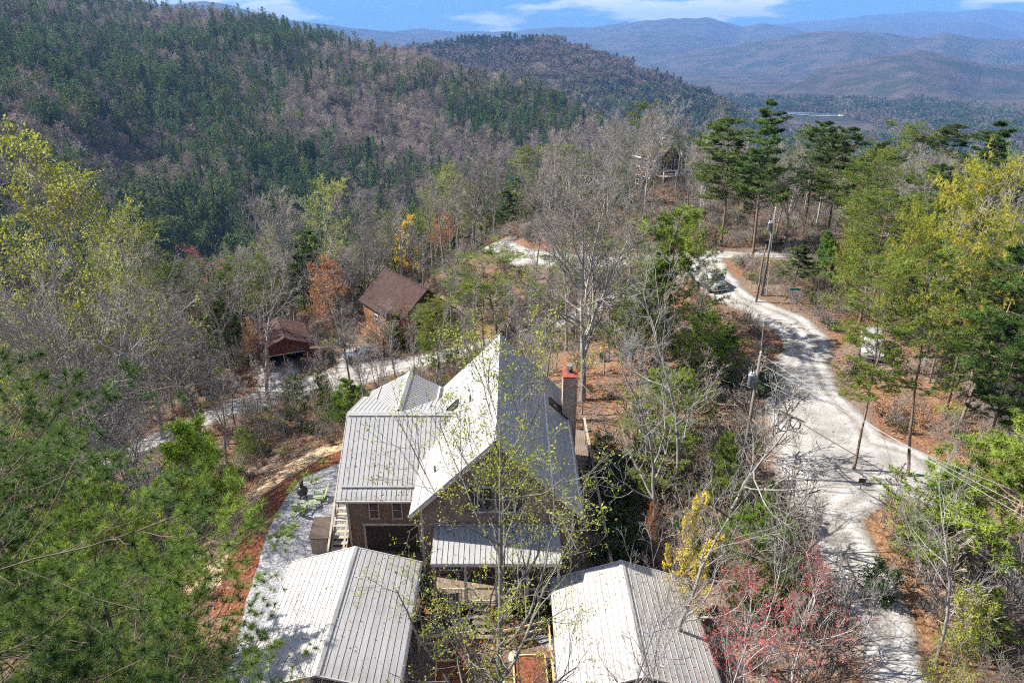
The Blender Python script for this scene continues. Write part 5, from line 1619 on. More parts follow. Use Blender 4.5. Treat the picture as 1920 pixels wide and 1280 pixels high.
T("white_pine", 955, 345, 122, "dark pine standing above the far gravel turnaround", wide=0.9)
T("spreading_bare_tree", 1010, 332, 104, "round bare whitish tree beside the far gravel turnaround", wide=1.0)
T("olive_pine", 1030, 268, 150, "olive pine on the slope edge against the dark hillside", wide=1.4)
T("bright_pine", 1110, 288, 112, "rounded bright green pine left of the tall house on the knoll", variant=1)
T("bright_pine", 1165, 312, 108, "smaller bright green pine in front of the tall house on the knoll", variant=1)
T("spreading_bare_tree", 1155, 222, 126, "bare tree on the skyline left of the lone tall pine", wide=0.8)
T("olive_pine", 1212, 186, 121, "lone tall pine standing in front of the knoll house", variant=0, wide=0.75)
T("olive_pine", 1262, 240, 122, "dark pine covering the right half of the knoll house", wide=0.8)
T("spreading_bare_tree", 1112, 352, 49.5, "large many-limbed bare tree behind the chimney", wide=0.95, variant=0)
T("bare_tree", 1070, 420, 62, "slim bare tree just left of the large many-limbed one")
T("bare_tree", 1175, 415, 60, "slim bare tree just right of the large many-limbed one")
T("red_budding_tree", 1345, 318, 104, "red budding tree left below the tallest white pine", wide=1.0)
T("red_budding_tree", 1405, 345, 108, "pinkish red budding tree behind the tallest white pine's trunk", wide=0.9)
T("white_pine", 1456, 176, 80, "tallest white pine on the knoll, crown above the skyline", variant=0, wide=0.8)
T("white_pine", 1383, 212, 86, "white pine with bare lower trunk left beside the tallest one", variant=1)
T("white_pine", 1592, 228, 84, "white pine right of the tallest one with a pale leaning trunk", variant=1, wide=0.8)
T("olive_pine", 1655, 272, 88, "bent olive pine crown right of the leaning white pine", variant=1)
T("white_pine", 1880, 212, 74, "layered white pine near the right picture edge", variant=0, wide=0.95)
T("olive_pine", 1535, 232, 118, "small olive pine on the skyline by the river glint")
T("olive_pine", 1690, 228, 128, "small round pine on the skyline, first right of the river glint")
T("olive_pine", 1745, 238, 126, "small round pine on the skyline, second right of the river glint")
T("white_pine", 1810, 226, 124, "small dark pine on the skyline left of the layered white pine")
T("white_pine", 1545, 218, 92, "tall dark pine between the tallest white pine and the leaning one", variant=1, wide=0.75)
T("white_pine", 1645, 262, 96, "dark layered pine behind the bent olive crown", variant=0, wide=0.8)
T("white_pine", 1782, 300, 72, "dark layered pine left of the right-edge layered white pine", variant=1, wide=0.8)
T("white_pine", 1838, 392, 57, "dark pine rising behind the leaning olive pine", variant=0, wide=0.75)
T("yellow_pine", 1712, 402, 50, "yellow-tipped pine above the white parked car", wide=0.5)
T("yellow_pine", 1905, 322, 43, "bright yellow-green pine at the right picture edge", wide=0.62)
T("yellow_pine", 1600, 430, 62, "pale yellow-tipped tree left of the yellow-tipped pine", wide=0.45)
T("olive_pine", 1700, 470, 36.5, "dense olive pine on the grassy island between the roads", variant=0, wide=0.62, rz=0.6)
T("olive_pine", 1822, 470, 35.5, "leaning olive pine right of the island pine", variant=1, wide=0.62, tilt=0.17, rz=2.0)
T("white_pine", 1945, 560, 35, "green white pine leaning in from the right picture edge", variant=1, wide=0.7)
T("bright_pine", 1990, 690, 27, "low bright pine boughs at the right edge above the wires", wide=1.3)
T("olive_pine", 1880, 520, 44, "tall thin pine with pale trunk at the right edge")
T("bright_pine", 1272, 388, 57, "tall soft green pine right of the many-limbed bare tree", variant=1, wide=1.05)
T("bright_pine", 1222, 470, 53, "soft green pine behind the pale bare trees, left of the taller one", variant=0, wide=1.1)
T("bright_pine", 1262, 690, 42, "bright green bushy pine in the thicket below the road pole", variant=1, wide=1.4)
T("bright_pine", 1245, 790, 38, "rounded bright green pine nearest the deck thicket", variant=1, wide=1.5)
T("bright_pine", 1362, 600, 50, "dark green pine at the inner bend of the gravel road", variant=0, wide=1.5)
T("white_pine", 1502, 452, 66, "deep green pine beside the green street sign", variant=0, wide=1.5)
T("bright_pine", 1530, 545, 62, "small deep green pine right behind the street sign", wide=1.1)
T("yellow_blossom_tree", 1470, 570, 63.5, "small yellow-green bush at the road bend by the sign", wide=1.1)
T("yellow_blossom_tree", 1560, 590, 60, "yellow blossoming bush right of the street sign", wide=1.2)
T("pale_open_tree", 1322, 478, 36, "tall pale-limbed bare tree between house and road", variant=0, wide=0.8, rz=1.0)
T("pale_open_tree", 1255, 640, 32.5, "crooked white-limbed bare tree right of the deck thicket", variant=1, wide=1.0, rz=0.2)
T("pale_open_tree", 1415, 655, 31, "wide-forked pale bare tree by the gravel road's near bend", variant=0, wide=1.1, rz=3.4)
T("pale_open_tree", 1190, 560, 45, "thin pale bare tree on the leaf-covered slope by the chimney", variant=1, wide=0.6)
T("pale_open_tree", 1320, 880, 24, "low pale bare tree behind the yellow blossom by the carport", variant=1, wide=1.1)
T("olive_pine", 930, 480, 74, "broad green pine directly behind the house ridge", variant=0, wide=1.9)
T("olive_pine", 905, 520, 73, "green pine left of the broad one behind the house", variant=1, wide=1.35)
T("bright_pine", 820, 590, 68, "low green pine between the cabin gable and the house ridge", wide=1, variant=1)
T("young_pine", 740, 580, 78, "small green pine close to the cabin's front corner", wide=1.2)
T("bright_pine", 605, 692, 57, "blue-green young pine by the lower drive, left of the rear gable", variant=0, wide=0.9)
T("bright_pine", 545, 705, 58, "green young pine left of the blue-green one by the lower drive", variant=1, wide=0.8)
T("young_pine", 648, 700, 52, "small pine tucked against the bank behind the west wing", wide=1.2)
T("bright_pine", 455, 800, 50, "low green pine on the bank below the patio", variant=1, wide=1.0)
T("fresh_green_tree", 375, 800, 38.5, "vivid lime-green leafy tree below the patio bank", wide=1.0)
T("spreading_bare_tree", 322, 560, 57, "dark forked bare tree beside the lower drive's left end", variant=1, wide=0.8)
T("bare_tree", 455, 470, 66, "bare tree with a bent trunk in front of the barn", tilt=0.06)
T("bare_tree", 395, 480, 70, "straight bare tree left of the bent one by the barn")
T("bare_tree", 640, 560, 66, "thin bare tree standing in front of the silver car's drive")
T("spreading_bare_tree", 60, 560, 40, "bare spreading tree behind the needle pine at the left edge", wide=0.9)
T("bare_tree", 165, 640, 42, "bare tree in the thicket just above the needle pine")
T("pale_open_tree", 215, 700, 38, "low bleached bare tree in the thicket above the needle pine", wide=1.2)
T("open_bare_tree", 590, 1150, 17.5, "small bare tree in front of the carport by the patio", variant=1, wide=0.55)
T("open_bare_tree", 1215, 985, 17.5, "slim bare tree in front of the carport by the deck, left stem", wide=0.6)
T("open_bare_tree", 1265, 1020, 18.5, "slim bare tree in front of the carport by the deck, right stem", wide=0.6)
T("red_budding_tree", 1440, 1062, 21, "coral red budding tree right of the carport by the deck", variant=0, wide=0.95)
T("red_budding_tree", 1372, 1130, 18, "coral red budding tree in the lower corner beside the carport eave", variant=1, wide=0.9)
T("red_budding_tree", 1530, 1085, 20, "sparse red budding tree leaning over the gravel lane", variant=0, wide=0.9)
T("open_bare_tree", 1480, 930, 24, "thin grey bare tree beside the lane, above the red ones", wide=0.7)
T("open_bare_tree", 1545, 990, 23, "thin grey bare tree at the lane's edge, right above the red ones", wide=0.6)
T("yellow_blossom_tree", 1288, 905, 27.5, "upright yellow blossoming shrub above the carport corner", wide=0.5)
T("yellow_blossom_tree", 1316, 1002, 25.8, "yellow blossoming shrub touching the carport corner", wide=0.6)
T("orange_budding_tree", 1222, 938, 31, "small orange-leaved sapling left of the yellow blossom", wide=0.28)
T("leafing_bush", 1830, 1120, 19, "light green leafing bush in the lower right corner", wide=0.6)
T("pale_open_tree", 1880, 880, 22, "pale bare tree at the lower right picture edge", wide=0.8)
T("open_bare_tree", 1760, 960, 26, "small bare tree right of the road island", wide=0.6)
for k, (px, py, y) in enumerate([(1128, 815, 41.5), (1150, 850, 38.5), (1158, 905, 35.5), (1165, 960, 33), (1150, 1000, 31), (1175, 880, 38), (1190, 1010, 31.5)]):
    T("rhododendron", px, py, y, "dark evergreen shrub beside the deck, %s from the chimney end" % ("first", "second", "third", "fourth", "fifth", "sixth", "seventh")[k], group="evergreen shrubs along the side deck", wide=1.25)
for k, (px, py, y, lab) in enumerate([(842, 1140, 26.6, "dark red leafy shrub left of the big trunk in the front yard"), (935, 1128, 26.9, "dark red leafy shrub right of the big trunk in the front yard"), (965, 1160, 26.4, "low red shrub against the yard fence"), (870, 1190, 24.6, "red-brown shrub below the left yard rail")]):
    T("red_maple_shrub", px, py, y, lab, wide=1.2)
T("rhododendron", 1010, 1120, 27.2, "dark green shrub between porch steps and carport", wide=1.1)
T("rhododendron", 790, 1085, 27.6, "dark green shrub at the porch corner by the patio carport", wide=1.0)
T("rhododendron", 655, 668, 73.5, "small clipped evergreen at the silver car's nose", wide=0.8)
T("rhododendron", 640, 650, 80, "dark hedge shrub behind the silver car", wide=1.5)
T("rhododendron", 690, 640, 81, "dark shrub between the silver car and the cabin deck", wide=1.3)
T("rhododendron", 1440, 690, 46, "brown-green mounded shrub at the inner bend of the road", wide=1.5)
T("rhododendron", 1700, 1005, 29, "dark shrub at the foot of the island pines", wide=1.3)
T("rhododendron", 1660, 1060, 26, "dark green shrub lower down the road island", wide=1.2)

plant("bright_pine", -18.2, 23.6, 12.5, "sunlit bushy pine between the needle pine and the gravel patio", wide=0.8)
plant("white_pine", -23.5, 26.0, 12.0, "dark pine on the bank left of the gravel patio", wide=0.8)
plant("open_bare_tree", -22.6, 45.5, 13.0, "open bare tree on the bank behind the lime-green leafy tree")
plant("open_bare_tree", -20.6, 34.0, 10.0, "open bare tree on the bank beside the gravel patio")
plant("olive_pine", -8.0, 66.5, 9.0, "green pine between the lower drive and the rear gable", wide=1.3)
plant("olive_pine", 3.5, 66.0, 9.5, "green pine right behind the house ridge, near the loop road", wide=1.3)
plant("bare_tree", 3.0, 84.0, 11.0, "bare tree before the far gravel turnaround, left one")
plant("bare_tree", 7.0, 82.5, 12.0, "bare tree before the far gravel turnaround, right one")
plant("bare_tree", -7.5, 77.8, 12.0, "bare tree at the cabin's gable corner by the loop road")
plant("red_budding_tree", -12.3, 75.6, 7.0, "small red budding tree against the cabin's dark gable")
plant("bare_tree", -21.5, 80.0, 13.0, "bare tree between the barn and the cabin porch")
plant("olive_pine", 8.5, 68.5, 10.0, "olive pine above the loop road, left of the many-limbed tree", wide=1.3)

# ---- tulip poplar in front of the house
t_, c_, tips, td, prng = hardwood(411, height=21.5, r=0.2, first=0.40, limbs=24, lf=0.27, l2=6, l3=4, l4=2, ang=(28, 52), up=0.13, wob=0.03, tl=0.45, thin=0.5)
pk = prng.random(len(tips)) < 0.85
kind("tulip_poplar", 21.5, [("trunk", t_, "bark_poplar"), ("branches", c_, "bark_poplar"), ("crown", [leaves(prng, np.repeat(tips[pk], 5, axis=0), 0.036, 0.075)], "spring_leaves")], "tree")
plant("tulip_poplar", -0.95, 14.8, 21.6, "tall slender tree with tiny yellow-green leaves in front of the gable", rz=2.7)

# ---- long-needled pines close to the camera
def needle_pine(seed, height, spread, tuft, nl, nw, mat, whorls, first, sub):
    t, c, pos, dr, rng = pine(seed, height=height, r=0.24, first=first, whorls=whorls, per=4, spread=spread, tuft=tuft, nl=nl, nw=nw, sub=sub, profile='flat', ang=(55, 92), up=0.05, sides=10, brush=True)
    cones = MB()
    for k in rng.choice(len(pos), 26):
        p = pos[k]
        cones.lathe([(0.006, -0.09), (0.028, -0.07), (0.036, -0.035), (0.026, 0.0), (0.008, 0.02)], tuple(p - (0, 0, 0.04)), 8)
    return [("trunk", t, "bark_dark"), ("crown", c, mat)], cones
for nm, sd, x, y, toprel, spread, tuft, nl, nw, mat, lab, wh, first, sub in (
        ("needle_pine", 501, -7.9, 6.8, -3.4, 0.118, 72, 0.19, 0.0075, "pine_needles", "near long-needled pine filling the lower left corner", 22, 0.45, 10),
        ("needle_pine", 502, -9.0, 11.2, -9.2, 0.15, 56, 0.19, 0.009, "pine_needles_bright", "sunlit yellow-green pine just behind the near long-needled one", 17, 0.42, 7),
        ("needle_pine", 503, -14.6, 14.5, -9.6, 0.17, 34, 0.2, 0.016, "pine_needles", "third pine at the left edge behind the near long-needled one", 15, 0.4, 7)):
    g = H1(x, y)
    hgt = toprel + CAM_Z - g
    pcs, cones = needle_pine(sd, hgt, spread, tuft, nl, nw, mat, wh, first, sub)
    o = empty(nm, (x, y, g), {501: 0.3, 502: 1.2, 503: 2.0}[sd], lab, "pine tree")
    for pn, geo, mt in pcs:
        link(pn, make_mesh(nm + "_" + pn, geo, MATS[mt], pn == "trunk"), None, o)
    if sd == 501:
        tag(cones.build("cones", MATS["bark_dark"], o), kind="stuff")

# ---- woods: many bare trunks, each a tree of its own
ORD = ["first", "second", "third", "fourth", "fifth", "sixth", "seventh", "eighth", "ninth", "tenth", "eleventh", "twelfth", "thirteenth", "fourteenth", "fifteenth", "sixteenth", "seventeenth", "eighteenth", "nineteenth"]
def ordinal(i):
    if i < 19:
        return ORD[i]
    tens = ["", "", "twenty", "thirty", "forty", "fifty", "sixty"]
    n_ = i + 1
    return {20: "twentieth", 30: "thirtieth", 40: "fortieth", 50: "fiftieth", 60: "sixtieth"}.get(n_) or tens[n_ // 10] + "-" + ORD[n_ % 10 - 1]

def blocked(X, Y, pad=0.8):
    bad = (road_field(X, Y) < pad) | (patio_f(X, Y) < 0.6) | (yard_f(X, Y) < 0.3) | ((X > -11.5) & (X < 6.8) & (Y > 26) & (Y < 46))
    for cx, cy, r in ((-13.8, 84, 8.0), (-28.2, 76.6, 5.2), (kh[0], 128, 7), (kh[0] - 2.5, 119, 5), (-18.2, 75.4, 3.2), (21.0, 69.5, 3.4), (30.3, 52.4, 3.0), (15, 36.5, 1.5), (25.5, 65.6, 1.5)):
        bad |= np.hypot(X - cx, Y - cy) < r
    return bad

placed = [(o.location.x, o.location.y) for o in COL.objects if o.get("category") in ("tree", "pine tree")]
def woods(poly, count, kinds, hrange, place, group, seed, mind=2.2, wide=(0.7, 1.0)):
    rg = random.Random(seed)
    xs, ys = [p[0] for p in poly], [p[1] for p in poly]
    spots, tries = [], 0
    cx_ = np.array([rg.uniform(min(xs), max(xs)) for _ in range(1500)])
    cy_ = np.array([rg.uniform(min(ys), max(ys)) for _ in range(1500)])
    zz_ = H(cx_, cy_)
    fwd = cy_ * CP - (zz_ + 3 - CAM_Z) * SP
    qx = 960 + FPX * cx_ / fwd
    qy = 640 - FPX * (cy_ * SP + (zz_ + 3 - CAM_Z) * CP) / fwd
    good = in_poly(cx_, cy_, poly) & ~blocked(cx_, cy_) & (qx > 8) & (qx < 1912) & (qy < 1290)
    for x, y in zip(cx_[good].tolist(), cy_[good].tolist()):
        if len(spots) >= count:
            break
        if any(math.hypot(x - a, y - b) < mind for a, b in placed):
            continue
        placed.append((x, y))
        spots.append((x, y, rg.choice(kinds), rg.uniform(*hrange), rg.uniform(*wide), rg.random()))
    by = {}
    for s_ in spots:
        by.setdefault(s_[2], []).append(s_)
    words_ = {"open_bare_tree": "open bare tree", "pale_open_tree": "pale open tree", "bare_tree": "bare grey tree", "bare_sapling": "thin bare sapling", "spreading_bare_tree": "spreading bare tree", "pale_bare_tree": "pale bare tree", "budding_tree": "lime budding tree", "olive_pine": "olive pine", "white_pine": "dark white pine", "young_pine": "young pine", "bright_pine": "bright pine", "red_budding_tree": "red budding tree", "brush": "bare twiggy bush", "yellow_blossom_tree": "yellow blossoming bush"}
    for kd, lst in by.items():
        lst.sort(key=lambda q: project((q[0], q[1], H1(q[0], q[1])))[0])
        for i, (x, y, _k, h, w, u) in enumerate(lst):
            lab = "%s %s, %s from the left" % (words_[kd], place, ordinal(i)) if len(lst) > 1 else "only %s %s" % (words_[kd], place)
            plant(kd, x, y, h, lab, group, rz=u * 6.28, wide=w, tilt=(u - 0.5) * 0.1)

woods([(-5, 48), (6, 46.5), (14, 50), (18, 58), (13, 72), (2, 70), (-8, 69), (-10, 56)], 30, ["bare_sapling"] * 4 + ["bare_tree"], (7, 12), "behind the house", "thin trees behind the house", 1, 1.3)
woods([(-10, 50), (-12, 69), (-24, 64), (-32, 52), (-24, 46), (-17, 47)], 30, ["bare_sapling"] * 3 + ["bare_tree"], (5, 11), "on the bank behind the west wing", "thin trees on the bank behind the west wing", 2, 1.5)
woods([(-30, 46), (-42, 52), (-62, 56), (-60, 38), (-34, 30), (-24, 38)], 34, ["bare_tree"] * 3 + ["spreading_bare_tree", "budding_tree", "budding_tree", "bright_pine"], (9, 17), "in the lower woods at left", "bare trees in the lower woods at left", 3, 2.4)
woods([(-30, 82), (-36, 64), (-50, 55), (-80, 70), (-70, 100), (-36, 96)], 42, ["bare_tree"] * 4 + ["spreading_bare_tree", "budding_tree", "olive_pine", "white_pine"], (11, 19), "in the woods left of the barn", "trees in the woods left of the barn", 4, 2.8)
woods([(-24, 92), (-6, 90), (-8, 103), (2, 118), (-12, 128), (-40, 122), (-46, 100)], 38, ["bare_tree"] * 4 + ["spreading_bare_tree", "budding_tree", "olive_pine", "white_pine"], (11, 18), "in the woods behind the red-roofed cabin", "trees in the woods behind the red-roofed cabin", 5, 2.8)
woods([(-3, 78), (12, 79), (20, 78), (8, 82), (-2, 86)], 9, ["bare_sapling", "bare_tree", "olive_pine"], (6, 12), "between the two gravel roads", "trees between the two gravel roads", 6, 2.0)
woods([(4, 92), (30, 86), (30, 115), (20, 124), (4, 118)], 30, ["bare_tree"] * 3 + ["pale_bare_tree", "spreading_bare_tree", "bare_sapling"], (9, 16), "below the knoll house", "bare trees below the knoll house", 7, 2.4)
woods([(30, 85), (60, 78), (105, 80), (110, 118), (50, 126), (32, 118)], 56, ["bare_tree"] * 4 + ["pale_bare_tree", "pale_bare_tree", "spreading_bare_tree", "olive_pine", "white_pine"], (7, 13), "in the woods on the knoll", "trees in the woods on the knoll", 8, 2.6)
woods([(30, 40), (30, 56), (28, 64), (38, 74), (75, 66), (70, 30), (40, 30)], 40, ["bare_tree"] * 3 + ["bare_sapling", "olive_pine", "white_pine", "young_pine"], (6, 14), "in the woods right of the gravel road", "trees in the woods right of the gravel road", 9, 2.2)
woods([(8, 30), (8, 46), (15, 50), (18, 44), (15, 33), (13, 22), (10.9, 22)], 22, ["bare_sapling", "brush", "bright_pine", "young_pine"], (3, 7), "between the deck and the gravel road", "brush and saplings between the deck and the road", 10, 1.3)
woods([(10.9, 12), (10.9, 30), (15, 30), (15.5, 12)], 20, ["red_budding_tree", "brush", "bare_sapling", "open_bare_tree"], (3, 7), "between the carport and the lane", "brush between the carport and the lane", 11, 1.2)
woods([(19.5, 19), (19.8, 31), (24.5, 31), (24, 19)], 8, ["bare_sapling", "brush", "young_pine"], (2.5, 6), "on the road island", "brush on the road island", 12, 1.4)
woods([(29, 14), (29, 36), (50, 36), (48, 10)], 22, ["bare_tree", "bare_sapling", "olive_pine", "bright_pine", "brush"], (5, 13), "at the lower right edge", "trees at the lower right edge", 13, 2.0)

# ---- undergrowth: twiggy brush, small evergreens and tufts over the forest floor
BRUSH = bpy.data.collections.new("brush_kinds")
def brush_proto(name, seed, n_stem, hh, mat, leaf=None):
    rng = np.random.default_rng(seed)
    d = norm(np.c_[rng.normal(size=(n_stem, 2)) * 0.55, np.ones(n_stem)])
    S = polyline(rng, np.c_[rng.normal(size=(n_stem, 2)) * 0.25, np.zeros(n_stem)], d, hh * rng.uniform(0.6, 1.2, n_stem), 5, 0.03, 0.16)
    sr = np.linspace(0.014, 0.006, 5)[None].repeat(n_stem, 0)
    A, ar, aL, _ = grow(rng, S, sr, np.full(n_stem, hh), 6, 0.2, 1.0, (20, 60), 0.4, 3, 0.05, 0.2, 0.8, 0.6, 0.3)
    B, br, bL, _ = grow(rng, A, ar, aL, 3, 0.3, 1.0, (20, 60), 0.5, 3, 0.05, 0.2, 0.8, 0.6, 0.3)
    pl = [([tubes(S, sr, 3) + (None,), tubes(A, np.maximum(ar, 0.006), 3) + (None,), tubes(B, np.maximum(br, 0.005), 3) + (None,)], MATS[mat])]
    if leaf:
        pl.append(([leaves(rng, np.repeat(np.concatenate([A[:, -1], B[:, -1], B[:, 1]]), 2, axis=0), 0.05, 0.08)], MATS[leaf]))
    ob = proto(name, pl)
    PROTO.objects.unlink(ob)
    BRUSH.objects.link(ob)
surf("dry_leaves", [(0.32, (0.13, 0.055, 0.03)), (0.5, (0.27, 0.14, 0.075)), (0.68, (0.40, 0.28, 0.17))], scale=7.0, rough=0.9, rand=0.25, detail=2)
brush_proto("a_twigs", 601, 9, 1.6, "twig_grey")
brush_proto("b_twigs", 602, 8, 2.2, "twig_brown")
brush_proto("c_twigs", 603, 10, 1.1, "twig_pale")
brush_proto("d_dry", 604, 8, 0.8, "twig_brown", "dry_leaves")
brush_proto("e_green", 605, 8, 0.9, "twig_brown", "evergreen_leaves")
brush_proto("f_olive", 606, 8, 0.8, "twig_brown", "spring_leaves")
rng = np.random.default_rng(77)
q = np.c_[rng.uniform(-75, 95, 17000), rng.uniform(9, 150, 17000)]
q = q[np.abs(q[:, 0]) < q[:, 1] * 0.86 + 6]
ok = (road_field(q[:, 0], q[:, 1]) > 0.7) & (patio_f(q[:, 0], q[:, 1]) > np.where(q[:, 1] > 30, 5.0, 2.0)) & (yard_f(q[:, 0], q[:, 1]) > 0.4)
ok &= ~((q[:, 0] > -11.5) & (q[:, 0] < 6.6) & (q[:, 1] > 26) & (q[:, 1] < 46))
ok &= ~(in_poly(q[:, 0], q[:, 1], [(3, 42), (14, 43), (15, 52), (12, 62), (2, 62)]) & (rng.random(len(q)) < 0.85))
for cx, cy, r in ((-13.8, 84, 7.0), (-28.2, 76.6, 4.6), (kh[0], 128, 5), (-18.2, 75.4, 3.0), (21.0, 69.5, 3.2), (30.3, 52.4, 3.0)):
    ok &= np.hypot(q[:, 0] - cx, q[:, 1] - cy) > r
q = q[ok]
kd_ = rng.choice(6, len(q), p=[0.27, 0.22, 0.15, 0.16, 0.12, 0.08])
scatter("undergrowth", np.c_[q, H(q[:, 0], q[:, 1]) - 0.03], kd_, rng.uniform(0.5, 1.35, len(q)), rng.uniform(0, 6.28, len(q)), BRUSH, "grey twiggy brush and low evergreen sprigs over the forest floor", "brush")

# ---- fallen leaves on the floor nearby
fl = np.c_[rng.uniform(-45, 60, 90000), rng.uniform(10, 92, 90000)]
fl = fl[np.abs(fl[:, 0]) < fl[:, 1] * 0.82 + 4]
pr = np.where(road_field(fl[:, 0], fl[:, 1]) > 0.25, 1.0, 0.07) * np.where(patio_f(fl[:, 0], fl[:, 1]) > 0.1, 1.0, 0.03) * np.where((fl[:, 0] > -11.5) & (fl[:, 0] < 6.0) & (fl[:, 1] > 27) & (fl[:, 1] < 46), 0, 1)
fl = fl[rng.random(len(fl)) < pr]
fz = H(fl[:, 0], fl[:, 1]) + 0.09
# a few that blew onto the low roofs
rfl, rfz = [], []
for xr_, y0_, y1_, zr_, hf_, rs_, k_ in ((-8.3, 20.7, 28.5, 3.8, 3.4, 1.0, 170), (5.68, 20.9, 27.8, 3.5, 3.5, 1.22, 190)):
    a_ = rng.uniform(-hf_, hf_, k_)
    rfl.append(np.c_[xr_ + a_, rng.uniform(y0_, y1_, k_)])
    rfz.append(zr_ - np.abs(a_) / hf_ * rs_ + 0.05)
a_ = rng.uniform(0, 1, 110) ** 2
rfl.append(np.c_[rng.uniform(-9.9, -5.6, 110), WEY + a_ * (WRY - WEY)]); rfz.append(WEZ + a_ * (WRZ - WEZ) + 0.05)
a_ = rng.uniform(0, 1, 80)
rfl.append(np.c_[rng.uniform(PX0, PX1, 80), PB.y + a_ * (PT.y - PB.y)]); rfz.append(PB.z + a_ * (PT.z - PB.z) + 0.05)
roof_leaf = leaves(rng, np.c_[np.concatenate(rfl), np.concatenate(rfz)], 0.05, 0.01, 2.0)
lo = link("fallen_leaves", make_mesh("fallen_leaves", [leaves(rng, np.c_[fl, fz], 0.085, 0.02, 1.6), roof_leaf], MATS["dry_leaves"]))
tag(lo, "dry brown leaves lying over the forest floor and road edges", "leaves", kind="stuff")

# ---- the wood that runs down the slopes past the trees one can tell apart
q = np.c_[rng.uniform(-240, 260, 16000), rng.uniform(20, 320, 16000)]
q = q[np.abs(q[:, 0]) < q[:, 1] * 0.9 + 10]
rr = np.hypot(q[:, 0], q[:, 1])
edge_n = (q[:, 1] > 128) | (q[:, 0] < -62 - 0.1 * q[:, 1]) | ((q[:, 0] < -40) & (q[:, 1] > 100)) | ((q[:, 0] > 105) & (q[:, 1] > 70)) | ((q[:, 0] < 0) & (q[:, 1] > 124))
q = q[edge_n & (rr < 262) & ~((np.hypot(q[:, 0] - kh[0], q[:, 1] - 128) < 12))]
q = q[rng.random(len(q)) < 0.62]
z = H(q[:, 0], q[:, 1])
ok = seen(q[:, 0], q[:, 1], z, 16)
q, z = q[ok], z[ok]
u = rng.random(len(q))
kd_ = np.where(u < 0.34, rng.integers(0, 4, len(q)), np.where(u < 0.9, 4 + rng.integers(0, 3, len(q)), 7 + rng.integers(0, 3, len(q))))
near_edge = sstep(190, 130, q[:, 1])
scatter("slope_forest", np.c_[q, z - 0.3], kd_, rng.uniform(0.5, 0.85, len(q)) * (1 - 0.25 * near_edge * (q[:, 0] > -20)), rng.uniform(0, 6.28, len(q)), PROTO, "bare and evergreen wood falling away below the knoll and cabin", "forest")
print("TREES", len([o for o in COL.objects if o.get("category") in ("tree", "pine tree", "shrub")]))
# ------------------------------------------------------------------ vehicles
def paint(name, c, metal=0.0, rough=0.3, coat=0.6):
    return surf(name, [(0.35, tuple(v * 0.92 for v in c)), (0.65, c)], scale=2.0, rough=rough, metal=metal, spec=0.5, coat=coat)
paint("silver_paint", (0.20, 0.235, 0.29), 0.35, 0.3)
paint("white_paint", (0.30, 0.30, 0.297), 0.0, 0.35, 0.3)
surf("rusty_white", [(0.42, (0.42, 0.415, 0.40)), (0.52, (0.38, 0.34, 0.30)), (0.60, (0.26, 0.11, 0.045)), (0.75, (0.18, 0.08, 0.035))], scale=1.1, rough=0.7, detail=6)
surf("tyre", [(0.3, (0.012, 0.012, 0.012)), (0.7, (0.03, 0.03, 0.03))], scale=8, rough=0.85)
surf("rim_metal", [(0.3, (0.32, 0.32, 0.33)), (0.7, (0.5, 0.5, 0.52))], scale=5, rough=0.3, metal=0.8)
surf("lamp_glass", [(0.3, (0.55, 0.55, 0.55)), (0.7, (0.7, 0.7, 0.7))], scale=4, rough=0.1)
surf("lamp_red", [(0.3, (0.3, 0.01, 0.01)), (0.7, (0.4, 0.02, 0.02))], scale=4, rough=0.2)
surf("black_trim", [(0.3, (0.015, 0.015, 0.016)), (0.7, (0.03, 0.03, 0.03))], scale=4, rough=0.5)

def body_shell(profile, width, inset):
    """Closed shell from side stations (y, z_low, z_high, half width at the sill, half width on top), with rounded shoulders."""
    mb = MB()
    rows = []
    for (y, z0, z1, wa, wb) in profile:
        zm = z0 + (z1 - z0) * 0.55
        rows.append([(-wa * .96, y, z0), (-wa, y, zm), (-(wa * .6 + wb * .4), y, z0 + (z1 - z0) * .85), (-wb * .75, y, z1), (wb * .75, y, z1), ((wa * .6 + wb * .4), y, z0 + (z1 - z0) * .85), (wa, y, zm), (wa * .96, y, z0)])
    vs = [v for r_ in rows for v in r_]
    k = 8
    fs = []
    for i in range(len(rows) - 1):
        for j in range(k):
            fs.append((i * k + j, i * k + (j + 1) % k, (i + 1) * k + (j + 1) % k, (i + 1) * k + j))
    fs.append(tuple(range(k))[::-1]); fs.append(tuple((len(rows) - 1) * k + j for j in range(k)))
    return mb.add(vs, fs)

def wheels(root, xs, ys, r, w):
    for y in ys:
        for sx in (-1, 1):
            t = MB().lathe([(r * .62, -w / 2), (r * .93, -w / 2), (r, -w * .32), (r, w * .32), (r * .93, w / 2), (r * .62, w / 2)], (0, 0, 0), 18)
            M = Matrix.Translation((sx * xs, y, r)) @ Matrix.Rotation(math.pi / 2, 4, 'Y')
            to = xform(t, M).build("wheel", MATS["tyre"], root, False)
            rm = MB().lathe([(r * .12, -w * .5), (r * .6, -w * .3), (r * .64, -w * .52), (r * .64, w * .52), (r * .6, w * .3), (r * .12, w * .5)], (0, 0, 0), 12)
            xform(rm, M).build("rim", MATS["rim_metal"], to)

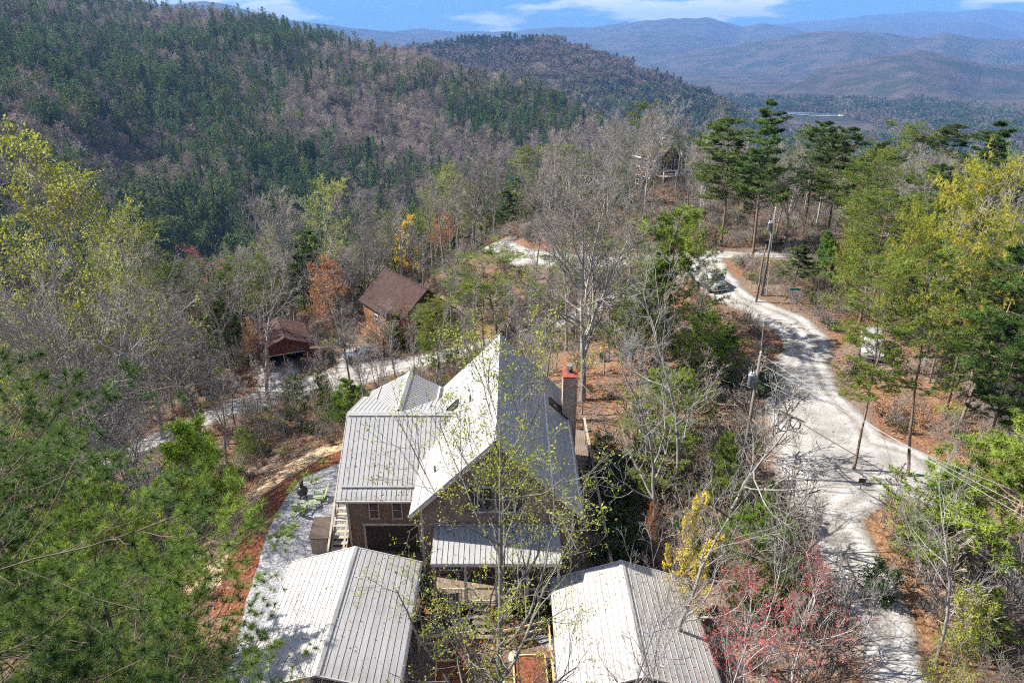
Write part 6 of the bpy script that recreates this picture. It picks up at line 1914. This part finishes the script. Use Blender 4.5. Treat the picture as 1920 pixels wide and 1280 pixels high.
def car(loc, rz, paintm, label, cat="car", suv=False, name="parked_car"):
    c = empty(name, loc, rz, label, cat)
    h = 0.28 if suv else 0.0
    # nose at -y
    body = [(-2.22, .42, .60, .70, .62), (-2.12, .30, .70 + h * .3, .82, .72), (-1.7, .24, .80 + h * .4, .89, .78), (-0.95, .22, .90 + h * .6, .91, .82), (-.3, .22, .94 + h * .6, .91, .84), (.9, .22, .96 + h * .6, .92, .84), (1.6, .26, .99 + h * .6, .90, .80), (2.05, .32, .98 + h * .5, .84, .74), (2.22, .45, .86, .74, .66)]
    b = body_shell(body, 1.8, 0)
    bo = b.build("body", MATS[paintm], c, True)
    roofz = 1.36 + h * 1.6
    cab = [(-.95, .84 + h * .6, .92 + h * .6, .80, .74), (-.28, .88 + h * .6, roofz - .04, .76, .60), (.25, .9 + h * .6, roofz, .76, .62), (.75 + h * 2.4, .9 + h * .6, roofz - .04, .76, .60), (1.55 + h * 1.6, .92 + h * .6, 1.0 + h * .7, .78, .70)]
    body_shell(cab, 1.6, 0).build("roof", MATS[paintm], c, True)
    # glass set just proud of the cabin shell
    A, B_, C_, D_ = cab[0], cab[1], cab[3], cab[4]
    up_ = 0.012
    def glass(vs, nm):
        lpart(c, nm, MB().add(vs, [tuple(range(len(vs)))]), "window_glass")
    glass([(-A[4] * .72, A[0] + .1, A[2] + .07), (A[4] * .72, A[0] + .1, A[2] + .07), (B_[4] * .78, B_[0] - .04, B_[2] - .01), (-B_[4] * .78, B_[0] - .04, B_[2] - .01)], "windscreen")
    glass([(-D_[4] * .72, D_[0] - .12, D_[2] + .07), (D_[4] * .72, D_[0] - .12, D_[2] + .07), (C_[4] * .78, C_[0] + .05, C_[2] - .01), (-C_[4] * .78, C_[0] + .05, C_[2] - .01)][::-1], "rear_window")
    for sx in (-1, 1):
        zb = .95 + h * .6
        w0, w1 = sx * .805, sx * .71
        glass([(w0, -.62, zb), (w0, .38, zb), (w1, .36, roofz - .13), (w1, -.18, roofz - .13)][::sx], "side_window")
        glass([(w0, .44, zb), (w0, 1.2 + h * 2.0, zb + .02), (w1, .8 + h * 2.2, roofz - .14), (w1, .42, roofz - .13)][::sx], "side_window")
        dr = lpart(c, "door", MB().box((sx * .918, .0, .58 + h * .3), (.012, 1.25, .55)), paintm)
        MB().box((sx * .93, .42, .78 + h * .4), (.03, .16, .03)).build("handle", MATS["black_trim"], dr)
        lpart(c, "mirror", MB().box((sx * .98, -.55, .98 + h * .6), (.16, .1, .12)), paintm)
        lpart(c, "headlight", MB().box((sx * .62, -2.13, .66 + h * .2), (.34, .14, .13)), "lamp_glass")
        lpart(c, "tail_light", MB().box((sx * .62, 2.15, .82 + h * .3), (.36, .1, .12)), "lamp_red")
        for y in (-1.36, 1.36):
            arch = MB().tube([(sx * .90, y, .34), (sx * .925, y, .34)], .37, 16)
            lpart(c, "wheel_arch", arch, "black_trim")
    lpart(c, "grille", MB().box((0, -2.21, .48), (.9, .05, .16)), "black_trim")
    lpart(c, "bumper", MB().box((0, -2.2, .36), (1.3, .08, .1)).box((0, 2.2, .38), (1.3, .08, .12)), paintm)
    if not suv:
        lpart(c, "spoiler", MB().box((0, 2.08, 1.07), (1.3, .16, .03)).box((-.5, 2.08, 1.02), (.04, .1, .08)).box((.5, 2.08, 1.02), (.04, .1, .08)), "black_trim")
    wheels(c, .84, (-1.36, 1.36), .34, .22)
    return c
cx_, cy_ = -18.2, 75.4
car((cx_, cy_, H1(cx_, cy_) + 0.06), math.atan2(-0.43, -0.9) + math.pi / 2, "silver_paint", "silver coupe parked nose-left on the lower gravel drive")
wx_, wy_ = 30.3, 52.4
car((wx_, wy_, H1(wx_, wy_) + 0.02), R(-24), "white_paint", "white car half hidden by pines right of the road bend", suv=True)

vx_, vy_ = 21.0, 69.3
van = empty("old_van", (vx_, vy_, H1(vx_, vy_) + 0.06), R(16), "old white van with rust-streaked roof at the far end of the road", "van")
shell = [(-2.45, .45, .95, .84, .78), (-2.3, .32, 1.08, .9, .8), (-1.75, .3, 1.2, .92, .84), (-1.2, .3, 1.88, .93, .78), (-.8, .3, 1.96, .93, .80), (1.9, .3, 1.97, .93, .80), (2.35, .34, 1.9, .92, .78), (2.45, .4, 1.7, .9, .76)]
body_shell(shell, 1.8, 0).build("body", MATS["white_paint"], van, True)
lpart(van, "roof", MB().box((0, .55, 1.985), (1.2, 3.2, .03)), "rusty_white")
lpart(van, "windscreen", MB().add([(-.68, -1.72, 1.26), (.68, -1.72, 1.26), (.6, -1.26, 1.82), (-.6, -1.26, 1.82)], [(0, 1, 2, 3)]), "window_glass")
for sx in (-1, 1):
    lpart(van, "side_window", MB().box((sx * .885, -.75, 1.5), (.03, .8, .42)), "window_glass")
    lpart(van, "headlight", MB().lathe([(.1, 0), (.1, .05)], (0, 0, 0), 12) if False else MB().box((sx * .62, -2.42, .78), (.22, .08, .2)), "lamp_glass")
    d_ = lpart(van, "sliding_door", MB().box((sx * .935, .55, 1.0), (.015, 1.2, 1.0)), "white_paint")
    MB().box((sx * .95, .05, 1.05), (.03, .14, .04)).build("handle", MATS["black_trim"], d_)
    lpart(van, "mirror", MB().box((sx * 1.0, -1.3, 1.35), (.14, .1, .2)), "black_trim")
lpart(van, "grille", MB().box((0, -2.46, .8), (.8, .04, .2)), "black_trim")
lpart(van, "bumper", MB().box((0, -2.5, .48), (1.7, .1, .16)), "flue_metal")
wheels(van, .82, (-1.6, 1.5), .34, .22)

# ------------------------------------------------------------------ poles, wires, signs
surf("pole_wood", [(0.3, (0.11, 0.095, 0.08)), (0.7, (0.20, 0.18, 0.16))], scale=3, rough=0.9, stretch=(1, 1, .2))
surf("transformer_grey", [(0.3, (0.17, 0.185, 0.21)), (0.7, (0.23, 0.25, 0.28))], scale=3, rough=0.45)
surf("sign_green", [(0.3, (0.0, 0.16, 0.075)), (0.7, (0.005, 0.21, 0.10))], scale=3, rough=0.4)
surf("wire_black", [(0.3, (0.012, 0.012, 0.012)), (0.7, (0.025, 0.025, 0.025))], scale=3, rough=0.6)
surf("wire_alu", [(0.3, (0.32, 0.32, 0.31)), (0.7, (0.45, 0.45, 0.44))], scale=3, rough=0.5, metal=0.5)
def pole(x, y, h, label, side):
    g = H1(x, y)
    p = empty("utility_pole", (x, y, g), 0, label, "utility pole", "wooden utility poles by the gravel road")
    lpart(p, "mast", MB().tube([(0, 0, -.5), (0, 0, h * .5), (0, 0, h)], [.13, .11, .085], 12), "pole_wood", True)
    lpart(p, "top_pin", MB().lathe([(.03, 0), (.03, .1), (.07, .12), (.07, .2), (.03, .24)], (0, 0, h), 10), "trim_white")
    tr = lpart(p, "transformer", MB().lathe([(.16, 0), (.2, .03), (.2, .68), (.22, .7), (.22, .76), (.1, .82)], (side * .34, -.1, h - 2.0), 16), "transformer_grey", True)
    for q in (-.08, .08):
        MB().lathe([(.025, 0), (.05, .05), (.03, .08), (.05, .12), (.02, .17)], (side * .34 + q, -.1, h - 1.2), 8).build("bushing", MATS["trim_white"], tr)
    lpart(p, "bracket", MB().box((side * .15, -.06, h - 1.55), (.3, .08, .5)), "flue_metal")
    return p, Vector((x, y, g))
p1, b1 = pole(14.7, 36.6, 9.3, "wooden utility pole with grey transformer between house and road", -1)
p2, b2 = pole(25.5, 65.6, 8.8, "wooden utility pole with transformer by the far road bend", -1)
far_end = Vector((31.0, -6.0, 0))
def wire(name, a, b, sag, r, mat, label, k=28):
    a, b = Vector(a), Vector(b)
    pts = []
    for i in range(k + 1):
        t = i / k
        p = a.lerp(b, t)
        p.z -= sag * 4 * t * (1 - t)
        pts.append(p)
    o = MB().tube(pts, r, 6).build(name, MATS[mat])
    return tag(o, label, "cable", "overhead wires by the gravel road")
top1 = b1 + Vector((0, 0, 9.35))
cable = wire("overhead_cable", b1 + Vector((.1, 0, 6.6)), (34.0, 6.0, 8.6), 0.9, 0.022, "wire_black", "thick black cable with a hanging coil crossing the road")
wire("overhead_wire", top1, (29.0, 4.0, 11.2), 0.7, 0.012, "wire_alu", "thin pale wire, lowest of those crossing the lower right corner")
wire("overhead_wire", top1 + Vector((.25, 0, -.7)), (31.5, 6.0, 11.0), 0.7, 0.012, "wire_alu", "thin pale wire, middle of those crossing the lower right corner")
wire("overhead_wire", b1 + Vector((0, .1, 7.6)), (36.0, 10.0, 10.6), 0.7, 0.012, "wire_alu", "thin pale wire, uppermost of those crossing the lower right corner")
wire("overhead_wire", top1, b2 + Vector((0, 0, 8.9)), 0.6, 0.010, "wire_alu", "thin wire strung between the two utility poles")
# slack loop hung under the black cable
cl_c = (b1 + Vector((.1, 0, 6.6))).lerp(Vector((34.0, 6.0, 8.6)), 0.08)
coil = MB()
for q in range(3):
    lp = [cl_c + Vector((.34 * math.cos(a) * .55 + q * .03, .34 * math.cos(a) * -.85, -.5 + .36 * math.sin(a) - .01 * q)) for a in np.linspace(0, 2 * math.pi, 25)]
    coil.tube(lp, 0.016, 5, False)
tag(coil.build("cable_coil", MATS["wire_black"]), "round black cable loop hanging below the thick cable over the road", "cable")
sv = MB().tube([cl_c + Vector((-.5, .75, -.18)), cl_c + Vector((-.1, .15, -.16)), cl_c + Vector((.35, -.55, -.14))], .055, 8)
tag(sv.build("cable_splice", MATS["wire_black"]), "black splice case clipped on the thick cable beside the pole", "cable")

# dead snag by the far pole
gx, gy = 24.4, 64.0
sg = empty("dead_snag", (gx, gy, H1(gx, gy)), 0, "bare brown snag trunk left beside the far utility pole", "snag")
lpart(sg, "trunk", MB().tube([(0, 0, -.2), (.05, 0, 2), (.02, .05, 4), (.12, 0, 6.0)], [.11, .1, .085, .05], 9), "bark_pine", True)
lpart(sg, "branch", MB().tube([(.03, 0, 4.2), (.5, -.1, 4.8)], [.03, .012], 6), "bark_pine")

def post_sign(name, x, y, h, w, hh, mat, label, rz, two=False):
    s_ = empty(name, (x, y, H1(x, y)), rz, label, "sign")
    lpart(s_, "post", MB().box((0, 0.03, h / 2), (.06, .06, h + .3)), "flue_metal")
    lpart(s_, "board", MB().box((0, -.02, h), (w, .02, hh)), mat)
    if mat == "sign_green":
        lpart(s_, "border", MB().box((0, -.033, h + hh / 2 - .012), (w - .02, .004, .014)).box((0, -.033, h - hh / 2 + .012), (w - .02, .004, .014)), "trim_white")
    if two:
        lpart(s_, "board", MB().box((0, -.02, h - hh * 1.4), (w * .8, .02, hh)), mat)
    return s_
g = ground_hit(1483, 585)
post_sign("street_sign", g[0], g[1], 2.3, 1.0, .24, "sign_green", "green street name blade on a post in front of the deep green pine", R(-8))
g = ground_hit(1655, 742)
post_sign("green_sign", g[0], g[1], 0.8, 0.8, .22, "sign_green", "low green sign under the pines right of the gravel road", R(10))
g = ground_hit(1612, 920)
post_sign("island_sign", g[0], g[1], 0.75, 0.42, .3, "log_dark", "small dark wooden sign at the tip of the road island", R(-10))

# ------------------------------------------------------------------ patio and yard things
surf("chair_green", [(0.3, (0.26, 0.33, 0.17)), (0.7, (0.37, 0.44, 0.25))], scale=4, rough=0.5)
surf("iron_black", [(0.3, (0.012, 0.011, 0.010)), (0.7, (0.035, 0.03, 0.028))], scale=6, rough=0.35, spec=0.5)
surf("stone_pale", [(0.3, (0.27, 0.26, 0.24)), (0.7, (0.42, 0.41, 0.38))], scale=3, rough=0.9, bump=.4)
def adirondack(x, y, rz, label):
    a = empty("patio_chair", (x, y, H1(x, y) + .05), rz, label, "chair", "green slatted chairs round the stove")
    tl = Matrix.Rotation(R(-24), 3, 'X')
    for i in range(6):
        xx = -.25 + i * .1
        hgt = .82 + .1 * math.cos((i - 2.5) * .55)
        lpart(a, "back_slat", MB().box((xx * (1 + .1), .27 + hgt * .2, .28 + hgt * .45), (.085, .02, hgt), tl), "chair_green")
    for i in range(5):
        lpart(a, "seat_slat", MB().box((0, -.32 + i * .12, .37 - i * .032), (.56, .1, .022)), "chair_green")
    for sx in (-1, 1):
        lpart(a, "armrest", MB().box((sx * .36, -.06, .56), (.13, .72, .025)), "chair_green")
        lpart(a, "leg", MB().box((sx * .31, -.36, .27), (.03, .1, .56)), "chair_green")
        lpart(a, "leg", MB().bar((sx * .29, -.4, .36), (sx * .29, .5, .04), .03, .1), "chair_green")
        lpart(a, "arm_support", MB().box((sx * .33, .24, .42), (.03, .08, .3)), "chair_green")
    return a
adirondack(-12.75, 37.3, R(-78), "green slatted garden chair nearest the wing, facing the black stove")
adirondack(-13.75, 36.1, R(172), "green slatted garden chair with its back to the camera, before the stove")
gz_ = H1(-13.05, 36.55) + .05
tb = empty("side_table", (-13.05, 36.55, gz_), .3, "small green slatted table between the two garden chairs", "table")
for i in range(5):
    lpart(tb, "top_slat", MB().box((0, -.2 + i * .1, .44), (.5, .085, .022)), "chair_green")
for sx in (-1, 1):
    for sy in (-1, 1):
        lpart(tb, "leg", MB().box((sx * .2, sy * .18, .21), (.04, .04, .43)), "chair_green")
sx_, sy_ = -14.05, 37.75
st = empty("garden_stove", (sx_, sy_, H1(sx_, sy_) + .05), R(20), "black pot-bellied garden stove on a round stone pad", "stove")
lpart(st, "stone_pad", MB().lathe([(.62, 0), (.64, .06), (.6, .12), (.3, .13)], (0, 0, 0), 20), "stone_pale")
lpart(st, "belly", MB().lathe([(.16, .32), (.3, .4), (.37, .55), (.36, .72), (.27, .88), (.17, .98)], (0, 0, 0), 20), "iron_black", True)
lpart(st, "chimney", MB().lathe([(.17, .97), (.13, 1.05), (.12, 1.3), (.15, 1.36), (.16, 1.4), (.05, 1.46)], (0, 0, 0), 16), "iron_black", True)
lpart(st, "fire_door", MB().box((0, -.36, .58), (.3, .06, .22)), "dark_metal")
for q in range(4):
    an = q * math.pi / 2 + .78
    lpart(st, "leg", MB().bar((.18 * math.cos(an), .18 * math.sin(an), .4), (.34 * math.cos(an), .34 * math.sin(an), .1), .05, .05), "iron_black")
bx_, by_ = -11.5, 33.0
bxo = empty("storage_shed", (bx_, by_, H1(bx_, by_)), R(3), "small grey-brown storage shed with dark sloping lid beside the stairs", "shed")
lpart(bxo, "wall", MB().box((0, 0, .6), (.95, 1.5, 1.2)), "siding_taupe")
for fc, lc, ww in ((0, (0, -.76, 0), .95), (-math.pi / 2, (-.49, 0, 0), 1.5), (math.pi / 2, (.49, 0, 0), 1.5), (math.pi, (0, .76, 0), .95)):
    lpart(bxo, "siding", xform(siding(-ww / 2, ww / 2, 0, 1.2, .13, .015), face_to(lc, fc)), "siding_taupe")
lpart(bxo, "lid", MB().box((0, 0, 1.28), (1.15, 1.75, .06), Matrix.Rotation(R(7), 3, 'X')), "shingle_dark")
rk = MB().lathe([(.05, 0), (.32, .02), (.36, .12), (.25, .25), (.08, .3)], (0, 0, 0), 11)
ro = tag(rk.build("dark_stone", MATS["shingle_dark"], None, True), "low dark rounded stone lying on the gravel patio", "stone")
ro.location = (-14.6, 34.2, H1(-14.6, 34.2) + .02); ro.scale = (1.1, .8, .8)
lg = tag(MB().box((0, 0, .1), (.5, .2, .2)).build("timber_block", MATS["barn_red"]), "reddish timber block at the gravel edge near the pine", "timber")
lg.location = (-14.3, 25.4, H1(-14.3, 25.4) + .04); lg.rotation_euler = (0, 0, .2)

# rail fence across the front yard
def rail_fence(pts, label, hh=1.0):
    f = empty("yard_fence", (pts[0][0], pts[0][1], H1(*pts[0])), 0, label, "fence", "wooden rail fences in the front yard")
    g = [Vector((x, y, H1(x, y))) for x, y in pts]
    for p in g:
        part(f, "post", MB().box(p + Vector((0, 0, hh / 2)), (.11, .11, hh + .15)), "wood_fresh")
    for a, b in zip(g[:-1], g[1:]):
        for z_ in (hh - .06, hh * .45):
            part(f, "rail", MB().bar(a + Vector((0, 0, z_)), b + Vector((0, 0, z_)), .05, .13), "wood_fresh")
        part(f, "wire_mesh", MB().bar(a + Vector((0, 0, hh * .22)), b + Vector((0, 0, hh * .22)), .01, .02), "wire_alu")
rail_fence([(-4.7, 25.3), (-3.3, 25.5), (-2.1, 25.7)], "pale timber rail fence left of the slender tree's trunk")
rail_fence([(-.9, 25.7), (.5, 26.1), (1.9, 26.5)], "pale timber rail fence right of the slender tree's trunk")
rail_fence([(1.9, 26.3), (1.95, 24.6), (2.0, 22.9)], "timber rail fence running along the right carport wall")
def planter(x, y, lx, ly, label):
    p = empty("planter_bed", (x, y, H1(x, y)), .05, label, "planter", "timber planter beds in the front yard")
    for sx in (-1, 1):
        lpart(p, "side_board", MB().box((sx * lx / 2, 0, .14), (.06, ly, .3)), "wood_fresh")
        lpart(p, "end_board", MB().box((0, sx * ly / 2, .14), (lx - .07, .06, .3)), "wood_fresh")
    lpart(p, "soil", MB().box((0, 0, .1), (lx - .08, ly - .08, .2)), "mulch")
planter(-2.9, 23.6, 1.6, 2.0, "timber planter bed left of the slender tree's trunk")
planter(.9, 23.9, 1.6, 2.2, "timber planter bed right of the slender tree's trunk")
rgs = random.Random(4)
for k, (x, y, lab) in enumerate([(.0, 22.4, "flat pale stepping stone nearest the right carport"), (-.5, 23.3, "flat pale stepping stone by the right planter's corner"), (.1, 25.1, "flat pale stepping stone behind the right planter"), (-1.6, 22.3, "flat pale stepping stone at the bottom edge left of the trunk"), (-2.2, 21.6, "second flat stepping stone at the bottom edge")]):
    n_ = 9
    ring = [(.34 * (1 + .25 * rgs.random()) * math.cos(2 * math.pi * i / n_), .26 * (1 + .3 * rgs.random()) * math.sin(2 * math.pi * i / n_)) for i in range(n_)]
    mb = MB().add([(a, b, 0) for a, b in ring] + [(a * .95, b * .95, .07) for a, b in ring], [tuple(range(n_, 2 * n_))] + [(i, (i + 1) % n_, n_ + (i + 1) % n_, n_ + i) for i in range(n_)])
    o = tag(mb.build("stepping_stone", MATS["stone_pale"]), lab, "stone", "stepping stones in the front yard")
    o.location = (x, y, H1(x, y) + .01); o.rotation_euler = (0, 0, rgs.random() * 3)
# gravel patch of the yard path
sheet("yard_path", lambda X, Y: dist_poly(X, Y, [(-4.0, 26.6, .5), (-1.0, 26.6, .6), (1.0, 27.0, .6), (2.4, 25.5, .5), (2.5, 21, .45)]), -6, 4, 19, 29, .2, .05, "gravel_patio", .25, 91)
# ------------------------------------------------------------------ haze
top = float(max(GZ.max() + 30.0, CAM_Z + 20))
bot = float(GZ.min() - 1.0)
hm, n, l, out = new_mat("haze")
pv = n.new('ShaderNodeVolumePrincipled')
pv.inputs['Color'].default_value = (0.17, 0.37, 0.80, 1)
pv.inputs['Density'].default_value = 0.000105
pv.inputs['Density Attribute'].default_value = ""
hm.cycles.homogeneous_volume = True
pv.inputs['Anisotropy'].default_value = 0.0
l.new(pv.outputs['Volume'], out.inputs['Volume'])
hz = MB().box((0, 0, (top + bot) / 2), (33000, 33000, top - bot)).build("haze", hm)
tag(hz, "thin blue air over the valleys and far mountains", "haze", kind="stuff")
